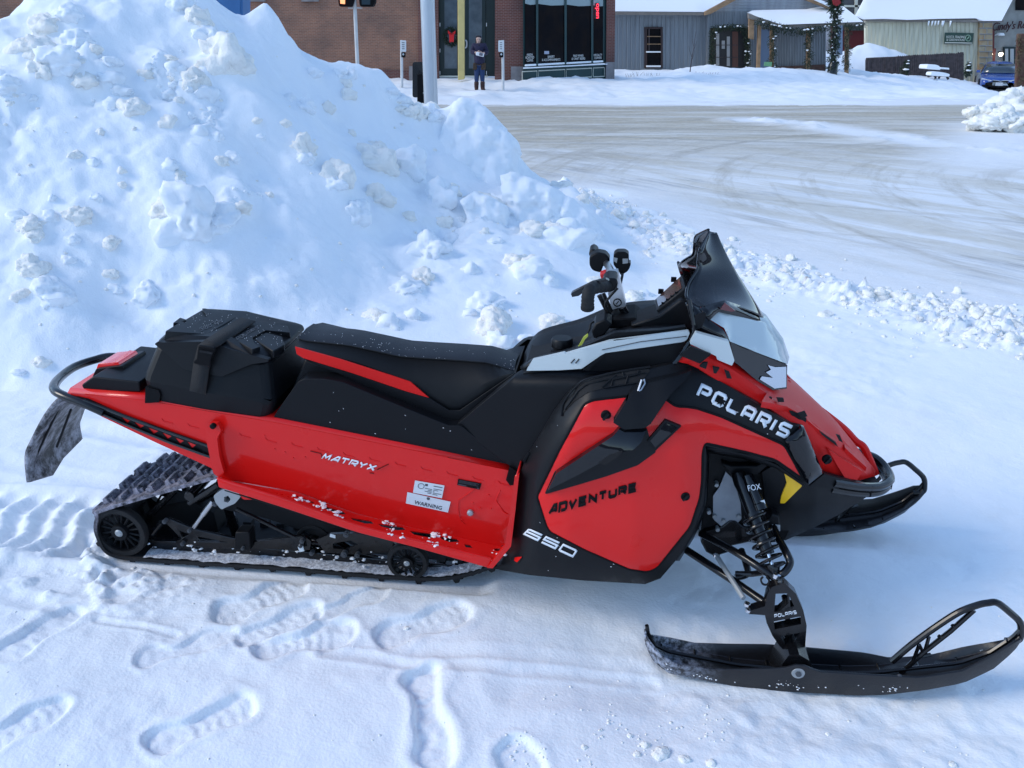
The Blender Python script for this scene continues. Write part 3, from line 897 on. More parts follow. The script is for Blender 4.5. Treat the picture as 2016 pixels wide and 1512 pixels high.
# added unseen hill ring, keeps the yellow horizon out of reflections
g = MB(); n = 120; vs = []
for k in range(n):
    an = 2 * math.pi * k / n
    h = 34 + 26 * mnoise.fractal(Vector((math.cos(an) * 2.2, math.sin(an) * 2.2, 3)), 1, 2, 5)
    for r, z in ((190, -3), (230, h * .55), (275, h), (330, h * .8), (400, -3)):
        vs.append((math.cos(an) * r, math.sin(an) * r + 20, z))
g.add(vs, [(k * 5 + j, k * 5 + j + 1, ((k + 1) % n) * 5 + j + 1, ((k + 1) % n) * 5 + j) for k in range(n) for j in range(4)])
o = g.build('hill_blocker', mat('hill_blocker_dark', (0.10, 0.095, 0.10), .9, col2=(0.32, 0.34, 0.38), vscale=.12, vramp=(.45, .7))); o['kind'] = 'structure'
# ================================================================== snowmobile
M_RED = mat('paint_red', (0.70, 0.010, 0.008), 0.3, coat=0.4, spec=0.2, rvar=0.10)
M_REDH = mat('plastic_red', (0.68, 0.011, 0.009), 0.45, coat=0.05, spec=.2, bump=0.03, bscale=250)
M_BLK = mat('plastic_black', (0.005, 0.0055, 0.007), 0.46, spec=.22, bump=0.06, bscale=420, rvar=0.08)
M_BLK2 = mat('plastic_charcoal', (0.007, 0.0075, 0.009), 0.42, spec=.25, bump=0.05, bscale=420, rvar=0.08)
M_GLOSS = mat('gloss_black', (0.003, 0.0035, 0.005), 0.05, coat=0, spec=.55)
M_METB = mat('black_coated_steel', (0.005, 0.005, 0.006), 0.25, coat=0.25, spec=.4, rvar=0.06)
M_VINYL = mat('seat_vinyl', (0.012, 0.013, 0.017), 0.5, spec=.45, bump=0.12, bscale=500, rvar=0.08)
M_VINYL2 = mat('seat_side_vinyl', (0.005, 0.0055, 0.0065), 0.6, spec=.3, bump=0.1, bscale=500)
M_WHITE = mat('trim_white', (0.47, 0.53, 0.54), 0.32, coat=0.4)
M_TXTW = mat('decal_white', (0.72, 0.76, 0.80), 0.4)
M_TXTB = mat('decal_black', (0.006, 0.006, 0.007), 0.6, spec=.12)
M_TXTG = mat('decal_grey', (0.06, 0.065, 0.075), 0.5)
M_RUB = mat('rubber', (0.008, 0.008, 0.009), 0.75, bump=0.2, bscale=90)
M_ALU = mat('aluminium', (0.55, 0.56, 0.58), 0.32, metal=1.0, rvar=0.08)
M_CAST = mat('cast_grey', (0.36, 0.38, 0.39), 0.45, metal=0.4)
M_CHROME = mat('chrome_rod', (0.75, 0.76, 0.78), 0.12, metal=1.0)
M_AMBER = mat('reflector_amber', (0.90, 0.50, 0.01), 0.4, coat=0.2)
M_DEEP = mat('recess_black', (0.004, 0.004, 0.005), 0.8)
M_SILV = mat('silver_foil', (0.33, 0.36, 0.40), 0.4, metal=0.3, var=0.25, vscale=14)
M_LENSR = mat('tail_lens_red', (0.65, 0.02, 0.02), 0.12, coat=1.0, emit=(0.8, 0.02, 0.02, 0.12))
M_SMOKE = mat('windshield_smoke', (0.004, 0.005, 0.007), 0.04, coat=.7, spec=.5)
_b = M_SMOKE.node_tree.nodes['Principled BSDF']; _b.inputs['Alpha'].default_value = 0.90
M_GLASS = mat('headlight_glass', (0.9, 0.93, 0.97), 0.03, transm=1.0, ior=1.35)
M_SCREEN = mat('gauge_screen', (0.10, 0.055, 0.045), 0.12, coat=0.8)
M_LABEL = mat('label_white', (0.62, 0.66, 0.68), 0.45)
M_DIRT = mat('snow_bits', (0.85, 0.86, 0.88), 0.7, bump=0.4, bscale=120)
M_YEL = mat('tether_yellow', (0.62, 0.66, 0.10), 0.5)
M_KILL = mat('switch_red', (0.55, 0.02, 0.02), 0.4)
def frosty(name, col, lo, hi, axis_lo=None, axis_hi=None, scale=30, rough=0.55, fcol=(0.62, 0.64, 0.70), axis=0):
    m = bpy.data.materials.new(name); m.use_nodes = True
    nt = m.node_tree; b = nt.nodes['Principled BSDF']; L = nt.links
    tc = nt.nodes.new('ShaderNodeTexCoord')
    n = nt.nodes.new('ShaderNodeTexNoise'); n.inputs['Scale'].default_value = scale; n.inputs['Detail'].default_value = 8; n.inputs['Roughness'].default_value = 0.75
    L.new(tc.outputs['Object'], n.inputs['Vector'])
    rp = nt.nodes.new('ShaderNodeValToRGB'); rp.color_ramp.elements[0].position = lo; rp.color_ramp.elements[1].position = hi
    L.new(n.outputs[0], rp.inputs[0]); f = rp.outputs[0]
    if axis_lo is not None:
        sp = nt.nodes.new('ShaderNodeSeparateXYZ'); L.new(tc.outputs['Object'], sp.inputs[0])
        mr = nt.nodes.new('ShaderNodeMapRange'); mr.inputs[1].default_value = axis_lo; mr.inputs[2].default_value = axis_hi; mr.inputs[3].default_value = 1; mr.inputs[4].default_value = 0
        L.new(sp.outputs[axis], mr.inputs[0])
        mu = nt.nodes.new('ShaderNodeMath'); mu.operation = 'MULTIPLY'; L.new(f, mu.inputs[0]); L.new(mr.outputs[0], mu.inputs[1]); f = mu.outputs[0]
    mx = nt.nodes.new('ShaderNodeMix'); mx.data_type = 'RGBA'; mx.inputs[6].default_value = (*col, 1); mx.inputs[7].default_value = (*fcol, 1)
    L.new(f, mx.inputs[0]); L.new(mx.outputs[2], b.inputs['Base Color'])
    b.inputs['Roughness'].default_value = rough
    bp = nt.nodes.new('ShaderNodeBump'); bp.inputs['Strength'].default_value = 0.3; bp.inputs['Distance'].default_value = 0.004
    L.new(n.outputs[0], bp.inputs['Height']); L.new(bp.outputs[0], b.inputs['Normal'])
    return m
M_TRACK = frosty('track_rubber_frosted', (0.008, 0.008, 0.010), 0.36, 0.62, .16, .06, axis=2, scale=40, rough=0.8, fcol=(0.34, 0.32, 0.38))
M_FLAP = frosty('snow_flap_frosted', (0.013, 0.013, 0.015), 0.42, 0.66, scale=17, fcol=(0.42, 0.42, 0.48))

SLED = empty('snowmobile', SORG, SHEAD, 'red and black snowmobile with white trim parked on trampled snow beside a tall snowbank', 'snowmobile')
S = SLED
def cl(x, a, b): return max(a, min(b, x))
_yb = interp([(960, -.285), (1010, -.30), (1060, -.335), (1120, -.355), (1250, -.36), (1350, -.345), (1420, -.32), (1500, -.285), (1590, -.24), (1640, -.19), (1720, -.12), (1770, -.05)])
def yb(u, v):
    """lateral position of the near body side: widest at the knees, narrowing to the nose and upwards"""
    k = cl((905 - v) / 190.0, 0, 1)
    return _yb(u) * (1 - 0.30 * k * k)
def off(d): return lambda u, v: yb(u, v) - d
def PL(u, v, p0, n, o=0.0):
    """local point where the pixel's ray meets the plane through p0 with normal n"""
    a, b = P(u, v, -0.5), P(u, v, 0.5)
    n = Vector(n).normalized(); d = b - a
    t = (Vector(p0) + n * o - a).dot(n) / d.dot(n)
    return a + d * t
def zz(pts, sc, ox, oy): return [(x / sc + ox, y / sc + oy) for x, y in pts]

# ---- track belt with lugs
loop = [P(u, v, -.17) for u, v in ((190, 1062), (184, 1042), (188, 1018), (203, 1001), (420, 938))]
loop += [P(700, 868, -.17), P(1000, 845, -.17), P(1075, 890, -.17), P(1085, 970, -.17), P(1045, 1062, -.17)]
loop += [P(u, v, -.17) for u, v in ((985, 1110), (940, 1130), (880, 1143), (800, 1143), (700, 1136), (560, 1124), (400, 1114), (280, 1106), (228, 1099), (203, 1086))]
lp = catmull(loop, 10, True)
cum = [0.0]
for a, b in zip(lp, lp[1:] + lp[:1]): cum.append(cum[-1] + (b - a).length)
tot = cum[-1]
def track_at(s):
    s = s % tot
    for i in range(len(lp)):
        if cum[i + 1] >= s: break
    t = (s - cum[i]) / max(1e-9, cum[i + 1] - cum[i])
    a, b = lp[i], lp[(i + 1) % len(lp)]
    d = (b - a).normalized()
    return a.lerp(b, t), d
mb = MB()
nseg = 220; TW = 0.17; hb = 0.012
for k in range(nseg):
    p, d = track_at(tot * k / nseg); o_ = Vector((-d.z, 0, d.x))
    p2, d2 = track_at(tot * (k + 1) / nseg); o2 = Vector((-d2.z, 0, d2.x))
    v = []
    for q, oo in ((p, o_), (p2, o2)):
        for y in (-TW, TW):
            for h in (0, -hb): v.append(Vector((q.x, y, q.z)) + oo * h)
    mb.add(v, [(0, 4, 6, 2), (1, 3, 7, 5), (0, 1, 5, 4), (2, 6, 7, 3)])
cen = sum(lp, Vector()) / len(lp)
rr = random.Random(11)
nl = 58
for k in range(nl):
    p, d = track_at(tot * (k + 0.5) / nl); o_ = Vector((-d.z, 0, d.x))
    if (p - cen).dot(o_) < 0: o_ = -o_
    for cy, w in (((-.13, .06), (-.045, .07), (.045, .07), (.13, .06)) if k % 2 else ((-.10, .075), (0, .075), (.10, .075))):
        hh = 0.021 + rr.uniform(-.003, .004)
        v = []
        for h, tx, wy in ((-0.002, .013, 1), (hh * .55, .009, .98), (hh, .007, .9)):
            for sx, sy in ((-1, -1), (1, -1), (1, 1), (-1, 1)):
                v.append(Vector((p.x, cy + sy * w / 2 * wy, p.z)) + o_ * h + d * (sx * tx + (0.012 * abs(sy * 0.5) if k % 2 else -.006)))
        f = [(8, 9, 10, 11)]
        for l in (0, 4):
            for j in range(4): f.append((l + j, l + (j + 1) % 4, l + 4 + (j + 1) % 4, l + 4 + j))
        mb.add(v, f)
        # stiffening ribs either side of each paddle
        for s_ in (-1, 1):
            c = Vector((p.x, cy + s_ * w * .32, p.z)) + o_ * (hh * .3)
            mb.box(c, (.034, .010, hh * .6), Matrix((d, Vector((0, 1, 0)), o_)).transposed())
    # guide clips on the inner side
    for cy in (-.085, .085):
        mb.box(Vector((p.x, cy, p.z)) - o_ * 0.02, (.03, .03, .018), Matrix((d, Vector((0, 1, 0)), o_)).transposed())
mb.build('track', M_TRACK, S, 30)

# ---- slide rail suspension
def wheel(cu, cv, rp, y, wid=0.028, name='idler_wheel', spokes=16):
    c = P(cu, cv, -abs(y))
    r = (P(cu + rp, cv, -abs(y)) - c).length
    c.y = y
    root = MB()
    n = 40
    prof = [(0, r * .80), (0, r * .97), (wid * .2, r), (wid * .8, r), (wid, r * .97), (wid, r * .80)]
    vs, fs = [], []
    for d_, q in prof:
        for j in range(n):
            an = 2 * math.pi * j / n; vs.append(c + Vector((q * math.cos(an), d_ - wid / 2, q * math.sin(an))))
    for i in range(len(prof)):
        i2 = (i + 1) % len(prof)
        for j in range(n): fs.append((i * n + j, i * n + (j + 1) % n, i2 * n + (j + 1) % n, i2 * n + j))
    root.add(vs, fs)
    w = root.build(name, M_RUB, S)
    h = MB()
    h.lathe(c + Vector((0, -wid * .6, 0)), (0, 1, 0), [(0, r * .13), (0, r * .30), (wid * .3, r * .33), (wid * 1.1, r * .33)], 20)
    for k in range(spokes):
        an = 2 * math.pi * (k + .5) / spokes
        a_ = c + Vector((math.cos(an), 0, math.sin(an))) * r * .28; b_ = c + Vector((math.cos(an), 0, math.sin(an))) * r * .83
        h.tube([a_, b_], 0.0042, 6)
    vs, fs = [], []
    prof = [(-wid * .42, r * .76), (-wid * .42, r * .81), (wid * .42, r * .81), (wid * .42, r * .76)]
    for d_, q in prof:
        for j in range(n):
            an = 2 * math.pi * j / n; vs.append(c + Vector((q * math.cos(an), d_, q * math.sin(an))))
    for i in range(4):
        for j in range(n): fs.append((i * n + j, i * n + (j + 1) % n, ((i + 1) % 4) * n + (j + 1) % n, ((i + 1) % 4) * n + j))
    h.add(vs, fs)
    h.build('spoked_hub', M_BLK, w)
    MB().lathe(c + Vector((0, -wid * .75, 0)), (0, 1, 0), [(0, r * .02), (0, r * .10), (.004, r * .15), (.02, r * .16)], 14).build('axle_bolt', M_CAST, w)
    return w
wheel(239, 1045, 50, -.15)
wheel(239, 1045, 50, .15)
wheel(803, 1104, 40, -.155)
wheel(803, 1104, 40, .155)
wheel(620, 1062, 35, -.06)
prism('slide_rail', [(292, 1062), (420, 1072), (560, 1082), (800, 1106), (930, 1118), (968, 1108), (962, 1122), (930, 1135), (800, 1128), (560, 1106), (300, 1088)], P, -.115, -.085, M_METB, S)
prism('slide_rail', [(292, 1042), (420, 1052), (560, 1062), (800, 1086), (930, 1098), (968, 1088), (962, 1102), (930, 1115), (800, 1108), (560, 1086), (300, 1068)], P, .085, .115, M_METB, S)
skin('rail_plate', [(318, 1024), (332, 1021), (383, 1042), (455, 1059), (497, 1066), (500, 1080), (420, 1080), (366, 1074), (350, 1082), (345, 1066), (356, 1062), (340, 1044)], P, -.125, M_METB, S, th=.012, holes=[[(352, 1045), (372, 1052), (358, 1060)], [(384, 1056), (440, 1067), (390, 1066)]], grid=12)
skin('rail_plate', [(495, 1068), (580, 1057), (600, 1056), (612, 1066), (610, 1082), (590, 1086), (560, 1082), (500, 1080)], P, -.125, M_METB, S, th=.012, grid=12)
skin('rail_plate', [(622, 1063), (650, 1052), (700, 1050), (770, 1062), (790, 1085), (700, 1092), (640, 1088)], P, -.118, M_METB, S, th=.012, grid=12, holes=[[(655, 1070), (690, 1064), (705, 1072), (680, 1082), (656, 1080)]])
prism('rail_block', [(463, 1048), (490, 1048), (493, 1084), (460, 1084)], P, -.15, -.1, M_BLK, S)
mb = MB()
for a, b, y0, y1, r in (((373, 990), (430, 953), -.13, -.13, .011), ((360, 1000), (428, 966), .05, .05, .013), ((465, 1001), (586, 1060), -.125, -.12, .007), ((445, 985), (470, 1070), -.02, .02, .016), ((300, 1010), (345, 965), -.05, -.05, .012),
                        ((318, 1028), (300, 1050), -.12, -.12, .010), ((560, 1000), (700, 1085), -.03, -.03, .012), ((480, 985), (575, 1010), .0, .0, .014), ((350, 980), (360, 1070), .08, .08, .012), ((590, 1062), (760, 1100), -.1, -.1, .006)):
    mb.tube([P(*a, y0), P(*b, y1)], r, 10)
mb.lathe(P(440, 985, -.13), (0, 1, 0), [(0, .02), (0, .03), (.26, .03), (.26, .02)], 20)
mb.lathe(P(372, 978, -.14), (0, 1, 0), [(0, .008), (0, .017), (.2, .017), (.2, .008)], 16)
mb.build('suspension_arm', M_METB, S)
prism('suspension_crossbar', [(425, 945), (440, 945), (520, 985), (640, 1030), (700, 1050), (640, 1062), (520, 1020), (420, 1000)], P, -.07, .12, M_DEEP, S)
prism('suspension_crossbar', [(300, 1000), (372, 985), (420, 1010), (430, 1050), (330, 1050), (296, 1040)], P, .02, .12, M_DEEP, S)
MB().tube([P(420, 986, -.12), P(400, 1013, -.12)], .010, 14).tube([P(402, 1010, -.12), P(382, 1038, -.12)], .0075, 14).build('rear_shock', M_ALU, S)
skin('torsion_block', [(420, 976), (437, 964), (465, 962), (474, 978), (462, 992), (446, 998), (436, 1004), (424, 990)], P, -.155, M_CAST, S, th=.035, grid=8, holes=[[(441, 979), (449, 976), (454, 983), (449, 990), (441, 988)]], rnd=4)
for u, v, y, r in ((371, 1047, -.135, .007), (357, 1073, -.135, .007), (322, 1029, -.14, .008), (421, 994, -.14, .009), (593, 1068, -.135, .008), (590, 1077, -.14, .007), (676, 1094, -.13, .011), (612, 1092, -.13, .008), (702, 1096, -.13, .009), (680, 1055, -.13, .009), (476, 1082, -.155, .006)):
    MB().lathe(P(u, v, y - .008), (0, 1, 0), [(0, r * .45), (0, r * .55), (.003, r * .6), (.003, r), (.02, r)], 12).build('suspension_bolt', M_TXTG, S)
skin('rail_tag', [(650, 1051), (660, 1054), (660, 1060), (649, 1057)], P, -.122, M_LABEL, S, th=.002, grid=8, bevel=0)
skin('rail_tag', [(586, 1077), (596, 1075), (599, 1085), (590, 1087)], P, -.142, M_LABEL, S, th=.003, grid=8, bevel=0)
# snow caked along the rails
mb = MB()
for i in range(80):
    u = rr.uniform(285, 960); f = (u - 285) / 675
    v = 1074 + f * 46 + rr.gauss(0, 9)
    lump_mesh(mb, P(u, v, -.135 + rr.uniform(-.03, .02)), rr.random() ** 2 * .007 + .0012, .35, i * .9, 2, .9)
o = mb.build('rail_snow', M_DIRT, S, 80); o['kind'] = 'stuff'
mb = MB()
path = catmull([P(u, v, -.17) for u, v in ((282, 1106), (400, 1114), (560, 1124), (700, 1136), (800, 1143), (880, 1143), (940, 1130), (985, 1110))], 14)
rows_ = []
for i, p in enumerate(path):
    for y in (-.168, -.158, -.145, -.128, -.11):
        rows_.append(Vector((p.x, y, p.z + .018 + .006 * mnoise.noise(Vector((p.x * 60, y * 90, 1))) + .005 * mnoise.noise(Vector((p.x * 170, y * 200, 5))))))
mb.add(rows_, [(i * 5 + j, i * 5 + j + 1, i * 5 + j + 6, i * 5 + j + 5) for i in range(len(path) - 1) for j in range(4)])
o = mb.build('track_snow', frosty('track_snow_grit', (0.30, 0.31, 0.35), 0.4, 0.6, scale=90, rough=.8, fcol=(0.74, 0.76, 0.8)), S, 80)

# ---- tunnel
tside = [(140, 774), (283, 788), (540, 832), (800, 884), (1000, 926), (1020, 936), (1006, 1066), (985, 1076), (800, 1036), (700, 1010), (585, 968), (440, 944), (415, 921), (300, 868), (200, 820), (130, 785)]
ytun = lambda u, v: -.195 - .006 * math.sin(cl((v - (774 + (u - 140) * .18)) / 150, 0, 1) * math.pi)
skin('tunnel_side', tside, P, ytun, M_RED, S, th=.006, grid=18, mirror=True)
tn = [P(u, v, -.193) for u, v in ((132, 775), (283, 787), (540, 831), (800, 883), (1005, 925))]
sheet('tunnel_top', [tn, [Vector((p.x, p.y + .02, p.z + .012)) for p in tn], [Vector((p.x, -p.y - .02, p.z + .012)) for p in tn], [Vector((p.x, -p.y, p.z)) for p in tn]], M_RED, S, th=.006)
# stamped marks on the tunnel side
mb = MB()
for i, u in enumerate(range(318, 1000, 17)):
    v = 804 + (u - 283) * .185 + 14
    q = lambda a, b: P(a, b, ytun(a, b) - .001)
    if i % 3 == 0: mb.tube([q(u, v), q(u + 4, v + 5), q(u + 22, v + 9)], .0016, 5)
for u, v in ((600, 900), (577, 902), (540, 884), (962, 975), (967, 1002), (908, 1022), (560, 890), (945, 1000), (520, 858), (575, 874), (930, 990)):
    MB().lathe(P(u, v, ytun(u, v) - .001), (0, 1, 0), [(-.001, .001), (-.001, .003), (.002, .004)], 8).build('tunnel_rivet', M_RED, S)
mb.tube([q(943, 950), q(930, 966), q(903, 985), q(902, 1003), q(906, 1024), q(915, 1032)], .0016, 5)
mb.tube([q(985, 965), q(976, 985), q(992, 1008), q(1000, 1012)], .0016, 5)
mb.build('tunnel_stamping', M_RED, S)
MB().lathe(P(925, 1012, -.212), (0, 1, 0), [(0, .002), (0, .006), (.003, .010), (.02, .010)], 14).build('tunnel_bolt', M_CAST, S)
prism('tunnel_core', [(150, 784), (283, 793), (540, 838), (1000, 931), (1010, 940), (990, 1040), (800, 1000), (600, 930), (440, 890), (300, 852)], P, -.185, .185, M_DEEP, S, bevel=0)
# lattice side rail and rear grab bar
skin('side_rail', [(150, 781), (172, 786), (250, 820), (330, 850), (413, 878), (413, 899), (330, 869), (240, 832), (165, 797)], P, -.202, M_BLK, S, th=.008, grid=14,
     holes=[[(236, 820), (256, 828), (250, 833)], [(262, 830), (284, 838), (276, 843)], [(290, 841), (312, 849), (302, 854)], [(318, 851), (338, 859), (330, 864)], [(344, 861), (362, 868), (354, 873)], [(368, 869), (386, 876), (378, 882)]])
bar = [P(205, 812, -.205), P(170, 796, -.206), P(125, 779, -.19), P(108, 768, -.16), P(108, 756, -.10), P(122, 740, 0), P(148, 722, .10), P(185, 709, .17), P(225, 702, .20), P(300, 715, .205)]
MB().tube(catmull(bar, 6), .0155, 12, flat=.9).build('rear_grab_bar', M_METB, S)
MB().tube([P(u, v, -.207) for u, v in ((165, 788), (250, 821), (330, 850), (413, 879))], .0055, 8).tube([P(u, v, -.207) for u, v in ((165, 799), (240, 832), (330, 869), (414, 899))], .0055, 8).build('side_rail_edge', M_METB, S)
fl = [[(122, 778, -.19), (106, 790, -.19), (84, 820, -.19), (62, 862, -.19), (48, 897, -.19), (52, 950, -.19)], [(138, 784, -.08), (124, 795, -.08), (106, 822, -.08), (88, 860, -.08), (78, 897, -.08), (98, 937, -.08)],
      [(152, 788, .04), (142, 800, .04), (128, 822, .04), (116, 848, .04), (110, 872, .04), (119, 903, .04)], [(166, 792, .17), (160, 806, .17), (156, 818, .17), (152, 830, .17), (153, 845, .17), (157, 864, .17)]]
sheet('snow_flap', [lerp_row(catmull([P(*q) for q in r], 4), 17) for r in fl], M_FLAP, S, th=.012)
mb = MB()
for a, b in (((118, 800), (70, 900)), ((140, 806), (112, 880))):
    mb.tube([P(*a, -.12), P(*b, -.12)], .004, 6)
mb.build('flap_rib', M_BLK, S)
# tail lamp
prism('tail_lamp_base', [(160, 758), (182, 742), (274, 752), (276, 772), (166, 770)], P, -.17, .12, M_BLK, S, rnd=3)
lb = prism('tail_lamp_housing', [(178, 750), (189, 726), (240, 720), (253, 748)], P, -.09, .06, M_BLK2, S, s1=.9, rnd=3)
prism('tail_lamp_lens', [(189, 728), (193, 716), (232, 713), (238, 722)], P, -.075, .035, M_LENSR, lb, rnd=2)
# running board with drain slots
vin = interp([(425, 938), (440, 944), (585, 968), (700, 1010), (800, 1036), (985, 1076)])
vout = interp([(425, 946), (560, 983), (700, 1034), (820, 1065), (969, 1101)])
def yboard(u, v):
    a, b = vin(u), vout(u)
    return -.195 - .095 * cl((v - a) / max(6, b - a), 0, 1.2)
z4 = lambda *p: zz(p, 4.032, 560, 860)
slots = [z4((95, 468), (240, 520), (225, 528), (100, 480)), z4((300, 545), (470, 595), (490, 615), (430, 612), (340, 578)), z4((520, 640), (690, 668), (715, 690), (640, 688), (545, 660)), z4((740, 690), (940, 716), (968, 736), (900, 742), (770, 712)),
         z4((990, 745), (1190, 770), (1215, 792), (1150, 800), (1030, 776)), z4((1235, 790), (1370, 810), (1395, 832), (1310, 836), (1250, 812)), z4((1425, 850), (1475, 858), (1500, 882), (1440, 876)), z4((1660, 885), (1720, 885), (1700, 905), (1675, 905))]
skin('running_board', [(425, 939), (440, 944), (585, 968), (700, 1010), (800, 1036), (985, 1076), (995, 1075), (969, 1101), (820, 1065), (700, 1034), (560, 983), (430, 947)], P, yboard, M_RED, S, th=.004, back=Vector((0, 0.2, -1)), holes=slots, grid=9, bevel=0.001)
tr_ = [(440, 948), (560, 985), (700, 1030), (820, 1058), (975, 1094)]
sheet('running_board_tray', [[P(u, v, -.197) - Vector((0, 0, .03)) for u, v in tr_], [P(u, v, -.282) - Vector((0, 0, .03)) for u, v in tr_]], M_DEEP, S, th=.003)
lo_ = [(426, 940), (560, 981), (700, 1032), (820, 1063), (969, 1099)]; lb_ = [(430, 960), (560, 1001), (700, 1048), (820, 1079), (962, 1119)]
sheet('running_board_lip', [lerp_row([P(u, v, -.288) for u, v in lo_], 24), lerp_row([P(u, v, -.294) for u, v in lb_], 24)], M_RED, S, th=.012, bevel=.004)
skin('toe_panel', [(1013, 940), (1022, 935), (1014, 1010), (1006, 1076), (970, 1119), (959, 1118), (994, 1073), (1004, 1010)], P, lambda u, v: -.292 - .006, M_RED, S, th=.012, grid=10)
a_ = [P(1020, 936, -.295), P(1012, 1000, -.295), P(1004, 1074, -.295)]
sheet('toe_wall', [a_, [Vector((p.x + .002, -.19, p.z)) for p in a_]], M_RED, S, th=.006)
skin('rear_bracket', [(402, 842), (411, 833), (429, 834), (435, 848), (427, 864), (432, 900), (441, 931), (433, 942), (420, 932), (404, 858)], P, -.222, M_RED, S, th=.016, grid=9, rnd=3)
MB().lathe(P(417, 841, -.236), (0, 1, 0), [(0, .003), (0, .006), (.003, .009), (.014, .009)], 12).build('bracket_bolt', M_TXTB, S)
o = skin('bracket_ear', [(468, 968), (500, 970), (512, 978), (496, 984), (478, 984)], P, -.20, M_RED, S, th=.012, grid=8, rnd=5)
MB().lathe(P(484, 974, -.21), (0, 1, 0), [(0, .003), (0, .006), (.003, .008), (.014, .008)], 12).build('bracket_bolt', M_CAST, S)
mb = MB()
for i in range(11):
    u0 = rr.choice([585, 600, 640, 655, 700, 790, 850, 860, 940, 955, 965]) + rr.gauss(0, 14)
    t0 = rr.uniform(.1, .95)
    for k in range(rr.randrange(3, 11)):
        u = u0 + rr.gauss(0, 9); v = vin(u) + (vout(u) - vin(u)) * cl(t0 + rr.gauss(0, .16), 0, 1)
        lump_mesh(mb, P(u, v, yboard(u, v) - .0005), rr.random() ** 1.6 * .008 + .0015, .42, i * 1.1 + k, 2, .8)
o = mb.build('board_snow', M_DIRT, S, 80); o['kind'] = 'stuff'

# ---- seat, under-seat trunk, tank cover
z3 = lambda *p: zz(p, 3.877, 540, 600)
top = [P(u, v, -.075) for u, v in z3((190, 262), (225, 275), (560, 310), (760, 352), (960, 396), (1150, 410), (1400, 425), (1620, 442), (1740, 478), (1835, 512))]
bot = [P(u, v, -.130) for u, v in ((584, 690), (597, 705), (700, 747), (800, 793), (868, 833), (898, 836), (950, 791), (990, 758), (1014, 738))]
mid = [P(u, v, -.122) for u, v in ((583, 684), (600, 688), (700, 712), (800, 748), (860, 775), (905, 782), (950, 757), (990, 738), (1015, 735))]
N_ = 30
top, mid, bot = lerp_row(top, N_), lerp_row(mid, N_), lerp_row(bot, N_)
mir = lambda r: [Vector((p.x, -p.y, p.z)) for p in r]
crown = [Vector((p.x - .004, 0, p.z + .010)) for p in top]
shou = [Vector((p.x - .002, p.y * .8, p.z + .006)) for p in top]
sheet('seat', [mir(bot), mir(mid), mir(top), mir(shou), crown, shou, top], M_VINYL, S, closeu=False, caps=False, ang=50)
sd_ = sheet('seat_side', [top, mid, bot], M_VINYL2, S, th=.004, ang=28)
sheet('seat_base', [bot, [Vector((p.x, 0, p.z)) for p in bot], mir(bot)], M_VINYL2, S)
sheet('seat_rear', [[top[0], mid[0], bot[0]], [crown[0], crown[0].lerp(bot[0], .5), Vector((bot[0].x, 0, bot[0].z))], [mir(top)[0], mir(mid)[0], mir(bot)[0]]], M_VINYL, S)
# piping seam along the top edge and pale dust specks
MB().tube([p + Vector((0, -.001, .0005)) for p in top], .0022, 6).build('seat_piping', M_VINYL2, S)
skin('seat_stripe', [(581, 683), (600, 688), (669, 707), (772, 740), (808, 752), (844, 783), (798, 770), (695, 735), (597, 705), (584, 697)], P, lambda u, v: -.139, M_REDH, S, th=.004, grid=12, bevel=.001)
skin('seat_skirt', [(597, 706), (695, 736), (798, 771), (846, 784), (884, 808), (905, 808), (1014, 734), (1016, 741), (950, 795), (899, 838), (870, 836), (800, 797), (700, 750)], P, lambda u, v: -.1385, M_BLK, S, th=.006, grid=12, bevel=.001)
mb = MB()
for i in range(260):
    k = rr.random(); a, b = crown[int(k * (N_ - 1))], top[int(k * (N_ - 1))]
    p = a.lerp(b, rr.random() ** .6) + Vector((rr.uniform(-.02, .02), 0, .0015))
    mb.box(p, (rr.uniform(.0008, .0022), .001, .0008))
o = mb.build('seat_flakes', M_DIRT, S, sm=False); o['kind'] = 'stuff'
prism('underseat_trunk', [(534, 829), (545, 810), (586, 752), (598, 746), (640, 746), (676, 753), (790, 800), (884, 838), (908, 838), (1000, 912), (1006, 926), (960, 916), (800, 884), (575, 842)], P, -.178, .178, M_BLK, S, bevel=.014, seg=3, rnd=5)
prism('seat_riser', [(560, 800), (600, 708), (640, 722), (760, 775), (800, 800), (700, 800)], P, -.12, .12, M_BLK, S, bevel=.006)
ytank = lambda u, v: interp([(890, -.165), (1000, -.195), (1080, -.225), (1160, -.245), (1260, -.25)])(u) + .10 * cl((760 - v) / 40, 0, 1) ** 2
skin('tank_cover', [(897, 838), (950, 793), (1014, 741), (1034, 730), (1150, 729), (1175, 731), (1262, 727), (1262, 745), (1180, 752), (1120, 782), (1092, 822), (1046, 900), (1020, 940), (1004, 918)], P, ytank, M_BLK, S, th=.03, grid=14, bevel=.006, mirror=True)
skin('cover_bracket', [(1003, 918), (1020, 930), (1014, 955), (1004, 956), (996, 945)], P, -.21, M_TXTB, S, th=.006, grid=9)
ctop = [P(u, v, -.145) for u, v in ((1024, 732), (1040, 715), (1060, 706), (1111, 694), (1135, 688), (1175, 670), (1210, 656), (1262, 650), (1347, 645))]
ccen = [P(u, v, 0) for u, v in ((1024, 724), (1045, 708), (1075, 700), (1111, 692), (1140, 682), (1180, 662), (1215, 648), (1262, 634), (1345, 622))]
csh = [a.lerp(b, .55) + Vector((0, 0, .012)) for a, b in zip(ctop, ccen)]
sheet('console_top', [mir(ctop), mir(csh), ccen, csh, ctop], M_BLK2, S, th=.01, sub=1, ang=50)
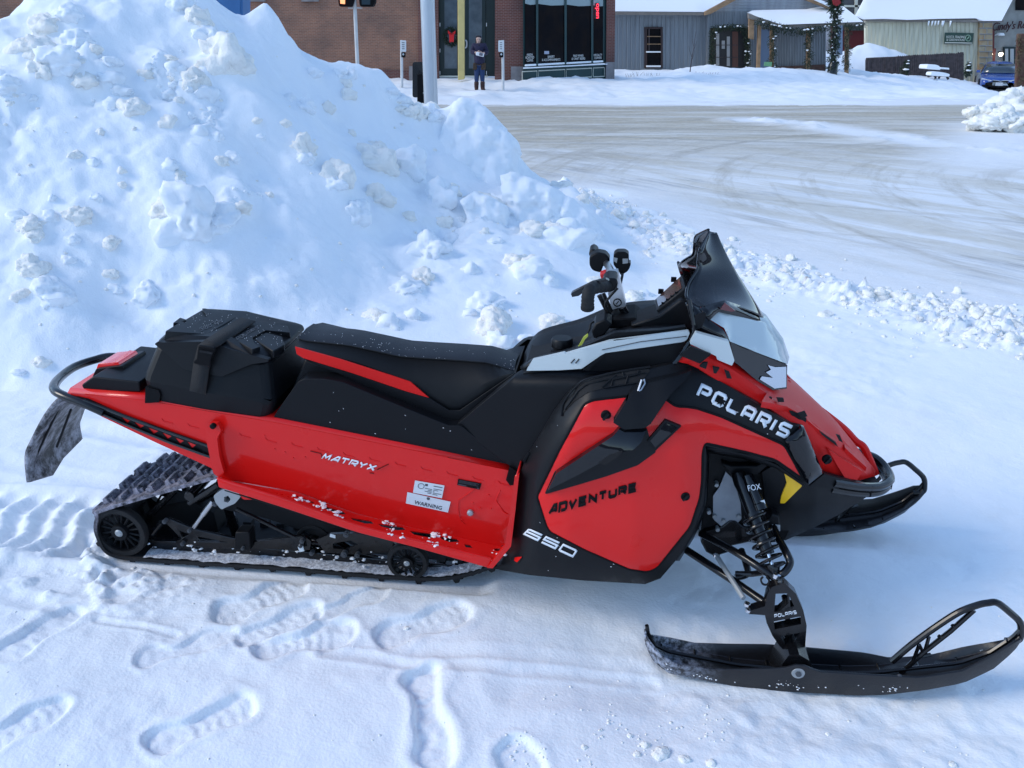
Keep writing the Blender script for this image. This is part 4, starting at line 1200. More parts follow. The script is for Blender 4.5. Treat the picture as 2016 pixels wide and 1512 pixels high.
prism('body_core', [(1030, 735), (1345, 655), (1420, 720), (1545, 800), (1600, 930), (1560, 1010), (1500, 1000), (1400, 900), (1360, 1040), (1280, 1110), (1030, 1090), (1050, 930)], P, -.17, .17, M_DEEP, S, bevel=0)  # added black filler, stops light passing through the bodywork

# ---- side bodywork
shell = [(966, 1119), (985, 1112), (1003, 1078), (1022, 936), (1040, 896), (1090, 813), (1120, 772), (1165, 748), (1255, 732), (1330, 715), (1368, 721), (1400, 740), (1480, 788), (1560, 837), (1582, 842), (1620, 930), (1592, 955), (1583, 951), (1526, 910), (1390, 878), (1387, 946), (1385, 990), (1362, 1052), (1330, 1104), (1300, 1139), (1270, 1150), (1150, 1143), (1040, 1132)]
def yshell(u, v):
    e = cl(segdist((u, v), [(966, 1119), (1003, 1078), (1022, 936), (1040, 896), (1090, 813), (1120, 772), (1090, 813), (1040, 896), (1022, 936), (1003, 1078)]) / 46.0, 0, 1)
    return yb(u, v) + .055 * (1 - e) ** 1.5 + .03 * cl((v - 1100) / 50, 0, 1) ** 2
skin('side_shell', shell, P, yshell, M_BLK2, S, th=.02, grid=13, bevel=.006, mirror=True, seg=3)
redp = [(1057, 977), (1100, 888), (1150, 796), (1167, 788), (1237, 780), (1300, 778), (1330, 800), (1369, 803), (1420, 820), (1544, 876), (1584, 948), (1576, 940), (1526, 905), (1470, 890), (1388, 872), (1383, 890), (1382, 946), (1378, 980), (1359, 1037), (1294, 1118), (1275, 1126), (1239, 1121), (1150, 1082), (1083, 1047), (1076, 1036)]
# a sculpted panel: a crease runs from the upper right to the fastener
def yred(u, v):
    b = .006
    b += .012 * math.exp(-((u - 1330 - (v - 860) * .1) / 40.0) ** 2) * cl((1000 - v) / 120, 0, 1)
    b += .006 * cl((v - 960) / 60, 0, 1) * cl((1110 - v) / 60, 0, 1)
    return yshell(u, v) - b
skin('side_panel', redp, P, yred, M_RED, S, th=.008, grid=12, bevel=.0025, rnd=7, pillow=.004, pw=16, mirror=True)
# black gasket line around the red panel
ring = rnd2(redp, 9)
MB().tube([P(u, v, yred(u, v) + .001) for u, v in resamp(ring, 12)], .0042, 6, closed=True).build('panel_gasket', M_TXTB, S)
z6 = lambda *p: zz(p, 3.6, 1000, 760)
frame = z6((262, 762), (330, 610), (480, 515), (740, 340), (790, 285), (985, 300), (1010, 395), (1050, 468), (920, 562), (700, 640), (500, 700), (275, 765))
skin('intake_frame', frame, P, lambda u, v: yred(u, v) - .008, M_BLK2, S, th=.014, grid=10, bevel=.003, rnd=3)
scoop = z6((278, 745), (340, 622), (480, 530), (745, 355), (800, 290), (835, 300), (985, 300), (945, 400), (885, 455), (810, 470), (700, 520), (480, 640), (300, 730))
o_sc = skin('intake_scoop', scoop, P, lambda u, v: yshell(u, v) - .032 - .00012 * (u - 1075) + .05 * (max(0, 905 - v + (u - 1180) * .25) / 80.0) ** 2 * .5, M_GLOSS, S, th=.024, grid=9, bevel=.005, rnd=3)
skin('intake_mouth', z6((640, 545), (720, 490), (812, 462), (770, 510), (690, 560)), P, lambda u, v: yshell(u, v) - .033 - .00012 * (u - 1075), M_DEEP, o_sc, th=.004, grid=7, bevel=0)
cover = [(1246, 770), (1262, 757), (1330, 742), (1362, 729), (1352, 745), (1319, 778), (1281, 835), (1269, 843), (1229, 846), (1207, 832), (1236, 785)]
skin('airbox_cover', cover, P, lambda u, v: yred(u, v) - .024 - .018 * cl((v - 740) / 80, 0, 1), M_BLK, S, th=.03, grid=10, bevel=.004, rnd=2)
MB().tube([P(u, v, yred(u, v) - .03) for u, v in ((1256, 770), (1263, 748), (1268, 747), (1270, 755), (1262, 768), (1258, 770))], .003, 6).build('cover_clip', M_ALU, S)
skin('panel_window', [(1274, 869), (1309, 827), (1341, 840), (1290, 888)], P, lambda u, v: yred(u, v) - .014, M_BLK, S, th=.012, grid=8, bevel=.002)
skin('window_pane', [(1280, 868), (1311, 833), (1334, 842), (1290, 881)], P, lambda u, v: yred(u, v) - .0155, M_GLOSS, S, th=.002, grid=8, bevel=0)
strip_ = [(1578, 841), (1584, 843), (1621, 931), (1592, 954), (1586, 948), (1552, 878), (1546, 868)]
skin('gloss_corner', strip_, P, lambda u, v: yb(u, v) - .012, M_GLOSS, S, th=.016, grid=7, bevel=.003, mirror=True, pillow=.012, pw=20)
def fastener(u, v, y, r=.0125):
    c = P(u, v, y)
    o = MB().lathe(c + Vector((0, -.008, 0)), (0, 1, 0), [(0, r * .4), (0, r * .8), (.002, r), (.012, r * 1.05)], 20).build('quarter_turn_fastener', M_TXTB, S)
    MB().box(c + Vector((0, -.011, 0)), (r * .45, .008, r * 1.7), Matrix.Rotation(R(35), 3, 'Y')).build('fastener_tab', M_BLK, o)
fastener(1193, 817, yred(1193, 817), .014)
fastener(1349, 976, yred(1349, 976))
for a, b, c in (((1180, 790), (1186, 800), (1190, 795)),):
    pass
# band lettering and other lettering on the body
surfb = lambda u, v: P(u, v, yshell(u, v) - .0025)
letters('brand_lettering', 'POLARIS', [(1369, 780), (1548, 865), (1564, 839), (1381, 754)], surfb, M_TXTW, S, t=.25, asp=.86, gap=.24)
st = MB()
cst = [(0.0, 0.0)]
sp_ = []
for i in range(11):
    r_ = 1.0 if i % 2 == 0 else .42
    an = math.pi * i / 8 + .2
    sp_.append((1421 + 12.5 * r_ * math.cos(an), 790 + 11.5 * r_ * math.sin(an)))
skin('brand_star', sp_, P, lambda u, v: yshell(u, v) - .0048, M_TXTB, S, th=.001, grid=30, bevel=0)
surfr = lambda u, v: P(u, v, yred(u, v) - .0066)
letters('model_lettering', 'aDVENTURE', [(1079, 1015), (1254, 968), (1254, 949), (1081, 994)], surfr, M_TXTB, S, t=.32, asp=1.0, gap=.2)
letters('engine_lettering', '650', [(1029, 1052), (1128, 1098), (1138, 1083), (1041, 1040)], surfb, M_TXTW, S, t=.24, asp=2.0, gap=.35)
surft = lambda u, v: P(u, v, ytun(u, v) - .003)
letters('chassis_lettering', 'MaTRYX', [(631, 904), (736, 928), (744, 916), (639, 892)], surft, M_TXTW, S, t=.26, asp=1.35, gap=.2)
mb = MB().tube([surft(u, v) for u, v in ((611, 888), (632, 893), (634, 902))], .0013, 4).tube([surft(u, v) for u, v in ((742, 925), (765, 914))], .0013, 4).tube([surft(u, v) for u, v in ((728, 931), (736, 932))], .0013, 4)
mb.build('chassis_lettering_line', M_TXTB, S)
# warning and data stickers
def sticker(name, q, m, lines, mt, seed=1):
    o = skin(name, q, P, lambda u, v: ytun(u, v) - .0035, m, S, th=.001, grid=14, bevel=0)
    c = [Vector(p) for p in q]
    mb = MB()
    for (a0, a1, b0, b1) in lines:
        v = []
        for a, b in ((a0, b0), (a1, b0), (a1, b1), (a0, b1)):
            p = c[3] * (1 - a) * (1 - b) + c[2] * a * (1 - b) + c[1] * a * b + c[0] * (1 - a) * b
            v.append(P(p.x, p.y, ytun(p.x, p.y) - .0042))
        mb.add(v, [(0, 1, 2, 3)])
    if lines: mb.build(name + '_print', mt, o, sm=False)
    return o
ln = [(.38 + .1 * (i % 2), .62, .50 - i * .11, .545 - i * .11) for i in range(4)] + [(.66, .95 - .12 * (i % 3), .58 - i * .11, .625 - i * .11) for i in range(5)] + [(.65, .95, .78, .84), (.36, .45, .72, .88)]
o = sticker('data_sticker', [(817, 946), (875, 956), (870, 981), (813, 970)], M_LABEL, ln, M_TXTG)
mb = MB()
mb.tube([P(829 + 6 * math.cos(k * .4), 957 + 5 * math.sin(k * .4), ytun(829, 957) - .0042) for k in range(16)], .0009, 4, closed=True).build('data_sticker_mark', M_TXTG, o)
o = sticker('warning_sticker', [(802, 969), (887, 988), (882, 1009), (799, 991)], M_LABEL, [], M_TXTB)
words('warning_text', 'WARNING', [(815, 992), (869, 1004), (871, 997), (817, 985)], lambda u, v: P(u, v, ytun(u, v) - .0044), M_TXTB, o, .0004)
mb = MB().lathe(P(843, 982, ytun(843, 982) - .0045), (0, 1, 0), [(0, .001), (0, .005), (.001, .0055)], 16).build('warning_mark', M_TXTG, o)
sticker('rating_plate', [(902, 943), (948, 952), (944, 964), (900, 955)], M_TXTB, [(.06, .9 - .1 * (i % 2), .78 - i * .16, .84 - i * .16) for i in range(3)] + [(.04, .4, .08, .22), (.88, .96, .08, .24)], M_TXTG)
# white trim stripe and recess below it
ytr = lambda u, v: interp([(1030, -.175), (1150, -.22), (1360, -.235)])(u)
stripe = [(1036, 730), (1049, 709), (1111, 695), (1114, 697), (1200, 672), (1356, 652), (1358, 656), (1353, 668), (1346, 673), (1192, 695), (1184, 699), (1145, 726), (1100, 729)]
skin('white_trim', stripe, P, lambda u, v: ytr(u, v) - .004, M_WHITE, S, th=.016, grid=11, bevel=.003, rnd=2)
mb = MB().tube([P(u, v, ytr(u, v) - .0055) for u, v in ((1185, 689), (1260, 673), (1352, 662))], .0012, 4).tube([P(u, v, ytr(u, v) - .0055) for u, v in ((1124, 715), (1131, 707))], .002, 4).tube([P(u, v, ytr(u, v) - .0055) for u, v in ((1133, 715), (1140, 707))], .002, 4)
mb.build('trim_groove', M_TXTG, S)
skin('knee_recess', [(1148, 729), (1188, 697), (1347, 674), (1350, 678), (1328, 712), (1250, 726), (1172, 731)], P, lambda u, v: ytr(u, v) + .004, M_BLK, S, th=.02, grid=11, bevel=.003)
skin('knee_edge', [(1147, 728), (1185, 699), (1189, 701), (1158, 730)], P, lambda u, v: ytr(u, v) - .001, M_BLK2, S, th=.008, grid=9, bevel=.001)
skin('console_side', [(1131, 690), (1210, 655), (1300, 650), (1349, 643), (1354, 653), (1200, 672), (1115, 695)], P, lambda u, v: ytr(u, v) + .02, M_BLK, S, th=.02, grid=11)
vent = [(1108, 814), (1113, 795), (1135, 766), (1152, 752), (1180, 744), (1210, 735), (1276, 725), (1280, 730), (1262, 752), (1190, 764), (1158, 772), (1130, 790)]
skin('side_vent', vent, P, lambda u, v: yshell(u, v) - .002, M_DEEP, S, th=.01, grid=9, bevel=.001)
mb = MB()
q = lambda u, v: P(u, v, yshell(u, v) - .005)
for l in (((1112, 806), (1138, 770), (1154, 757), (1186, 748), (1270, 733)), ((1185, 762), (1212, 738)), ((1203, 760), (1206, 747), (1228, 743), (1256, 737)), ((1228, 742), (1226, 733)), ((1231, 757), (1236, 740)), ((1255, 735), (1257, 728)), ((1190, 763), (1262, 752))):
    mb.tube([q(*p) for p in l], .0022, 6)
mb.build('vent_bar', M_BLK2, S)
MB().tube(catmull([q(*p) for p in ((1106, 818), (1110, 792), (1133, 762), (1151, 748), (1180, 740), (1215, 732), (1280, 722))], 5), .003, 6).build('vent_rim', M_BLK2, S)
skin('shell_slot', [(1029, 908), (1040, 890), (1043, 893), (1032, 912)], P, lambda u, v: yshell(u, v) - .003, M_DEEP, S, th=.004, grid=8, bevel=0)
skin('shell_slot', [(1004, 1104), (1013, 1096), (1028, 1098), (1020, 1110), (1006, 1114)], P, lambda u, v: yshell(u, v) - .003, M_DEEP, S, th=.004, grid=8, bevel=0)
skin('shell_red_tab', [(1013, 1098), (1027, 1097), (1018, 1107), (1012, 1104)], P, lambda u, v: yshell(u, v) - .005, M_RED, S, th=.003, grid=8, bevel=0)

# flakes caught on the bodywork
mb = MB()
for i in range(75):
    u, v = rr.uniform(1030, 1600), rr.uniform(700, 1130)
    if not inpoly((u, v), shell) or inpoly((u, v), redp): continue
    c = P(u, v, yshell(u, v) - .003); a = rr.uniform(-.9, .3); l = rr.uniform(.001, .0045)
    mb.tube([c, c + Vector((math.cos(a) * l, 0, math.sin(a) * l))], .0008, 5)
for i in range(40):
    u, v = rr.uniform(545, 990), rr.uniform(770, 905)
    if v < 755 + (u - 600) * .30 or v > 835 + (u - 560) * .19: continue
    c = P(u, v, -.1805); a = rr.uniform(-.9, .3); l = rr.uniform(.001, .004)
    mb.tube([c, c + Vector((math.cos(a) * l, 0, math.sin(a) * l))], .0008, 5)
o = mb.build('body_flakes', M_DIRT, S); o['kind'] = 'stuff'

# ---- front: hood, headlights, windshield, nose
def sd3(rows, n): return [lerp_row([P(*q) for q in r], n) for r in rows]
r0 = [(1334, 712, -.27), (1366, 719, -.265), (1400, 741, -.26), (1480, 789, -.245), (1560, 837, -.225), (1584, 844, -.22), (1602, 885, -.195), (1620, 929, -.17), (1663, 942, -.13), (1692, 946, -.10)]
r1 = [(1352, 684, -.255), (1400, 705, -.24), (1446, 730, -.23), (1510, 775, -.205), (1575, 815, -.18), (1605, 835, -.165), (1640, 868, -.14), (1665, 895, -.115), (1690, 918, -.09), (1712, 940, -.06)]
r2 = [(1372, 672, -.20), (1420, 695, -.19), (1470, 728, -.17), (1530, 772, -.13), (1585, 806, -.11), (1618, 828, -.10), (1652, 856, -.085), (1676, 884, -.07), (1700, 912, -.05), (1722, 938, -.03)]
hr = sd3([r0, r1, r2], 26)
rc = [Vector((p.x + .01, 0, p.z + .005)) for p in hr[2]]
sheet('hood', [mir(hr[0]), mir(hr[1]), mir(hr[2]), rc, hr[2], hr[1], hr[0]], M_REDH, S, th=.008, ang=14)
# raised ribs of the hood
def facet(name, near, m=M_REDH, dz=.0, par=S, mirror=True, th=.012):
    skin(name, near, P, dz, m, par, th=th, grid=12, bevel=.003, mirror=mirror)
yh = lambda u, v: interp([(1330, -.245), (1450, -.215), (1560, -.18), (1620, -.15), (1700, -.085), (1740, -.03)])(u)
vc_ = interp([(1446, 732), (1510, 777), (1575, 817), (1612, 848), (1665, 888), (1722, 938)]); yc_ = interp([(1446, -.235), (1510, -.21), (1575, -.185), (1612, -.165), (1665, -.12), (1722, -.05)])
yblade = lambda u, v: yc_(u) - .018 + (vc_(u) - v) * .0042
for q in ([(1500, 790), (1512, 770), (1553, 786), (1585, 808), (1588, 822), (1548, 800)], [(1588, 826), (1618, 822), (1641, 838), (1655, 862), (1646, 870), (1612, 846)], [(1658, 860), (1671, 862), (1697, 896), (1706, 920), (1690, 906), (1664, 882)]):
    skin('hood_blade', q, P, yblade, M_REDH, S, th=.02, grid=7, bevel=.002, mirror=True, back=Vector((0, .3, -1)))
for q in ([(1549, 802), (1588, 824), (1586, 834), (1560, 820)], [(1613, 848), (1646, 872), (1650, 880), (1618, 856)]):
    skin('hood_gap', q, P, lambda u, v: yc_(u) - .012, M_DEEP, S, th=.01, grid=6, bevel=0)
skin('hood_fang', [(1630, 884), (1652, 900), (1698, 928), (1688, 945), (1664, 942), (1648, 916)], P, lambda u, v: yh(u, v) - .028, M_REDH, S, th=.02, grid=10, bevel=.003, mirror=True)
MB().tube(catmull([P(u, v, y) for u, v, y in ((1548, 752, .06), (1556, 766, .06), (1570, 778, .06), (1615, 808, .07), (1660, 843, .07), (1684, 868, .06), (1700, 880, .05), (1712, 905, .04), (1724, 934, .03))], 5), .012, 8).build('hood_edge', M_REDH, S)
for h in (z for z in ([(1377, 722), (1384, 714), (1394, 714), (1390, 727)], [(1403, 722), (1417, 725), (1410, 736), (1405, 735)], [(1426, 729), (1436, 733), (1441, 746), (1431, 745)], [(1505, 782), (1520, 783), (1520, 791), (1511, 790)], [(1529, 784), (1543, 785), (1544, 792), (1532, 792)])):
    skin('hood_vent', h, P, lambda u, v: yh(u, v) - .045, M_DEEP, S, th=.01, grid=7, bevel=.001)
for h in ([(1570, 815), (1585, 810), (1590, 820), (1578, 823)], [(1646, 856), (1654, 858), (1660, 872), (1652, 868)]):
    skin('hood_grille', h, P, lambda u, v: yh(u, v) - .034, M_DEEP, S, th=.008, grid=6, bevel=.001)
skin('hood_recess', [(1338, 700), (1360, 682), (1400, 698), (1378, 716)], P, lambda u, v: -.288, M_BLK, S, th=.01, grid=8, bevel=.002)
fastener(1628, 904, -.20, .013)
# white hood pod
vlow_ = interp([(1398, 630), (1426, 650), (1437, 673), (1490, 695), (1552, 720)]); vtop_ = interp([(1398, 628), (1415, 612), (1507, 635), (1539, 678), (1552, 715)])
yl_ = interp([(1398, -.235), (1437, -.235), (1550, -.165)]); yt_ = interp([(1398, -.22), (1415, -.185), (1507, -.075), (1552, -.05)])
def ypod(u, v):
    t = cl((vlow_(u) - v) / max(3, vlow_(u) - vtop_(u)), 0, 1)
    return yl_(u) + (yt_(u) - yl_(u)) * t ** .8
skin('hood_pod', [(1398, 629), (1415, 613), (1507, 636), (1539, 679), (1551, 717), (1490, 694), (1437, 672), (1426, 646)], P, ypod, M_WHITE, S, th=.012, grid=8, bevel=.002, mirror=True)
t_ = [P(u, v, yt_(u) + .004) for u, v in ((1418, 614), (1460, 625), (1507, 637), (1539, 680), (1551, 716))]
sheet('hood_pod_top', [t_, [Vector((p.x + .012, 0, p.z + .004)) for p in t_], mir(t_)], M_WHITE, S, th=.006)
skin('white_cheek', [(1358, 677), (1370, 655), (1435, 673), (1446, 710), (1441, 720), (1412, 708), (1410, 701)], P, lambda u, v: -.276, M_WHITE, S, th=.02, grid=10, bevel=.004, rnd=2, mirror=True)
# headlight
skin('headlight_bucket', [(1437, 674), (1462, 686), (1549, 719), (1549, 762), (1520, 768), (1490, 748), (1446, 714)], P, lambda u, v: interp([(1437, -.20), (1549, -.10)])(u), M_DEEP, S, th=.06, grid=12, mirror=True)
hl = skin('headlight', [(1438, 673), (1462, 685), (1550, 719), (1549, 765), (1522, 768), (1490, 749), (1446, 712)], P, lambda u, v: interp([(1437, -.232), (1549, -.125)])(u), M_SMOKE, S, th=.004, grid=12, bevel=.001, mirror=True)
skin('headlight_reflector', [(1512, 719), (1526, 723), (1548, 722), (1548, 762), (1525, 765), (1496, 747), (1500, 741), (1522, 744), (1508, 733), (1518, 728)], P, lambda u, v: interp([(1437, -.236), (1549, -.130)])(u), mat('lamp_reflector', (0.55, 0.60, 0.66), 0.16, metal=0.8, coat=1.0), hl, th=.002, grid=10, bevel=0)
# windshield: one smoked screen wrapped round the dash
wsn = [(1397, 457, -.016), (1386, 476, -.056), (1377, 493, -.084), (1374, 516, -.080), (1373, 532, -.088), (1364, 545, -.108), (1357, 556, -.124), (1351, 575, -.155), (1352, 592, -.185), (1377, 607, -.20)]
wsq = [(1398, 459, -.008), (1400, 476, -.020), (1406, 500, -.034), (1413, 535, -.050), (1417, 558, -.075), (1421, 578, -.12), (1427, 592, -.160)]
wsc = [(1398, 458, 0.0), (1407, 475, 0), (1428, 512, 0), (1452, 548, 0), (1475, 580, 0), (1494, 608, 0), (1508, 634, 0)]
A_, B_, C_ = sd3([wsn, wsq, wsc], 12)
D_ = [(a.lerp(c, .72) + Vector((.03, 0, .0))) for a, c in zip(B_, C_)]
sheet('windshield', [mir(A_), mir(B_), mir(D_), C_, D_, B_, A_], M_SMOKE, S, th=.004, sub=2, ang=80)
MB().tube(catmull(A_, 3), .0042, 6).build('windshield_edge', M_GLOSS, S)
MB().tube(catmull(mir(A_), 3), .0042, 6).build('windshield_edge', M_GLOSS, S)
# gloss black cowl below the screen
c0 = [(1352, 594, -.225), (1358, 625, -.238), (1366, 645, -.243), (1372, 655, -.245), (1405, 663, -.248), (1436, 673, -.245)]
c1 = [(1377, 607, -.217), (1384, 616, -.225), (1392, 624, -.23), (1398, 630, -.235), (1424, 649, -.236), (1437, 672, -.238)]
cr = sd3([c0, c1], 16)
sheet('cowl', cr, M_GLOSS, S, th=.008, ang=25, mirror=True)
B1_ = [(1377, 606, -.217), (1404, 597, -.19), (1427, 591, -.165), (1460, 602, -.10), (1490, 617, -.05), (1508, 633, 0)]
B2_ = [(1398, 630, -.237), (1415, 613, -.195), (1440, 618, -.165), (1470, 626, -.12), (1495, 633, -.09), (1509, 639, -.06)]
cr = sd3([B1_, B2_], 16)
sheet('cowl', cr, M_GLOSS, S, th=.008, ang=25, mirror=True)
skin('cowl_scoop', [(1368, 622), (1380, 616), (1391, 615), (1388, 632), (1380, 646), (1369, 650), (1366, 636)], P, -.246, M_BLK, S, th=.006, grid=8, rnd=4)
skin('cowl_reflector', [(1427, 596), (1448, 612), (1440, 614), (1418, 609)], P, -.19, mat('reflector_dark_red', (0.10, 0.008, 0.012), .2, coat=1), S, th=.004, grid=8, bevel=0)
MB().tube(catmull([P(1356, 590, -.23), P(1366, 640, -.245), P(1364, 664, -.25), P(1335, 706, -.265), P(1326, 716, -.268)], 5), .0065, 8).build('cowl_edge', M_GLOSS, S)
prism('dash_pod', [(1240, 642), (1297, 622), (1340, 590), (1356, 592), (1366, 640), (1366, 652), (1300, 652)], P, -.11, .02, M_BLK2, S, bevel=.006)
g = [P(1292, 611, -.075), P(1349, 566, -.075), P(1343, 540, .075), P(1287, 592, .075)]
gn = (g[1] - g[0]).cross(g[3] - g[0]).normalized()
if gn.z < 0: gn = -gn
mb = MB().add(g + [p - gn * .035 for p in g], [(0, 1, 2, 3), (7, 6, 5, 4), (0, 4, 5, 1), (1, 5, 6, 2), (2, 6, 7, 3), (3, 7, 4, 0)])
gd = bev(mb.build('gauge', M_BLK2, S), .004)
gc = sum(g, Vector()) / 4
MB().add([gc + (p - gc) * .8 + gn * .002 for p in g], [(0, 1, 2, 3)]).build('gauge_screen', M_SCREEN, gd)
mb = MB()
for k in range(4): mb.box(g[0].lerp(g[1], .25 + k * .17).lerp(gc, .1) + gn * .002, (.012, .006, .004))
mb.build('gauge_button', M_TXTB, gd)
mb = MB()
for k in (.3, .75): mb.box(g[3].lerp(g[2], k) + gn * .006, (.016, .01, .014))
mb.build('gauge_lug', M_TXTB, gd)

# ---- wheel well, nose and bumper
ywell = -.15
skin('well_liner', [(1386, 876), (1450, 886), (1526, 908), (1590, 954), (1570, 1010), (1546, 1064), (1500, 1072), (1380, 1052), (1384, 980)], P, lambda u, v: ywell - .035 * cl((u - 1500) / 90, 0, 1), M_BLK, S, th=.02, grid=13)
lip = [(1390, 878), (1460, 890), (1526, 911), (1584, 952)]
sheet('well_roof', [lerp_row([P(u, v, yshell(u, v)) for u, v in lip], 10), lerp_row([P(u, v + 10, ywell) for u, v in lip], 10)], M_BLK, S, th=.006)
lip = [(1390, 878), (1387, 946), (1385, 990), (1364, 1050), (1330, 1104)]
sheet('well_wall', [lerp_row([P(u, v, yshell(u, v)) for u, v in lip], 10), lerp_row([P(u + 8, v, ywell) for u, v in lip], 10)], M_BLK, S, th=.006)
skin('heat_shield', [(1430, 926), (1440, 935), (1449, 960), (1458, 990), (1460, 1022), (1440, 1040), (1422, 1038), (1404, 1022), (1404, 976), (1416, 960)], P, ywell - .012, M_SILV, S, th=.006, grid=9, rnd=3)
nose = [(1542, 906), (1592, 955), (1622, 932), (1666, 944), (1690, 950), (1742, 966), (1718, 974), (1704, 980), (1650, 1014), (1604, 1038), (1546, 1064), (1524, 1052), (1510, 1010), (1500, 930)]
ynose = lambda u, v: interp([(1500, -.20), (1560, -.225), (1600, -.215), (1640, -.18), (1700, -.12), (1750, -.06)])(u) + .08 * cl((v - 985) / 80, 0, 1) ** 1.5
skin('nose_shell', nose, P, ynose, M_BLK2, S, th=.015, grid=12, bevel=.004, mirror=True)
prism('nose_core', [(1560, 930), (1625, 940), (1735, 960), (1700, 975), (1600, 1036), (1545, 1062)], P, -.06, .06, M_BLK, S, bevel=0)
skin('amber_reflector', [(1542, 924), (1549, 932), (1578, 953), (1579, 957), (1545, 991), (1536, 991), (1538, 978), (1549, 951)], P, lambda u, v: ynose(u, v) - .006, M_AMBER, S, th=.006, grid=7, rnd=1.5, mirror=True)
skin('nose_trim', [(1593, 957), (1622, 934), (1664, 944), (1652, 962), (1640, 962)], P, lambda u, v: ynose(u, v) - .004, M_BLK, S, th=.008, grid=9, bevel=.0015)
bp0 = [P(1640, 950, -.175), P(1690, 958, -.13), P(1730, 958, -.085), P(1750, 948, -.04), P(1752, 938, .0), P(1744, 922, .05), P(1728, 905, .09), P(1710, 896, .12), P(1690, 890, .15)]
MB().tube(catmull(bp0, 6), .0135, 10, flat=1.0).build('front_bumper', M_METB, S)
bp1 = [p - Vector((.004, 0, .022)) for p in bp0]
MB().tube(catmull(bp1, 6), .012, 10).build('front_bumper', M_METB, S)
mb = MB()
for k in (1.5, 3.4, 6.5): 
    i = int(k); a = bp0[i].lerp(bp0[i + 1], k - i)
    mb.box(a - Vector((0, 0, .011)), (.018, .02, .036))
mb.build('bumper_joint', M_TXTB, S)

# ---- handlebar
z7 = lambda x, y, yy: P(x / 6.046 + 1100, y / 6.046 + 470, yy)
mb = MB().tube([z7(480, 670, -.03), z7(570, 840, -.03), z7(650, 1000, -.03)], .0075, 8).tube([z7(530, 650, .02), z7(680, 980, .02)], .006, 8).tube([z7(755, 820, -.01), z7(850, 990, -.01)], .012, 12)
hb_ = mb.build('handlebar', M_METB, S)
skin('handlebar_riser', zz([(600, 420), (705, 405), (735, 540), (800, 790), (790, 805), (640, 842), (620, 800), (585, 650)], 6.046, 1100, 470), P, -.03, M_ALU, hb_, th=.05, grid=8, bevel=.004)
MB().tube([P(1215.5 + 7.5 * math.cos(k * .4), 596 + 7 * math.sin(k * .4), -.033) for k in range(16)], .0017, 5, closed=True).tube([P(1213, 599, -.033), P(1218, 593, -.033)], .0015, 5).build('riser_emblem', M_TXTB, hb_)
skin('riser_clamp', zz([(575, 500), (690, 470), (705, 520), (690, 600), (600, 640), (545, 600)], 6.046, 1100, 470), P, -.09, M_METB, hb_, th=.07, grid=8, bevel=.006, rnd=3)
MB().tube(catmull([z7(490, 230, .30), z7(570, 300, .16), z7(620, 380, .06), z7(655, 450, 0), z7(640, 520, -.08), z7(560, 560, -.2)], 6), .011, 14).build('handlebar_tube', M_ALU, hb_)
gp = catmull([z7(600, 560, -.16), z7(500, 570, -.25), z7(400, 590, -.32), z7(355, 650, -.35), z7(345, 740, -.35), z7(343, 815, -.345)], 6)
MB().tube(gp, [.0165 + .0012 * (i % 3 == 0) for i in range(len(gp))], 14).build('grip', M_RUB, hb_)
MB().lathe(gp[-1], gp[-1] - gp[-2], [(-.002, .018), (.004, .018), (.006, .012), (.006, .003)], 16).build('grip_end', M_RUB, hb_)
skin('brake_lever', zz([(145, 660), (160, 640), (400, 520), (560, 480), (600, 500), (520, 520), (380, 570), (240, 680), (160, 695)], 6.046, 1100, 470), P, -.30, M_METB, hb_, th=.018, grid=6, bevel=.003)
prism('grip_control', zz([(520, 520), (580, 470), (690, 480), (700, 560), (640, 640), (520, 600)], 6.046, 1100, 470), P, -.20, -.11, M_BLK, hb_, rnd=5, bevel=.006)
prism('grip_control', zz([(365, 210), (460, 160), (560, 180), (610, 240), (600, 300), (540, 300), (500, 410), (400, 380), (365, 320)], 6.046, 1100, 470), P, .16, .215, M_BLK, hb_, rnd=5, bevel=.005)
prism('grip_guard', zz([(358, 190), (365, 145), (410, 122), (450, 145), (470, 180), (420, 240), (380, 240)], 6.046, 1100, 470), P, .22, .30, M_BLK2, hb_, rnd=5, bevel=.008)
rv = prism('fluid_reservoir', zz([(652, 215), (660, 180), (700, 155), (790, 155), (835, 185), (835, 290), (860, 295), (845, 350), (820, 390), (740, 440), (720, 400), (650, 310)], 6.046, 1100, 470), P, .12, .165, M_BLK, hb_, rnd=4, bevel=.004)
skin('reservoir_window', zz([(655, 225), (700, 235), (690, 290), (660, 270)], 6.046, 1100, 470), P, .115, M_CAST, rv, th=.004, grid=6, bevel=0)
skin('reservoir_window', zz([(760, 240), (825, 240), (825, 290), (760, 300)], 6.046, 1100, 470), P, .115, M_CAST, rv, th=.004, grid=6, bevel=0)
prism('kill_switch', zz([(488, 425), (560, 400), (580, 470), (505, 480)], 6.046, 1100, 470), P, .06, .10, M_KILL, hb_, rnd=2)
MB().tube(catmull([z7(700, 590, -.06), z7(560, 760, -.05), z7(590, 860, -.04), z7(660, 1000, -.02)], 5), .004, 6).tube(catmull([z7(760, 420, .1), z7(740, 520, .05), z7(690, 700, .03), z7(690, 960, .02)], 5), .004, 6).build('control_cable', M_RUB, hb_)
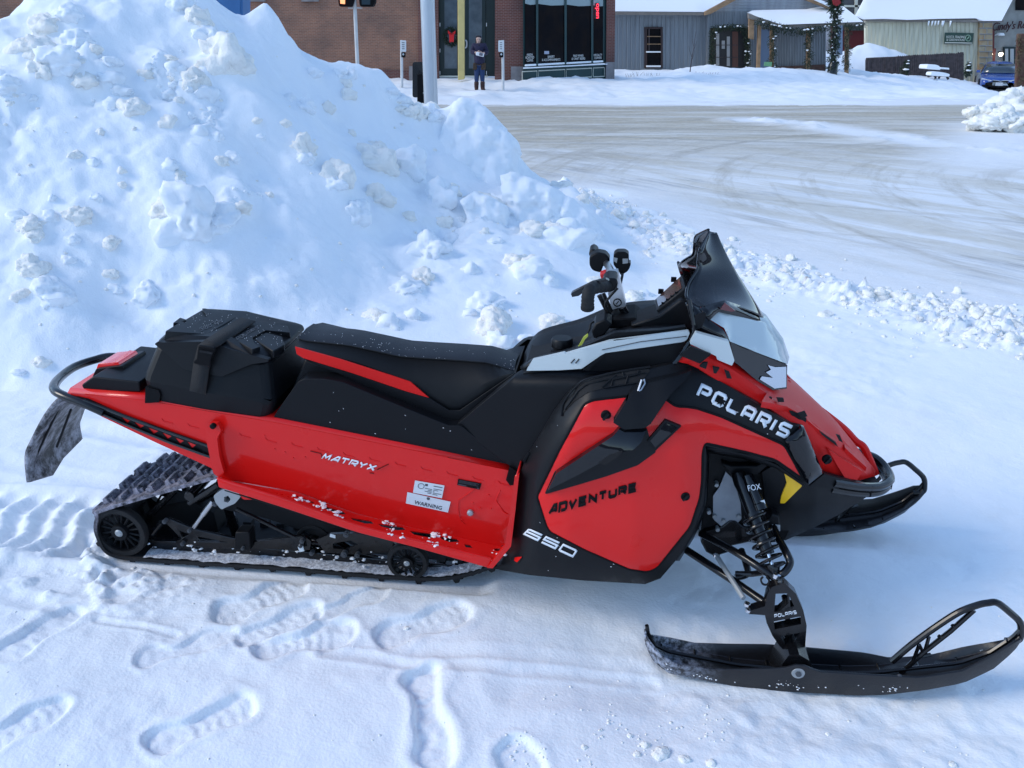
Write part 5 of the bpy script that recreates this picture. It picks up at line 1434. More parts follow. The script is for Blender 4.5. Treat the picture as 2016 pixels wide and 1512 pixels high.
# fuel cap, key, tether
c = P(1106, 690, -.03) + Vector((0, 0, .004))
cp_ = MB().lathe(c - Vector((0, 0, .012)), (0.05, 0, 1), [(0, .034), (.012, .034), (.014, .030), (.02, .030)], 28)
cp_.build('filler_neck', M_BLK, S)
mb = MB(); n = 40
vs, fs = [], []
for h, r_ in ((.008, .030), (.012, .0335), (.030, .0335), (.037, .029), (.038, .004)):
    for j in range(n):
        k = 1 - .06 * (abs(math.sin(5 * math.pi * j / n)) < .35) * (r_ > .03)
        vs.append(c + Vector((r_ * k * math.cos(2 * math.pi * j / n), r_ * k * math.sin(2 * math.pi * j / n), h)))
for i in range(4):
    for j in range(n): fs.append((i * n + j, i * n + (j + 1) % n, (i + 1) * n + (j + 1) % n, (i + 1) * n + j))
fs.append(tuple(range(4 * n, 5 * n)))
mb.add(vs, fs).build('fuel_cap', M_BLK2, S)
skin('warning_tag', [(1136, 686), (1149, 663), (1157, 657), (1158, 662), (1152, 668), (1143, 684)], P, -.115, M_YEL, S, th=.003, grid=6, bevel=0)
mb = MB().tube(catmull([P(1150, 665, -.1), P(1160, 650, -.09), P(1163, 638, -.08), P(1170, 634, -.07), P(1175, 645, -.08), P(1168, 660, -.1)], 5), .003, 6, closed=False)
mb.build('tether_cord', M_RUB, S)
prism('ignition_switch', [(1164, 652), (1172, 637), (1192, 628), (1206, 640), (1190, 660), (1170, 668)], P, -.12, -.03, M_BLK, S, bevel=.005)
prism('steering_gaiter', [(1196, 640), (1206, 628), (1250, 626), (1262, 634), (1240, 644), (1200, 648)], P, -.07, .07, M_TXTB, S, bevel=.004)

# ---- front suspension and skis
zf = lambda x, y, yy: P(x / 3.4375 + 1320, y / 3.4375 + 900, yy)
def arms(s):
    f = lambda p: Vector((p.x, p.y * s, p.z))
    y0, y1 = -.17, -.39
    mb = MB()
    mb.tube([f(p) for p in catmull([zf(205, 515, -.20), zf(420, 630, -.30), zf(600, 745, -.37), zf(700, 815, y1)], 5)], .011, 12)
    mb.tube([f(p) for p in catmull([zf(690, 440, -.22), zf(715, 520, -.27), zf(790, 660, -.35), zf(808, 720, -.37), zf(770, 780, -.39), zf(700, 815, y1)], 5)], .011, 12)
    mb.build('upper_arm', M_METB, S)
    mb = MB()
    mb.tube([f(p) for p in [zf(110, 630, -.20), zf(400, 820, -.30), zf(640, 985, -.39)]], .012, 12)
    mb.tube([f(p) for p in catmull([zf(480, 630, -.20), zf(510, 720, -.26), zf(520, 790, -.29), zf(440, 815, -.30)], 5)], .010, 12)
    mb.tube([f(p) for p in [zf(440, 790, -.29), zf(560, 790, -.30), zf(690, 770, -.36)]], .009, 10)
    mb.build('lower_arm', M_METB, S)
    MB().tube([f(zf(310, 665, -.25)), f(zf(495, 955, -.40))], .0075, 10).build('tie_rod', M_CAST, S)
    mb = MB()
    for q in ((308, 665, -.25), (515, 995, -.41), (525, 1035, -.41)): mb.lathe(f(zf(*q)) + Vector((0, 0, -.006)), (.2, 0, 1), [(0, .004), (.002, .0095), (.010, .0095), (.012, .004)], 12)
    for q in ((716, 800, -.40), (722, 845, -.40)): mb.lathe(f(zf(*q)) + Vector((0, 0, -.008)), (.15, 0, 1), [(0, .005), (.002, .012), (.014, .012), (.016, .006)], 14)
    mb.build('ball_joint', M_CHROME, S)
    # shock with coil spring
    a, b = zf(455, 110, -.20), zf(715, 800, -.385)
    a, b = f(a), f(b)
    ax = (b - a)
    L = ax.length; t = ax.normalized()
    sh = MB().lathe(a, t, [(0, .010), (.0, .020), (.03, .022), (.06, .018), (L * .40, .018), (L * .40, .026), (L * .45, .026), (L * .45, .019), (L * .80, .0185), (L * .80, .012)], 20).build('shock', M_METB, S)
    MB().lathe(a + t * L * .80, t, [(0, .0055), (L * .12, .0055)], 12).build('shock_rod', M_CHROME, sh)
    MB().lathe(a + t * L * .90, t, [(0, .008), (0, .02), (L * .03, .021), (L * .06, .016), (L * .12, .012)], 16).build('shock_eye', M_METB, sh)
    e1 = t.cross(Vector((0, 1, 0))).normalized(); e2 = t.cross(e1)
    coil = []
    for k in range(140):
        w = k / 139; an = w * 2 * math.pi * 6.2
        coil.append(a + t * (L * (.43 + .50 * w)) + (e1 * math.cos(an) + e2 * math.sin(an)) * .033)
    MB().tube(coil, .0046, 8).build('coil_spring', M_METB, sh)
    c, d = f(zf(515, 120, -.215)), f(zf(610, 355, -.27))
    tt = (d - c)
    rs = MB().lathe(c, tt, [(0, .010), (.002, .018), (.03, .0195), (tt.length * .82, .0195), (tt.length * .84, .0215), (tt.length, .0215), (tt.length + .004, .014)], 22).build('shock_reservoir', M_GLOSS, sh)
    if s == 1:
        cc = (c + d) / 2
        sf = lambda u, v: P(u, v, -.268)
        words('reservoir_lettering', 'FOX', [(1474, 967), (1499, 963), (1496, 952), (1471, 956)], sf, M_TXTW, rs, .0006)
        skin('reservoir_label', [(1491, 988), (1505, 984), (1508, 996), (1494, 999)], P, -.273, M_LABEL, rs, th=.001, grid=6, bevel=0)
        skin('reservoir_label', [(1490, 1006), (1502, 1003), (1503, 1007), (1491, 1010)], P, -.276, M_LABEL, rs, th=.001, grid=6, bevel=0)
        MB().tube(catmull([zf(625, 810, -.40), zf(612, 830, -.4), zf(625, 858, -.4), zf(655, 862, -.4), zf(668, 835, -.4), zf(650, 812, -.4)], 5), .003, 6).build('hose_clip', M_RUB, S)
arms(1)
arms(-1)
prism('front_bulkhead', [(1384, 1046), (1419, 1037), (1436, 1024), (1448, 1025), (1465, 1037), (1500, 1040), (1512, 1060), (1440, 1076), (1436, 1088), (1407, 1097), (1390, 1088), (1380, 1069)], P, -.165, .165, M_METB, S, bevel=.006)
prism('front_mount', [(1420, 912), (1440, 918), (1490, 918), (1515, 906), (1512, 918), (1492, 935), (1440, 936)], P, -.20, -.16, M_BLK, S)
prism('bulkhead_bracket', [(1510, 1025), (1520, 1012), (1534, 1016), (1536, 1044), (1524, 1052), (1512, 1044)], P, -.24, -.17, M_BLK2, S)
skin('bulkhead_plate', [(1520, 1033), (1536, 1034), (1536, 1046), (1522, 1044)], P, -.245, M_CAST, S, th=.004, grid=6, bevel=.001)
mb = MB()
for u, v in ((1411, 956), (1407, 1018), (1425, 1027), (1413, 1044), (1396, 1010), (1455, 1018)):
    mb.lathe(P(u, v, -.172), (0, 1, 0), [(0, .003), (0, .006), (.003, .007), (.02, .007)], 10)
mb.build('bulkhead_bolt', M_CAST, S)
zs_ = lambda *p: zz(p, 3.4375, 1320, 900)
spin = zs_((655, 930), (685, 880), (770, 850), (850, 925), (900, 1040), (922, 1140), (908, 1330), (880, 1400), (840, 1375), (795, 1335), (740, 1280), (690, 1210), (650, 1120), (640, 1070), (530, 1062), (520, 1045), (640, 1010))
sholes = [zs_((712, 925), (790, 922), (800, 990), (735, 1045), (702, 1048)), zs_((806, 945), (838, 1010), (812, 1012)), zs_((700, 1112), (880, 1078), (884, 1130), (705, 1166)), zs_((742, 1215), (878, 1188), (805, 1305))]
sp = skin('spindle', spin, P, lambda u, v: -.418 - .02 * cl((1600 - abs(u - 1548) * 30) / 1600, 0, 1), M_METB, S, th=.03, holes=sholes, grid=9, bevel=.004, seg=3, ang=40)
MB().tube([zf(770, 940, -.395), zf(790, 1050, -.395), zf(795, 1160, -.395), zf(800, 1190, -.395)], .008, 10).build('spindle_shaft', M_METB, sp)
letters('spindle_lettering', 'POLARIS', zz([(705, 1088), (856, 1060), (850, 1036), (702, 1064)], 3.4375, 1320, 900), lambda u, v: P(u, v, -.4455), M_TXTW, sp, t=.2, asp=1.1)
osp = sp.copy(); osp.data = sp.data.copy(); COL.objects.link(osp); osp.parent = S
for v in osp.data.vertices: v.co.y = -v.co.y - .05
osp.data.flip_normals()
zk = lambda *p: zz(p, 2.598, 1240, 1100)
kb = zk((84, 392), (92, 450), (130, 520), (200, 575), (400, 615), (560, 645), (800, 668), (1150, 688), (1300, 685), (1500, 662), (1700, 625), (1850, 555), (1955, 465), (1992, 412))
kt = zk((80, 384), (120, 440), (175, 500), (250, 540), (440, 558), (640, 556), (790, 552), (840, 535), (900, 540), (960, 570), (1290, 590), (1480, 600), (1700, 565), (1850, 490), (1950, 425), (1990, 404))
kf = zk((84, 386), (180, 400), (330, 430), (520, 438), (700, 440), (900, 455), (1200, 482), (1330, 505), (1420, 500), (1560, 485), (1700, 452), (1850, 425), (1960, 402), (1985, 402))
NK = 44
yk = lambda u, y: -.432 + (y + .432) * min(1, max(.02, (u - 1268) / 50) ** .6) * min(1, max(.03, (2014 - u) / 190) ** .55)
nb_ = lerp_row([P(u, v, yk(u, -.485)) for u, v in kb], NK)
nt_ = lerp_row([P(u, v, yk(u, -.497)) for u, v in kt], NK)
ft_ = lerp_row([P(u, v, yk(u, -.365)) for u, v in kf], NK)
fb_ = [Vector((p.x, -.432 + (-.432 - p.y) * 1.02, p.z + .003)) for p in nb_]
ke_ = [Vector((p.x, -.432, p.z + .014)) for p in nb_]
print('SKIZ', [round(p.z, 3) for p in nb_[::4]], [round(p.x, 2) for p in nb_[::4]], 'TRACKZ', min(p.z for p in lp), 'BOARD', P(500, 970, -.24).z, P(950, 1085, -.24).z)
M_SKI = frosty('ski_plastic', (0.010, 0.010, 0.012), 0.42, 0.60, 1.62, 1.86, scale=55, rough=.3, fcol=(0.42, 0.46, 0.55))
x0s = min(p.x for p in nb_)
for n_ in M_SKI.node_tree.nodes:
    if n_.bl_idname == 'ShaderNodeMapRange': n_.inputs[1].default_value = x0s + .02; n_.inputs[2].default_value = x0s + .22
def ski(fy, name='ski'):
    g_ = lambda r: [Vector((p.x, fy(p.y), p.z)) for p in r]
    k = sheet(name, [g_(ft_), g_(fb_), g_(ke_), g_(nb_), g_(nt_)], M_SKI, S, th=.007, ang=45)
    bev(k, .002)
    h = lambda x, y, yy: (lambda p: Vector((p.x, fy(p.y), p.z)))(P(x / 2.598 + 1240, y / 2.598 + 1100, yy))
    lp_ = catmull([h(1340, 525, -.43), h(1440, 440, -.43), h(1560, 352, -.43), h(1680, 275, -.43), h(1775, 238, -.43), h(1830, 226, -.43), h(1880, 226, -.43), h(1945, 275, -.43), h(1995, 325, -.43), h(2000, 380, -.43), h(1985, 415, -.43), h(1920, 420, -.43)], 6)
    MB().tube(lp_, .0095, 10).build('ski_loop', M_METB, k)
    mb = MB()
    mb.tube([h(1385, 585, -.43), h(1500, 480, -.43), h(1640, 370, -.43), h(1760, 262, -.43)], .007, 8)
    for a, b in (((1450, 520), (1480, 440)), ((1510, 470), (1530, 400)), ((1500, 480), (1480, 440)), ((1580, 395), (1600, 410)), ((1650, 340), (1660, 355)), ((1460, 505), (1540, 490))):
        mb.tube([h(*a, -.43), h(*b, -.43)], .0055, 6)
    mb.build('loop_brace', M_METB, k)
    mb = MB()
    pts = [h(*q, -.43) for q in ((720, 560), (770, 470), (800, 430), (850, 430), (900, 460), (930, 540))]
    w_ = .05
    vs = [p + Vector((0, sy * w_, 0)) for p in pts for sy in (-1, 1)]
    mb.add(vs, [(2 * i, 2 * i + 1, 2 * i + 3, 2 * i + 2) for i in range(len(pts) - 1)] + [tuple(range(0, 12, 2)), tuple(range(1, 12, 2))])
    mb.build('ski_saddle', M_METB, k)
    c = h(860, 580, -.497); sg = 1 if fy(-.4) < 0 else -1
    MB().lathe(c + Vector((0, -.006 * sg, 0)), (0, sg, 0), [(0, .003), (0, .017), (.003, .0185), (.010, .0185)], 24).build('ski_bolt', M_CAST, k)
    MB().lathe(c + Vector((0, -.011 * sg, 0)), (0, sg, 0), [(0, .004), (0, .0085), (.006, .0085)], 6).build('ski_nut', M_TXTG, k)
    MB().lathe(h(1380, 605, -.5) + Vector((0, -.002 * sg, 0)), (0, sg, 0), [(0, .002), (0, .006), (.006, .007)], 12).build('loop_bolt', M_TXTG, k)
    mb = MB()
    for i_ in range(9):                           # stiffening ribs across the tray
        s_ = 4 + i_ * 4
        mb.tube([g_(fb_)[s_] + Vector((0, 0, .004)), g_(nb_)[s_] + Vector((0, 0, .004))], .003, 5)
    mb.tube([p + Vector((0, 0, .012)) for p in g_(ke_)], .006, 6)
    mb.build('ski_rib', M_METB, k)
    return k
sk = ski(lambda y: y)
ski(lambda y: -y - .05)
o = skin('ski_label', zk((1790, 470), (1812, 465), (1830, 502), (1808, 508)), P, -.40, M_LABEL, sk, th=.001, grid=9, bevel=0)
mb = MB()
for i in range(70):
    u = rr.choice([rr.uniform(1300, 1760), rr.gauss(1390, 10), rr.gauss(1765, 14), rr.gauss(1550, 18)])
    t_ = rr.random()
    vv = interp([(a, b) for a, b in kb])(u); vt = interp([(a, b) for a, b in kt])(u)
    v = vv - (vv - vt) * (abs(rr.gauss(0, .25)))
    lump_mesh(mb, P(u, v, -.494), rr.uniform(.001, .0035), .7, i * 1.3, 1, .4)
o = mb.build('ski_snow', M_DIRT, S, 80); o['kind'] = 'stuff'

# ================================================================== cargo box on the tunnel
BOX = empty('cargo_box', SMAT @ P(400, 800, 0), SHEAD, 'black hard plastic cargo box strapped on the rear of the red snowmobile', 'cargo box')
BINV = Matrix.Translation(-P(400, 800, 0))
_P = P
def PB(u, v, y): return BINV @ _P(u, v, y)
zb = lambda *p: zz(p, 5.93, 260, 600)
def ringb(rear, front, y, ch=.03):
    a, b = PB(*rear, -y), PB(*front, -y)
    d = (b - a); d.y = 0; L = d.length; d.normalize()
    f = lambda t, yy: Vector((a.x + d.x * t, yy, a.z + d.z * t))
    return [f(ch, -y), f(L * .5, -y - .004), f(L - ch, -y), f(L - ch * .3, -y + ch * .3), f(L, -y + ch), f(L + .004, 0), f(L, y - ch), f(L - ch * .3, y - ch * .3), f(L - ch, y), f(L * .5, y), f(ch, y), f(ch * .3, y - ch * .3), f(0, y - ch), f(-.004, 0), f(0, -y + ch), f(ch * .3, -y + ch * .3)]
rings = [ringb((287, 793), (528, 826), .185), ringb((284, 770), (534, 812), .192), ringb((277, 748), (536, 796), .198), ringb((279, 738), (535, 788), .192), ringb((302, 682), (528, 716), .162)]
vs = [p for r in rings for p in r]; fs = []
for i in range(len(rings) - 1):
    for j in range(16): fs.append((i * 16 + j, i * 16 + (j + 1) % 16, (i + 1) * 16 + (j + 1) % 16, (i + 1) * 16 + j))
fs += [tuple(range(16)), tuple(range(64, 80))]
bev(MB().add(vs, fs).build('box_body', M_BLK, BOX, 20), .009, 3)
rings = [ringb((301, 686), (530, 716), .168), ringb((303, 676), (528, 706), .166), ringb((318, 662), (516, 692), .142), ringb((330, 654), (506, 684), .128)]
for r in rings[2:]:
    for k_ in (1, 9): r[k_].z += .012
vs = [p for r in rings for p in r]; fs = []
for i in range(3):
    for j in range(16): fs.append((i * 16 + j, i * 16 + (j + 1) % 16, (i + 1) * 16 + (j + 1) % 16, (i + 1) * 16 + j))
ctr = sum(rings[-1], Vector()) / 16 + Vector((0, 0, .004))
vs.append(ctr)
for j in range(16): fs.append((48 + j, 48 + (j + 1) % 16, 64))
fs.append(tuple(range(16)))
LID = bev(MB().add(vs, fs).build('box_lid', M_BLK2, BOX, 20), .008, 3)
TOPZ = rings[-1]
tp0 = (rings[-1][0] + rings[-1][10]) / 2; tpn = (rings[-1][2] - rings[-1][0]).cross(rings[-1][10] - rings[-1][0]).normalized()
if tpn.z < 0: tpn = -tpn
def PT(u, v, o=0.0):
    a, b = PB(u, v, -.6), PB(u, v, .6); d = b - a
    t = (tp0 + tpn * o - a).dot(tpn) / d.dot(tpn)
    return a + d * t
ylid = lambda u, v: -.172 - .016 * cl((v - 680) / 50, 0, 1)
skin('lid_skirt', zb((262, 458), (300, 430), (350, 440), (900, 430), (1150, 520), (1400, 590), (1590, 640), (1590, 668), (1390, 695), (1050, 838), (890, 815), (600, 752), (430, 600)), PB, ylid, M_BLK2, LID, th=.02, grid=10, bevel=.003, rnd=2)
skin('lid_ridge', zb((1050, 480), (1110, 410), (1380, 580), (1400, 680), (1150, 590)), PB, lambda u, v: -.178 + .035 * cl((700 - v) / 30, 0, 1), M_BLK2, LID, th=.03, grid=9, bevel=.004)
def pad(name, q, h):
    q = rnd2(q, 2, 2)
    a = [PT(u, v, 0.0) for u, v in q]; b = [p + tpn * h for p in a]
    c = sum(b, Vector()) / len(b); b = [c + (p - c) * .95 for p in b]
    n = len(a)
    a = [p - tpn * .02 for p in a]
    bev(MB().add(a + b, [tuple(range(n, 2 * n)), tuple(reversed(range(n)))] + [(i, (i + 1) % n, n + (i + 1) % n, n + i) for i in range(n)]).build(name, M_BLK2, LID), .004)
pad('lid_pad', zb((365, 345), (560, 225), (720, 255), (880, 155), (815, 60), (860, 60), (1250, 160), (880, 380)), .008)
pad('lid_pad', zb((1120, 395), (1440, 205), (1830, 265), (1860, 350), (1560, 320), (1400, 410), (1420, 480), (1500, 520), (1400, 560)), .008)
pad('lid_pad', zb((470, 235), (560, 165), (640, 190), (560, 235)), .006)
pad('lid_pad', zb((1420, 410), (1560, 330), (1760, 380), (1790, 480), (1650, 560), (1560, 500)), .004)
sl = [PT(*zb((1270, 148))[0], .018), PT(*zb((1060, 275))[0], .014), PT(*zb((860, 400))[0], .014), PB(*zb((770, 470))[0], -.19), PB(*zb((715, 680))[0], -.198), PB(*zb((690, 860))[0], -.206), PB(*zb((668, 1005))[0], -.208)]
sr = [PT(*zb((1440, 190))[0], .018), PT(*zb((1230, 330))[0], .014), PT(*zb((1025, 465))[0], .014), PB(*zb((965, 500))[0], -.19), PB(*zb((900, 720))[0], -.198), PB(*zb((880, 880))[0], -.206), PB(*zb((855, 1050))[0], -.208)]
M_WEB = mat('webbing_black', (0.010, 0.010, 0.011), .8, bump=.3, bscale=300)
ST = sheet('strap', [sl, sr], M_WEB, BOX, th=.004)
skin('buckle', zb((770, 475), (960, 505), (965, 545), (915, 640), (915, 680), (910, 750), (890, 720), (720, 690), (715, 660), (750, 630)), PB, -.206, M_TXTB, ST, th=.012, grid=7, bevel=.003)
skin('buckle_bar', zb((790, 530), (940, 555), (935, 580), (785, 555)), PB, -.212, M_BLK2, ST, th=.006, grid=6, bevel=.001)
def strapend(pts, y):
    l = [PB(*zb(a)[0], y - .022) for a, b in pts]; r = [PB(*zb(b)[0], y + .022) for a, b in pts]
    sheet('end_strap', [l, r], M_WEB, BOX, th=.004)
strapend([((1450, 490), (1560, 510)), ((1540, 540), (1640, 600)), ((1590, 660), (1660, 680)), ((1640, 960), (1720, 950)), ((1640, 1010), (1720, 1010))], -.10)
strapend([((1580, 345), (1620, 320)), ((1760, 370), (1800, 320)), ((1790, 430), (1860, 420)), ((1850, 740), (1910, 760)), ((1870, 800), (1920, 790))], .06)
skin('box_latch', zb((155, 960), (310, 1000), (330, 1060), (310, 1140), (150, 1150)), PB, -.20, M_TXTB, BOX, th=.02, grid=7, bevel=.002)
letters('lid_lettering', 'POLARIS', zb((1240, 415), (1487, 275), (1460, 243), (1208, 382)), lambda u, v: PT(u, v, .0090), M_TXTG, LID, t=.18, asp=.9)
letters('lid_lettering', 'POLARIS', zb((1042, 158), (785, 268), (800, 312), (1064, 198)), lambda u, v: PT(u, v, .0090), M_TXTG, LID, t=.18, asp=.9)
mb = MB()
for i in range(160):
    u, v = zb((rr.uniform(500, 1800), rr.uniform(100, 560)))[0]
    p = PT(u, v, .0095)
    if abs(p.y) > .12: continue
    mb.box(p, (rr.uniform(.0008, .002), .001, .0008))
o = mb.build('lid_flakes', M_DIRT, BOX, sm=False); o['kind'] = 'stuff'
# ================================================================== across the street
def brick_mat(name, c1, c2, mortar, sc=1.0, stain=0.0):
    m = bpy.data.materials.new(name); m.use_nodes = True
    nt = m.node_tree; b = nt.nodes['Principled BSDF']; L = nt.links
    b.inputs['Roughness'].default_value = 0.85
    geo = nt.nodes.new('ShaderNodeNewGeometry')
    sp = nt.nodes.new('ShaderNodeSeparateXYZ'); L.new(geo.outputs['Position'], sp.inputs[0])
    ad = nt.nodes.new('ShaderNodeMath'); ad.operation = 'ADD'; L.new(sp.outputs[0], ad.inputs[0]); L.new(sp.outputs[1], ad.inputs[1])
    cb = nt.nodes.new('ShaderNodeCombineXYZ'); L.new(ad.outputs[0], cb.inputs[0]); L.new(sp.outputs[2], cb.inputs[1])
    br = nt.nodes.new('ShaderNodeTexBrick'); br.inputs['Scale'].default_value = sc
    br.inputs['Brick Width'].default_value = 0.15; br.inputs['Row Height'].default_value = 0.048; br.inputs['Mortar Size'].default_value = 0.0055
    br.inputs['Mortar Smooth'].default_value = 0.3; br.inputs['Bias'].default_value = -0.2
    br.inputs['Color1'].default_value = (*c1, 1); br.inputs['Color2'].default_value = (*c2, 1); br.inputs['Mortar'].default_value = (*mortar, 1)
    L.new(cb.outputs[0], br.inputs['Vector'])
    nz = nt.nodes.new('ShaderNodeTexNoise'); nz.inputs['Scale'].default_value = 1.1; nz.inputs['Detail'].default_value = 6
    L.new(geo.outputs['Position'], nz.inputs['Vector'])
    rp = nt.nodes.new('ShaderNodeValToRGB'); rp.color_ramp.elements[0].position = .35; rp.color_ramp.elements[1].position = .7
    rp.color_ramp.elements[0].color = (.72, .74, .76, 1); rp.color_ramp.elements[1].color = (1.25, 1.15, 1.05, 1)
    L.new(nz.outputs[0], rp.inputs[0])
    mx = nt.nodes.new('ShaderNodeMix'); mx.data_type = 'RGBA'; mx.blend_type = 'MULTIPLY'; mx.inputs[0].default_value = 1
    L.new(br.outputs[0], mx.inputs[6]); L.new(rp.outputs[0], mx.inputs[7])
    L.new(mx.outputs[2], b.inputs['Base Color'])
    return m
def ribbed(name, col, w, depth=.25, dark=.55, seam=.12):
    """vertical battens or metal ribs"""
    m = bpy.data.materials.new(name); m.use_nodes = True
    nt = m.node_tree; b = nt.nodes['Principled BSDF']; L = nt.links
    b.inputs['Roughness'].default_value = 0.6
    geo = nt.nodes.new('ShaderNodeNewGeometry'); nz = nt.nodes.new('ShaderNodeTexNoise'); nz.inputs['Scale'].default_value = 1.5; nz.inputs['Detail'].default_value = 6
    mp = nt.nodes.new('ShaderNodeMapping'); mp.inputs['Scale'].default_value = (4, 4, .4)
    L.new(geo.outputs['Position'], mp.inputs['Vector']); L.new(mp.outputs[0], nz.inputs['Vector'])
    rp = nt.nodes.new('ShaderNodeValToRGB'); rp.color_ramp.elements[0].position = .3; rp.color_ramp.elements[1].position = .75
    rp.color_ramp.elements[0].color = (*[c * .8 for c in col], 1); rp.color_ramp.elements[1].color = (*[min(1, c * 1.12) for c in col], 1)
    L.new(nz.outputs[0], rp.inputs[0]); L.new(rp.outputs[0], b.inputs['Base Color'])
    return m
M_BRICKL = brick_mat('brick_tan_red', (0.26, 0.12, 0.078), (0.185, 0.088, 0.062), (0.28, 0.22, 0.18))
M_BRICKD = brick_mat('brick_dark_red', (0.15, 0.048, 0.036), (0.115, 0.040, 0.032), (0.22, 0.17, 0.16))
M_GREEN = mat('storefront_green', (0.012, 0.045, 0.048), .5, var=.2, vscale=2)
M_DGREEN = mat('door_green', (0.010, 0.026, 0.028), .45)
M_WGLASS = mat('shop_glass', (0.009, 0.009, 0.011), .05, spec=.07, col2=(0.016, 0.012, 0.011), vscale=2.5, vramp=(.4, .75))
M_DGLASS = mat('door_glass', (0.07, 0.09, 0.105), .06, spec=.5, col2=(0.13, 0.165, 0.19), vscale=3, vramp=(.3, .8))
M_STONE = mat('stone_base', (0.24, 0.22, 0.22), .8, var=.35, vscale=3)
M_CREAM = mat('cream_paint', (0.58, 0.46, 0.18), .5, var=.1)
M_TRIM = mat('pale_trim', (0.60, 0.60, 0.52), .5)
M_SIDING = ribbed('siding_grey_blue', (0.24, 0.265, 0.29), .2)
M_LAP = ribbed('siding_lap_grey', (0.30, 0.33, 0.37), .2)
M_WSID = ribbed('siding_cream', (0.66, 0.62, 0.47), .2)
M_WOOD = mat('wood_tan', (0.34, 0.21, 0.115), .7, var=.35, vscale=5)
M_WOODD = mat('wood_dark', (0.075, 0.058, 0.060), .8, var=.45, vscale=6)
M_FASC = mat('fascia_grey_brown', (0.22, 0.19, 0.165), .7, var=.2)
M_LEAF = mat('evergreen', (0.012, 0.026, 0.014), .7, var=.5, vscale=9, col2=(0.035, 0.055, 0.030))
M_LEAFB = mat('evergreen_dry', (0.10, 0.075, 0.04), .8)
M_GALV = mat('galvanised_steel', (0.50, 0.53, 0.56), .38, metal=.55, rvar=.08)
M_PWHITE = mat('painted_post', (0.58, 0.58, 0.58), .5, var=.12)
M_BLUEBOX = mat('blue_cabinet', (0.045, 0.15, 0.34), .5, var=.1)
M_STONEW = mat('sandstone', (0.40, 0.34, 0.23), .85, var=.4, vscale=1.6, col2=(0.36, 0.22, 0.11))
M_PLAST = mat('grey_stucco', (0.30, 0.30, 0.28), .85, var=.25, vscale=2)
M_DRED = mat('barn_red', (0.10, 0.014, 0.018), .7)
M_SKIN = mat('skin', (0.55, 0.36, 0.29), .55)
def bproj(base):
    base = Vector(base)
    return lambda u, v, Y: W(u, v, Y) - base
YB = Vector((0, 1, 0))
def bsk(name, outline, Y, m, par, pr, th=.1, grid=60, bevel=0, **k):
    return skin(name, outline, pr, Y, m, par, th=th, grid=grid, back=YB, bevel=bevel, **k)
def rect(u0, v0, u1, v1): return [(u0, v1), (u1, v1), (u1, v0), (u0, v0)]
def lean(u, v): return u + (CX - u) * 0 
# ---- snow verge beyond the street
FAR = [(u, v, Y) for u, v, Y in (
 (500, 168, 27), (650, 168, 27.5), (760, 168, 27.8), (800, 165, 28.3), (870, 153, 29.9), (940, 155, 29.7), (1000, 156, 29.5), (1060, 157, 29.3), (1100, 159, 29.3), (1210, 160, 29.6), (800, 176, 26.5), (943, 180, 26.8), (1060, 177, 27), (1210, 170, 28.2), (1300, 172, 27.5), (1400, 171, 28), (1500, 170, 28),
 (1220, 137, 37), (1260, 142, 36.6), (1340, 142, 36.5), (1365, 137, 36), (1382, 131, 35.6), (1420, 131, 35.6), (1450, 138, 35.4), (1478, 149, 35.2), (1495, 143, 34.8), (1512, 130, 34.5), (1535, 138, 35), (1560, 142, 35.3), (1600, 142, 35.3), (1630, 143, 35), (1660, 146, 34.3), (1560, 163, 30.5), (1640, 160, 31), (1300, 158, 31), (1430, 155, 31),
 (1690, 140, 38), (1688, 96, 44.5), (1705, 83, 45), (1725, 88, 45.5), (1748, 96, 46), (1765, 104, 46.3), (1700, 139, 43.2), (1740, 142, 43.2), (1800, 149, 43.2), (1850, 151, 43.2), (1890, 152, 43.2), (1740, 144, 40), (1800, 151, 41), (1840, 153, 41.3), (1880, 154, 41.5), (1900, 160, 41.5), (1800, 120, 46.5), (1850, 140, 46),  (1700, 158, 34), (1800, 162, 36), (1900, 171, 37.5), (1938, 185, 43), (1970, 186, 43), (2030, 186, 43), (2150, 188, 42), (1950, 188, 40), (1960, 188, 37), (2020, 189, 37), (1850, 178, 33), (1900, 181, 33), (1960, 187, 34), (1960, 189, 30), (1930, 188, 33), (2010, 190, 31), (1960, 190, 26), (2030, 192, 27), (1890, 184, 28), (1930, 187, 36), (2050, 180, 47), (2100, 180, 49), (1960, 175, 48),
 (400, 150, 31), (600, 150, 31), (800, 150, 31), (950, 150, 31.5), (1150, 152, 32), (1300, 138, 39), (1500, 138, 39), (1700, 130, 46), (1850, 145, 47), (1800, 140, 51))]
fc = []
for u, v, Y in FAR:
    p = W(u, v, Y); fc.append((p.x, p.y, p.z))
for x in np.linspace(-16, 24, 14): fc.append((x, 22.6, -0.02)); fc.append((x, 24.4, 0.01 if x < 9 else -.05))
fc += [(-16, 30, .3), (-16, 52, .3), (0, 52, .3), (30, 24, -.2), (34, 38, -.7), (34, 48, -.5)]
fc = np.array(fc); _fw = rbf_fit(fc)
fx = np.linspace(-16, 34, 340); fy = np.linspace(22.6, 52, 220)
FX, FY = np.meshgrid(fx, fy)
d_ = np.hypot(FX.ravel()[:, None] - fc[None, :, 0], FY.ravel()[:, None] - fc[None, :, 1])
FZ = (d_ @ _fw[:len(fc)] + _fw[len(fc)] + _fw[len(fc) + 1] * FX.ravel() + _fw[len(fc) + 2] * FY.ravel()).reshape(FX.shape)
FZ = FZ + (fbm(FX * .9, FY * .9, 5) * .12 + fbm(FX * 3.2, FY * 3.2, 3) * .075) * sstep(23.0, 26, FY)
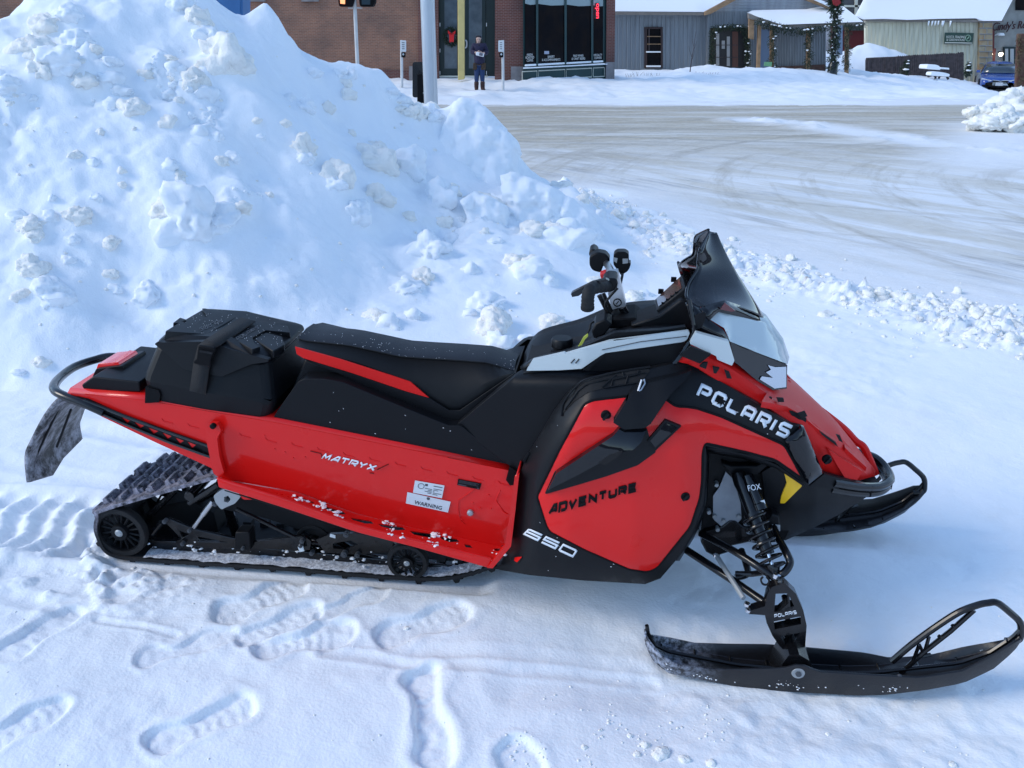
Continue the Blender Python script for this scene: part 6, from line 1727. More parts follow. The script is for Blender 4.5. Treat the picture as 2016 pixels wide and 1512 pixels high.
def farz(x, y):
    i = int(cl(round((y - 22.6) / (52 - 22.6) * 219), 0, 219)); j = int(cl(round((x + 16) / 50 * 339), 0, 339)); return float(FZ[i, j])
V_ = np.stack([FX, FY, FZ], -1).reshape(-1, 3)
ii, jj = np.meshgrid(np.arange(219), np.arange(339), indexing='ij')
Q_ = np.stack([ii * 340 + jj, ii * 340 + jj + 1, (ii + 1) * 340 + jj + 1, (ii + 1) * 340 + jj], -1).reshape(-1, 4)
me = bpy.data.meshes.new('snow_verge'); me.from_pydata(V_.tolist(), [], Q_.tolist()); me.polygons.foreach_set('use_smooth', [True] * len(me.polygons))
o = link('snow_verge', me, M_FARSNOW); o['kind'] = 'structure'

# ---- brick corner shop
b0 = W(900, 152, 30); b0.z = 0.2
SHOP = empty('brick_building', b0, 0, 'red brick corner shop with dark green doors and a wide storefront window', 'building')
pr = bproj(b0)
YL = lambda u, v: 30.0
bsk('brick_wall', [(-420, 170), (826, 170), (826, -420), (-420, -420)], 30.0, M_BRICKL, SHOP, pr, th=.3, grid=400)
bsk('brick_pier', [(824, 168), (864, 168), (859, -420), (820, -420)], 29.9, M_BRICKD, SHOP, pr, th=.4, grid=400)
bsk('brick_pier', [(974, 170), (1032, 170), (1034, -420), (976, -420)], 29.6, M_BRICKD, SHOP, pr, th=.5, grid=400)
bsk('stone_plinth', [(1006, 166), (1031, 166), (1031, 131), (1006, 131)], 29.5, M_STONE, SHOP, pr, th=.2)
bsk('brick_base_course', [(744, 164), (806, 164), (806, 139), (744, 137)], 29.93, M_BRICKD, SHOP, pr, th=.1)
bsk('stone_block', [(805, 166), (815, 166), (815, 130), (805, 130)], 29.85, M_STONE, SHOP, pr, th=.15)
for u in (487, 593): bsk('window_sill', rect(u, -12, u + 34, 3), 29.9, M_STONE, SHOP, pr, th=.2)
for u in (487, 593): bsk('upper_window', rect(u + 3, -130, u + 31, -12), 29.97, M_WGLASS, SHOP, pr, th=.05)
# doors
bsk('door_surround', [(860, 150), (978, 150), (980, -420), (856, -420)], 30.25, M_DGREEN, SHOP, pr, th=.1, grid=400)
for (a, b, c) in ((864, 902, 0), (912, 956, 1)):
    d = bsk('door', rect(a, -60, b, 149), 30.2, M_DGREEN, SHOP, pr, th=.06, bevel=.01)
    bsk('door_glass', rect(a + 11, -40, b - (2 if c == 0 else 7), 135), 30.17, M_DGLASS, d, pr, th=.02)
    for v in (45, 96, 140): bsk('hinge', rect(a + 1 if c == 0 else b + 1, v, a + 3 if c == 0 else b + 2.5, v + 7), 30.12, M_GALV, d, pr, th=.05)
    if c: MB().tube(catmull([pr(*q) for q in ((914, 80, 30.1), (918, 80, 30.05), (919, 86, 30.05), (918, 93, 30.05), (914, 94, 30.1))], 4), .025, 8).build('door_handle', M_GALV, d)
bsk('door_threshold', rect(862, 149, 960, 152), 30.1, M_TRIM, SHOP, pr, th=.2)
bsk('porch_column', [(901.5, 158), (914.5, 156), (914, -420), (899, -420)], 28.9, M_CREAM, SHOP, pr, th=.26, grid=400, bevel=.02)
# storefront bay, turned slightly to the right
YS = lambda u, v: 29.4 + (u - 1031) / 165.0 * 1.9
sv = lambda u, a, b: a + (b - a) * (u - 1031) / 165.0
bay = bsk('storefront_window', [(1030, sv(1030, 134, 124)), (1196, sv(1196, 134, 124)), (1200, -420), (1029, -420)], YS, M_GREEN, SHOP, pr, th=.12, grid=90)
mull = [1031.5, 1057.5, 1113.5, 1166.0, 1189.5]
for a, b in zip(mull, mull[1:]):
    w = 2.3
    g_ = bsk('window_pane', [(a + w, sv(a, 127, 118)), (b - w, sv(b, 127, 118)), (b - w, -300), (a + w, -300)], lambda u, v: YS(u, v) - .05, M_WGLASS, bay, pr, th=.02, grid=80)
    bsk('pane_reflection', [(a + w, sv(a, 7, 11)), ((a + b) / 2, sv(b, 9, 13)), (b - w, sv(b, 8, 12)), (b - w, -40), (a + w, -40)], lambda u, v: YS(u, v) - .06, mat('reflection_pale', (0.26, 0.33, 0.34), .6), bay, pr, th=.005, grid=80)  # pale band paints a reflection across the pane tops
    bsk('sill_snow', [(a + w * .6, sv(a, 131, 122)), (b - w * .6, sv(b, 131, 122)), (b - w * .6, sv(b, 127, 118.5)), (a + w * .6, sv(a, 127, 118.5))], lambda u, v: YS(u, v) - .16, M_FARSNOW, bay, pr, th=.15, grid=30, bevel=.03)
for u in mull[1:4]: bsk('mullion', [(u - 2, sv(u, 132, 123)), (u + 2.2, sv(u, 132, 123)), (u + 2.6, -420), (u - 2.6, -420)], lambda u, v: YS(u, v) - .10, M_GREEN, bay, pr, th=.1, grid=200)
bsk('ledge_snow', [(1030, 135.5), (1196, 127), (1196, 125.3), (1030, 133)], lambda u, v: YS(u, v) - .2, M_FARSNOW, SHOP, pr, th=.2, grid=60)
pan = bsk('bulkhead_panel', [(1030, 170), (1194, 170), (1195, 127), (1030, 135)], lambda u, v: YS(u, v) - .05, M_GREEN, SHOP, pr, th=.2, grid=80)
mb = MB()
for a, b in ((1028, 1057), (1060, 1112), (1115, 1165), (1168, 1190)):
    mb.tube([pr(u, v, YS(u, v) - .06) for u, v in ((a, sv(a, 141, 132.5)), (b, sv(b, 141, 132.5)), (b, sv(b, 158, 150)), (a, sv(a, 158, 150)))], .018, 5, closed=True)
mb.build('panel_moulding', M_TRIM, pan)
bsk('brick_pier', [(1193, 170), (1209.5, 170), (1216, -420), (1197, -420)], 31.2, M_BRICKD, SHOP, pr, th=.6, grid=400)
bsk('stone_plinth', [(1192.5, 168), (1209, 168), (1210, 122), (1193, 122)], 31.1, M_STONE, SHOP, pr, th=.15)
sg = lambda u, v: pr(u, v, YS(u, v) - .08)
M_LET = mat('window_lettering', (0.62, 0.62, 0.60), .5)
for t, q in (('FRESH', (1037.5, 110.3, 1048.5, 105.8)), ('ROASTED', (1035, 116, 1051.5, 111)), ('COFFEE', (1037, 121.8, 1049.5, 117)), ('BAKERY', (1078.5, 114.2, 1092, 109.5)), ('& ACCOMPANIMENTS', (1067, 120.3, 1103, 115.6)), ('FINE WINES', (1128.5, 112.2, 1148.5, 107.8)),
             ('& CRAFT BEERS', (1125.5, 118.2, 1152, 113.5)), ('SPECIALTY', (1168.8, 110.8, 1185.5, 106.5)), ('COFFEES', (1170, 116.5, 1184.5, 112))):
    u0, v0, u1, v1 = q
    words('window_lettering', t, [(u0, v0), (u1, v0 - .8), (u1, v1 - .8), (u0, v1)], sg, M_LET, bay, .003)
M_NEON = mat('neon_red', (0.8, 0.03, 0.05), .4, emit=(1.0, 0.03, 0.06, 1.6))
nb = empty('open_sign', W(1174, 20, 30.9) , 0, 'small red neon open sign hanging upright in the shop window', 'sign')
pn = bproj(W(1174, 20, 30.9))
words('neon_lettering', 'open', [(1171.5, 7), (1171.5, 36), (1179, 36), (1179, 7)], lambda u, v: pn(u, v, 30.9), M_NEON, nb, .02)
bsk('sign_backing', rect(1170.5, 6, 1180, 37), 30.95, M_DGREEN, nb, pn, th=.03)
bsk('window_notice', rect(1071.5, 100.5, 1081, 106.5), lambda u, v: YS(u, v) - .08, mat('paper_grey', (0.35, 0.37, 0.46), .7), bay, pr, th=.004)
# wreath on the left door
def sprigs(mb, c, r, n, ln=.14, rnd=None, up=0.0, mi=0):
    rd = rnd or rr
    for i in range(n):
        d = Vector((rd.gauss(0, 1), rd.gauss(0, 1), rd.gauss(0, 1))).normalized()
        p = Vector(c) + d * r * rd.random() ** .5
        e = (d + Vector((rd.gauss(0, .6), rd.gauss(0, .6), rd.gauss(0, .6) - .3 + up))).normalized() * ln * rd.uniform(.6, 1.2)
        s_ = e.cross(Vector((rd.gauss(0, 1), rd.gauss(0, 1), rd.gauss(0, 1)))).normalized() * ln * .11
        mb.add([p - s_, p + s_, p + e * .6 + s_ * .8, p + e, p + e * .6 - s_ * .8], [(0, 1, 2, 3, 4)], mi)
wc_ = W(889, 72, 30.0)
WR = empty('wreath', wc_, 0, 'round evergreen wreath with red ribbon hanging on green shop door', 'wreath')
mb = MB()
for k in range(60):
    an = k * 2 * math.pi / 60
    sprigs(mb, (math.cos(an) * .22, 0, math.sin(an) * .24), .055, 9, .10)
mb.build('wreath_foliage', M_LEAF, WR, sm=False)
mb = MB()
pw = bproj(wc_)
for o_ in ([(882, 60), (889, 66), (897, 60), (896, 67), (889, 68), (882, 66)], [(884, 66), (894, 66), (893, 83), (889, 82), (885, 84)]):
    skin('wreath_ribbon', o_, pw, 29.9, mat('ribbon_red', (0.60, 0.008, 0.012), .5), WR, th=.05, grid=6, back=YB, bevel=.006)
# ---- grey house
h0 = W(1400, 140, 38); 
HOUSE = empty('grey_house', h0, 0, 'grey board-and-batten house with snowy roof and garlanded porch', 'house')
pr = bproj(h0)
def wall(name, outline, Y, m, par, pr, step_px, bw=1.3, th=.2, top=None, proud=.05, holes=()):
    """a wall panel with its vertical battens"""
    o = bsk(name, outline, Y, m, par, pr, th=th, grid=120, holes=holes)
    mb = MB()
    Yf = Y if callable(Y) else (lambda u, v: Y)
    us = [p[0] for p in outline]; u = min(us) + step_px / 2
    while u < max(us):
        vs_ = []
        n = len(outline)
        for i in range(n):
            a, b = outline[i], outline[(i + 1) % n]
            if (a[0] - u) * (b[0] - u) < 0: vs_.append(a[1] + (b[1] - a[1]) * (u - a[0]) / (b[0] - a[0]))
        if len(vs_) >= 2:
            va, vb = min(vs_), max(vs_)
            segs = [(va, vb)]
            for h in holes:
                hu = [p[0] for p in h]; hv = [p[1] for p in h]
                if min(hu) < u < max(hu): segs = [(va, min(hv)), (max(hv), vb)]
            for sa, sb in segs:
                y = Yf(u, sa) - proud
                q = [pr(u - bw / 2, sb, y), pr(u + bw / 2, sb, y), pr(u + bw / 2, sa, y), pr(u - bw / 2, sa, y)]
                w = [p + Vector((0, proud * .9, 0)) for p in q]
                mb.add(q + w, [(0, 1, 2, 3), (0, 4, 5, 1), (1, 5, 6, 2), (2, 6, 7, 3), (3, 7, 4, 0)])
        u += step_px
    mb.build('siding_batten', m, o, sm=False)
    return o
wall('side_wall', [(1205, 165), (1393, 165), (1393, 19.5), (1205, 19.5)], 38.3, M_SIDING, HOUSE, pr, 8.6, 1.6, holes=[rect(1271, 54, 1304, 133)])
wall('front_wall', [(1392, 165), (1478, 165), (1478, 22), (1392, 22)], 38.0, M_SIDING, HOUSE, pr, 5.4, 1.4)
bsk('gable', [(1388, 23), (1640, 23), (1640, 10), (1530, -34), (1440, -4)], 38.05, M_LAP, HOUSE, pr, th=.2, grid=90)
mb = MB()
for v in range(-20, 22, 6): mb.tube([pr(1398 + (23 - v) * 2.3, v, 38.0), pr(1632 - max(0, 12 - v) * 2.6, v, 38.0)], .012, 4)
mb.build('lap_line', M_LAP, HOUSE)
rf = bsk('roof', [(1200, 22), (1386, 23.5), (1392, 26), (1470, -16), (1440, -75), (1200, -75)], lambda u, v: 37.7 + max(0, 24 - v) * .09, M_FARSNOW, HOUSE, pr, th=.35, grid=20, bevel=.08)
bsk('roof_fascia', [(1205, 29), (1392, 30), (1392, 25), (1205, 23)], 37.75, M_FASC, HOUSE, pr, th=.1)
bsk('rake_board', [(1388, 30), (1400, 27), (1460, -6), (1456, -14), (1388, 23)], 37.6, M_WOOD, HOUSE, pr, th=.3)
bsk('rake_board', [(1590, -8), (1640, 14), (1640, 20), (1585, -2)], 37.6, M_WOOD, HOUSE, pr, th=.3)
bsk('rake_snow', [(1590, -12), (1646, 13), (1642, 17), (1586, -8)], 37.5, M_FARSNOW, HOUSE, pr, th=.4)
wd = bsk('window', [(1269, 134), (1305, 134), (1305, 53), (1269, 53)], 38.2, mat('window_frame_brown', (0.035, 0.018, 0.018), .6), HOUSE, pr, th=.12, holes=[rect(1274, 57, 1301, 130)])
bsk('window_pane', rect(1273, 56, 1302, 131), 38.27, M_WGLASS, wd, pr, th=.02)
for v in (71, 86, 102): bsk('window_bar', rect(1274, v, 1301, v + 1.6), 38.18, M_WOOD, wd, pr, th=.06)
bsk('window_bar', rect(1277, 57, 1279, 103), 38.19, M_WOODD, wd, pr, th=.06)
for v, v2 in ((101, 103.5), (129, 132)): bsk('window_snow', rect(1273, v, 1301, v2), 38.05, M_FARSNOW, wd, pr, th=.2)
dw = bsk('front_window', [(1399, 146), (1473, 140), (1473, 55), (1399, 55)], 37.9, mat('dark_interior', (0.015, 0.013, 0.014), .4), HOUSE, pr, th=.1)
bsk('curtain', rect(1442, 62, 1453, 132), 37.86, mat('curtain_brown', (0.11, 0.05, 0.038), .8), dw, pr, th=.03)
for u, a, b in ((1410, 66, 128), (1431, 72, 130), (1421, 80, 96)): bsk('window_reflection', rect(u, a, u + 6, b), 37.87, mat('pale_reflection_panel', (0.34, 0.33, 0.32), .5), dw, pr, th=.02)  # pale strips painted as reflections on the dark window
for v in (88, 112): bsk('window_bar', rect(1401, v, 1452, v + 1.4), 37.84, M_WOODD, dw, pr, th=.03)
# porch
wall('porch_wall', [(1476, 143), (1626, 138), (1626, 28), (1476, 28)], 37.8, M_SIDING, HOUSE, pr, 5.2, 1.5)
bsk('porch_base', [(1520, 150), (1625, 146), (1625, 127), (1520, 132)], 37.6, mat('porch_stone', (0.10, 0.055, 0.045), .9, var=.5, vscale=5), HOUSE, pr, th=.2)
bsk('porch_door', rect(1497, 58, 1515, 135), 37.65, mat('door_blue_grey', (0.13, 0.19, 0.29), .6), HOUSE, pr, th=.1)
bsk('porch_roof', [(1474, 25), (1484, 20), (1530, 19), (1590, 18), (1639, 8), (1652, 6), (1700, 43), (1540, 48.5), (1500, 37)], lambda u, v: 36.4 + max(0, 46 - v) * .05, M_FARSNOW, HOUSE, pr, th=.3, grid=20, bevel=.08)
bsk('porch_fascia', [(1474, 27), (1540, 49), (1704, 44), (1704, 49), (1540, 55), (1474, 36)], 36.5, M_FASC, HOUSE, pr, th=.2)
for a in ([(1475, 75), (1484, 78), (1485, 36), (1475, 33)], [(1490, 146), (1496.5, 144), (1499, 50), (1493, 48)]): bsk('porch_post', a, 36.6, M_WOOD, HOUSE, pr, th=.16)
for u in (1520, 1592, 1668): bsk('porch_post', [(u - 3.5, 146), (u + 3, 146), (u + 3.5, 52), (u - 3, 52)], 36.55, M_WOOD, HOUSE, pr, th=.14)
def garland(path, r, n, label, ln=.10, snow=6, base=None):
    pts = [W(*q) for q in path]
    base = pts[0].copy()
    g_ = empty('garland', base, 0, label, 'garland', 'evergreen garlands on the grey house')
    mb = MB()
    tl = sum((b - a).length for a, b in zip(pts, pts[1:]))
    k = int(n * 3.4 * tl)
    for i in range(k):
        s = tl * (i + .5) / k
        for a, b in zip(pts, pts[1:]):
            L_ = (b - a).length
            if s <= L_: p = a.lerp(b, s / L_); break
            s -= L_
        sprigs(mb, p - base, r, 7, ln)
        if i % 4 == 0: sprigs(mb, p - base, r, 3, ln * .8, mi=1)
        if rr.random() < snow / 110: lump_mesh(mb, p - base + Vector((rr.gauss(0, r * .5), -r * .7, r * .4)), rr.uniform(.025, .06), .7, i * .7, 1, .4, mi=2)
    mb.build('garland_foliage', [M_LEAF, M_LEAFB, M_FARSNOW], g_, sm=False)
garland([(1401, 136, 37.6), (1402, 95, 37.6), (1404, 57, 37.6), (1436, 53, 37.6), (1468, 55, 37.6), (1472, 95, 37.6), (1470, 138, 37.6)], .13, 16, 'evergreen garland framing the front window of the grey house', snow=8)
garland([(1490, 43, 36.3), (1512, 49, 36.3), (1540, 57, 36.3), (1570, 63, 36.3), (1596, 60, 36.3), (1620, 55, 36.3), (1642, 50, 36.3)], .16, 16, 'long evergreen garland sagging along the porch eave of the grey house', snow=12)
garland([(1662, 51, 36.3), (1680, 53, 36.3), (1702, 50, 36.3)], .12, 14, 'short evergreen garland at the far right end of the porch eave', snow=12)
def spiral(u, v0, v1, Y, w): return [(u + w * math.sin(k * 1.15) - (k - 6) * .1, v0 + (v1 - v0) * k / 12, Y) for k in range(13)]
garland(spiral(1521, 56, 134, 36.4, 4), .14, 12, 'evergreen garland wound round the porch post beside the blue door', snow=5)
garland(spiral(1593, 58, 142, 36.4, 4), .15, 12, 'evergreen garland wound round the middle porch post of the grey house', snow=4)
garland(spiral(1668, 54, 136, 36.4, 4), .14, 12, 'evergreen garland wound round the rightmost porch post of the grey house', snow=3)
for b_, u_ in ((W(1504, 130, 36.2), 0),):
    gs = bsk('lawn_sign', [(1504, 130), (1519, 131), (1520, 122), (1505, 122)], 36.2, mat('sign_green', (0.16, 0.36, 0.18), .5), None, bproj(b_), th=.03)
    gs.location = b_
    tag(gs, 'small light green sign leaning beside the garlanded porch post', 'sign')
# street lamp post wound with garland in front of the porch
lp0 = W(1638, 146, 33.5)
LP = empty('lamp_post', lp0, 0, 'dark street lamp post wound with evergreen garland in front of porch', 'lamp post')
pl = bproj(lp0)
MB().tube([pl(1638, 148, 33.5), pl(1645, 40, 33.5), pl(1650, -140, 33.5)], .085, 12).build('post', M_METB, LP)
MB().lathe(pl(1638, 146, 33.5), (0, 0, 1), [(-.3, .2), (.35, .17), (.45, .10), (.5, .09)], 14).build('post_base', M_METB, LP)
mb = MB(); ms = MB()
for k in range(120):
    v = 142 - k * 1.15; u = 1638.5 + (146 - v) * .065
    an = k * .42
    sprigs(mb, pl(u, v, 33.5) + Vector((math.cos(an) * .12, math.sin(an) * .12, 0)), .11, 18, .11)
    if k % 6 == 0: lump_mesh(ms, pl(u, v, 33.38) + Vector((rr.gauss(0, .08), 0, 0)), rr.uniform(.02, .04), .8, k * .3, 1, .4)
for k in range(40): sprigs(mb, pl(1646 + rr.gauss(0, 5), 6 + rr.gauss(0, 8), 33.5), .12, 9, .2)
mb.build('post_garland', M_LEAF, LP, sm=False); ms.build('garland_snow', M_FARSNOW, LP, 80)
bsk('post_bow', [(1640, 0), (1652, -6), (1656, 6), (1648, 12), (1642, 9)], 33.2, mat('ribbon_dark_red', (0.25, 0.01, 0.012), .6), LP, pl, th=.1, grid=6)
bsk('post_cabinet', rect(1649, 50, 1659, 108), 33.9, mat('cabinet_grey_blue', (0.20, 0.26, 0.36), .5), LP, pl, th=.2, bevel=.02)
# red building peeping out behind
r0_ = W(1680, 60, 52)
rb = empty('red_building', r0_, 0, 'dark red building with pale window frames behind the grey porch', 'building')
pz = bproj(r0_)
bsk('wall', [(1640, 170), (1760, 170), (1760, -200), (1640, -200)], 52, M_DRED, rb, pz, th=.4, grid=200)
w_ = bsk('window', rect(1650, -60, 1735, 60), 51.9, mat('dusky_glass', (0.07, 0.075, 0.085), .2), rb, pz, th=.05)
for a in (rect(1655, 10, 1712, 14), rect(1683, -40, 1689, 32)): bsk('window_frame', a, 51.8, M_TRIM, w_, pz, th=.06)
# ---- white building
w0_ = W(1850, 150, 47)
WB = empty('white_building', w0_, 0, 'cream metal-sided building with thick snowy roof and sandstone entrance', 'building')
pr = bproj(w0_)
wall('metal_wall', [(1704, 165), (1929, 165), (1929, 35), (1704, 35)], 47, M_WSID, WB, pr, 8.4, 1.0, proud=.05)
bsk('roof', [(1690, 31), (1706, 38), (1740, 37), (1790, 39), (1850, 37), (1922, 36), (1935, 41), (1972, 41), (1998, -8), (2010, -90), (1740, -90), (1706, 0)], lambda u, v: 46.3 + max(0, 40 - v) * .10, M_FARSNOW, WB, pr, th=.5, grid=16, bevel=.1)
bsk('eave', [(1704, 42), (1976, 44), (1976, 39), (1704, 37)], 46.7, M_FASC, WB, pr, th=.3)
mb = MB()
for u in (1829, 1836, 1842, 1848, 1856, 1858, 1872):
    a = pr(u, 41, 46.6); mb.lathe(a, (0, 0, -1), [(0, .05), (.15, .035), (.22 + .02 * (u % 7), .004)], 7)
mb.build('icicle', M_FARSNOW, WB)
sw = bsk('stone_wall', [(1927, 175), (1954, 175), (1954, 42), (1929, 42)], 46.8, M_STONEW, WB, pr, th=4.0, grid=120)
mb = MB()
for i in range(10):
    v = 44 + i * 11.5; mb.tube([pr(1928, v, 46.78), pr(1953, v, 46.78)], .03, 4)
    mb.tube([pr(1936 + (i * 7) % 12, v, 46.78), pr(1936 + (i * 7) % 12, v + 11.5, 46.78)], .025, 4)
mb.build('stone_joint', M_PLAST, sw)
bsk('entrance_wall', [(1953, 165), (2120, 165), (2120, -100), (1990, -100), (1953, 60)], 50.4, M_PLAST, WB, pr, th=.3, grid=150)
bsk('upper_window', rect(2000, -30, 2060, 20), 50.3, M_WGLASS, WB, pr, th=.05)
dd_ = bsk('entrance_door', rect(1976, 92, 2004, 160), 50.3, M_DGREEN, WB, pr, th=.06)
for a in (rect(1979, 96, 1985, 146), rect(1989, 96, 1996, 146)): bsk('door_pane', a, 50.26, mat('door_pane_pale', (0.40, 0.42, 0.42), .3), dd_, pr, th=.03)
bsk('drainpipe', [(1953, 125), (1957, 125), (1958, 60), (1955, 60)], 50.1, mat('pipe_maroon', (0.12, 0.02, 0.02), .6), WB, pr, th=.1)
bsk('entry_panel', [(1946, 140), (1957, 140), (1961, 95), (1951, 95)], 50.0, mat('panel_maroon', (0.16, 0.035, 0.03), .6, var=.5, vscale=6), WB, pr, th=.06)
words('script_lettering', "Cindy's Re", [(1953, 66), (2020, 60), (2020, 40), (1955, 44)], lambda u, v: pr(u, v, 50.25), mat('script_maroon', (0.05, 0.008, 0.010), .6), WB, .06, shear=.3)
M_LAMPW = mat('lamp_warm', (1, .9, .7), .4, emit=(1.0, .86, .62, 4.0))
for u, v in ((1950, 108), (1970.5, 107)):
    lw = empty('wall_lamp', W(u, v, 49.7), 0, 'lit wall lamp left of the stone entrance beside the maroon panel' if u < 1960 else 'lit wall lamp beside the glass entrance door above blue car', 'wall lamp')
    MB().lathe((0, 0, 0), (0, 0, 1), [(-.10, .03), (-.06, .10), (.06, .10), (.09, .04)], 12).build('lamp_glass', M_LAMPW, lw)
    MB().box((0, .12, .12), (.12, .3, .05)).build('lamp_bracket', M_METB, lw)
an_ = bsk('awning_lamp', [(1965, 70), (1979, 70), (1977, 65), (1970, 64.5)], 49.9, M_FARSNOW, None, bproj(W(1972, 70, 49.9)), th=.4, grid=6, bevel=.03)
an_.location = W(1972, 70, 49.9); tag(an_, 'snow-capped lamp hood sticking out under the maroon script letters', 'lamp')
s0_ = W(1888, 88, 46.7)
SGN = empty('shop_sign', s0_, 0, 'dark green shop sign with pale lettering and ring emblem on cream wall', 'sign')
ps = bproj(s0_)
brd = bsk('sign_board', [(1859, 86), (1915, 87), (1918, 65), (1861, 64)], 46.8, mat('sign_dark_green', (0.035, 0.075, 0.055), .5, var=.2), SGN, ps, th=.06, bevel=.015)
ss_ = lambda u, v: ps(u, v, 46.72)
words('sign_lettering', 'HOSTA TRADING', [(1863, 75), (1900, 75.5), (1901, 70.5), (1863.5, 70)], ss_, M_TRIM, brd, .01)
words('sign_lettering', '& GREENHOUSE', [(1863.5, 80.5), (1899.5, 81), (1900, 76.5), (1863.5, 76)], ss_, M_TRIM, brd, .01)
MB().tube([ss_(1906 + 5 * math.cos(k * .4), 75 + 6 * math.sin(k * .4)) for k in range(16)], .022, 6, closed=True).tube([ss_(1904, 77), ss_(1908, 72)], .03, 5).build('sign_emblem', mat('emblem_green', (0.22, 0.34, 0.24), .5), brd)
MB().tube([ss_(1860.5, 84), ss_(1913, 85)], .025, 4).build('sign_rule', M_TRIM, brd)
# ---- picket fence
f0_ = W(1800, 146, 42.5)
FEN = empty('picket_fence', f0_, 0, 'dark brown picket fence in front of the cream building', 'fence')
pf = bproj(f0_)
mb = MB(); n = 46
ft = interp([(1704, 122), (1709, 115), (1800, 108.5), (1898, 103)]); fb = interp([(1703, 150), (1790, 155), (1898, 158)])
for i in range(n):
    u = 1704 + i * (194 / n); w = 194 / n * .86
    a, b = ft(u + w / 2) + rr.gauss(0, .4), fb(u)
    y = 42.5 + rr.gauss(0, .01)
    q = [pf(u, b, y), pf(u + w, b, y), pf(u + w, a + 1.2, y), pf(u + w / 2, a - .8, y), pf(u, a + 1.2, y)]
    r_ = [p + Vector((0, .04, 0)) for p in q]
    mb.add(q + r_, [(0, 1, 2, 3, 4), (9, 8, 7, 6, 5)] + [(j, j + 5, (j + 1) % 5 + 5, (j + 1) % 5) for j in range(5)])
pk = mb.build('picket_panel', M_WOODD, FEN, sm=False)
for v in (112, 135): MB().tube([pf(1705, v + 4, 42.58), pf(1897, v - 4, 42.58)], .05, 4).build('fence_rail', M_WOODD, FEN)
for u in (1707, 1800, 1817, 1895): bsk('fence_post', rect(u - 2, ft(u) - .5, u + 2, 158), 42.55, M_WOODD, FEN, pf, th=.1)
# ---- picnic table under snow
t0_ = W(1846, 156, 40.5)
PT_ = empty('picnic_table', t0_, 0, 'picnic table buried in thick snow before the brown fence', 'picnic table')
pp = bproj(t0_)
for nm, poly, Y, th in (('table_top', [(1826, 137), (1851, 139), (1846, 135), (1824, 134)], 40.4, .8), ('bench', [(1838, 150), (1868, 151.5), (1868, 149), (1838, 148)], 40.0, .3), ('bench', [(1850, 138), (1869, 139), (1869, 137), (1850, 136)], 41.2, .3)):
    bsk(nm, poly, Y, M_WOODD, PT_, pp, th=th, grid=20)
for poly, Y, th in (([(1824, 136), (1852, 138), (1850, 130), (1842, 127), (1826, 127.5)], 40.35, .8), ([(1832, 149), (1869, 151), (1870, 146), (1860, 143), (1846, 141), (1834, 142)], 39.9, .5), ([(1850, 137.5), (1869, 138.5), (1869, 133.5), (1852, 132.5)], 41.2, .4)):
    bsk('snow_cap', poly, Y, M_FARSNOW, PT_, pp, th=th, grid=7, bevel=.05, rnd=3)
mb = MB()
for a, b in (((1840, 138), (1842, 155)), ((1830, 138), (1828, 152)), ((1864, 150), (1867, 156)), ((1850, 150), (1848, 155))): mb.tube([pp(*a, 40.4), pp(*b, 40.4)], .05, 6)
mb.build('table_frame', M_WOODD, PT_)
def shrub(u, v, h, Y, label):
    c = W(u, v, Y)
    s = empty('conifer_shrub', c, 0, label, 'shrub')
    mb = MB(); ms = MB()
    H_ = h * Y / FPX
    for k in range(5):
        z = H_ * (k + .5) / 5; r_ = H_ * .28 * (1 - k / 6.5)
        for j in range(12): sprigs(mb, (rr.gauss(0, r_ * .55), rr.gauss(0, r_ * .5), z), r_ * .3, 6, .14)
        if k in (1, 3, 4): lump_mesh(ms, (rr.gauss(0, .03), -.1, z + .07), r_ * .85, .45, k * 1.3 + u, 2, .35)
    MB().tube([(0, 0, -.1), (0, 0, H_ * .8)], .03, 6).build('trunk', M_WOODD, s)
    mb.build('crown', M_LEAF, s, sm=False); ms.build('snow_cap', M_FARSNOW, s, 80)
shrub(1780, 148, 25, 41.5, 'little snow-capped conifer before the middle of the brown fence')
shrub(1903, 149, 22, 41.6, 'little snow-capped conifer at the right end of the brown fence')
# ---- sapling and dry stalks before the grey house
sp0 = W(1357, 152, 34)
SA = empty('sapling', sp0, 0, 'thin bare sapling standing in snow before the grey side wall', 'tree')
px_ = bproj(sp0)
MB().tube([px_(1357, 154, 34), px_(1361, 120, 34), px_(1366, 95, 34), px_(1370, 62, 34)], [.022, .017, .012, .006], 6).build('trunk', M_WOODD, SA)
mb = MB()
for a, b, c in (((1362, 112), (1358, 100), (1356, 90)), ((1365, 100), (1369, 90), (1372, 80)), ((1366, 92), (1363, 80), (1363, 70)), ((1362, 118), (1366, 108), (1368, 98))): mb.tube([px_(*a, 34), px_(*b, 34), px_(*c, 34)], [.009, .007, .004], 5)
mb.build('crown', M_WOODD, SA)
for i, (u, v, h) in enumerate(((1254, 157, 14), (1274, 160, 15), (1291, 162, 16), (1372, 158, 15), (1388, 157, 12), (1238, 155, 9), (1405, 152, 9))):
    c = W(u, v, 32.5)
    mb = MB()
    for k in range(4): mb.tube([(k * .05 - .08, 0, -.1), (k * .07 - .1 + rr.gauss(0, .02), 0, h * .6 * .0197), (k * .11 - .17 + rr.gauss(0, .04), 0, h * .0197)], [.008, .006, .003], 4)
    o = mb.build('dry_stalks', mat('dry_stem', (0.16, 0.12, 0.09), .8), None); o.location = c
    tag(o, 'few dry plant stems poking out of the snow before the grey house', 'plant', 'dry stalks before the grey house')
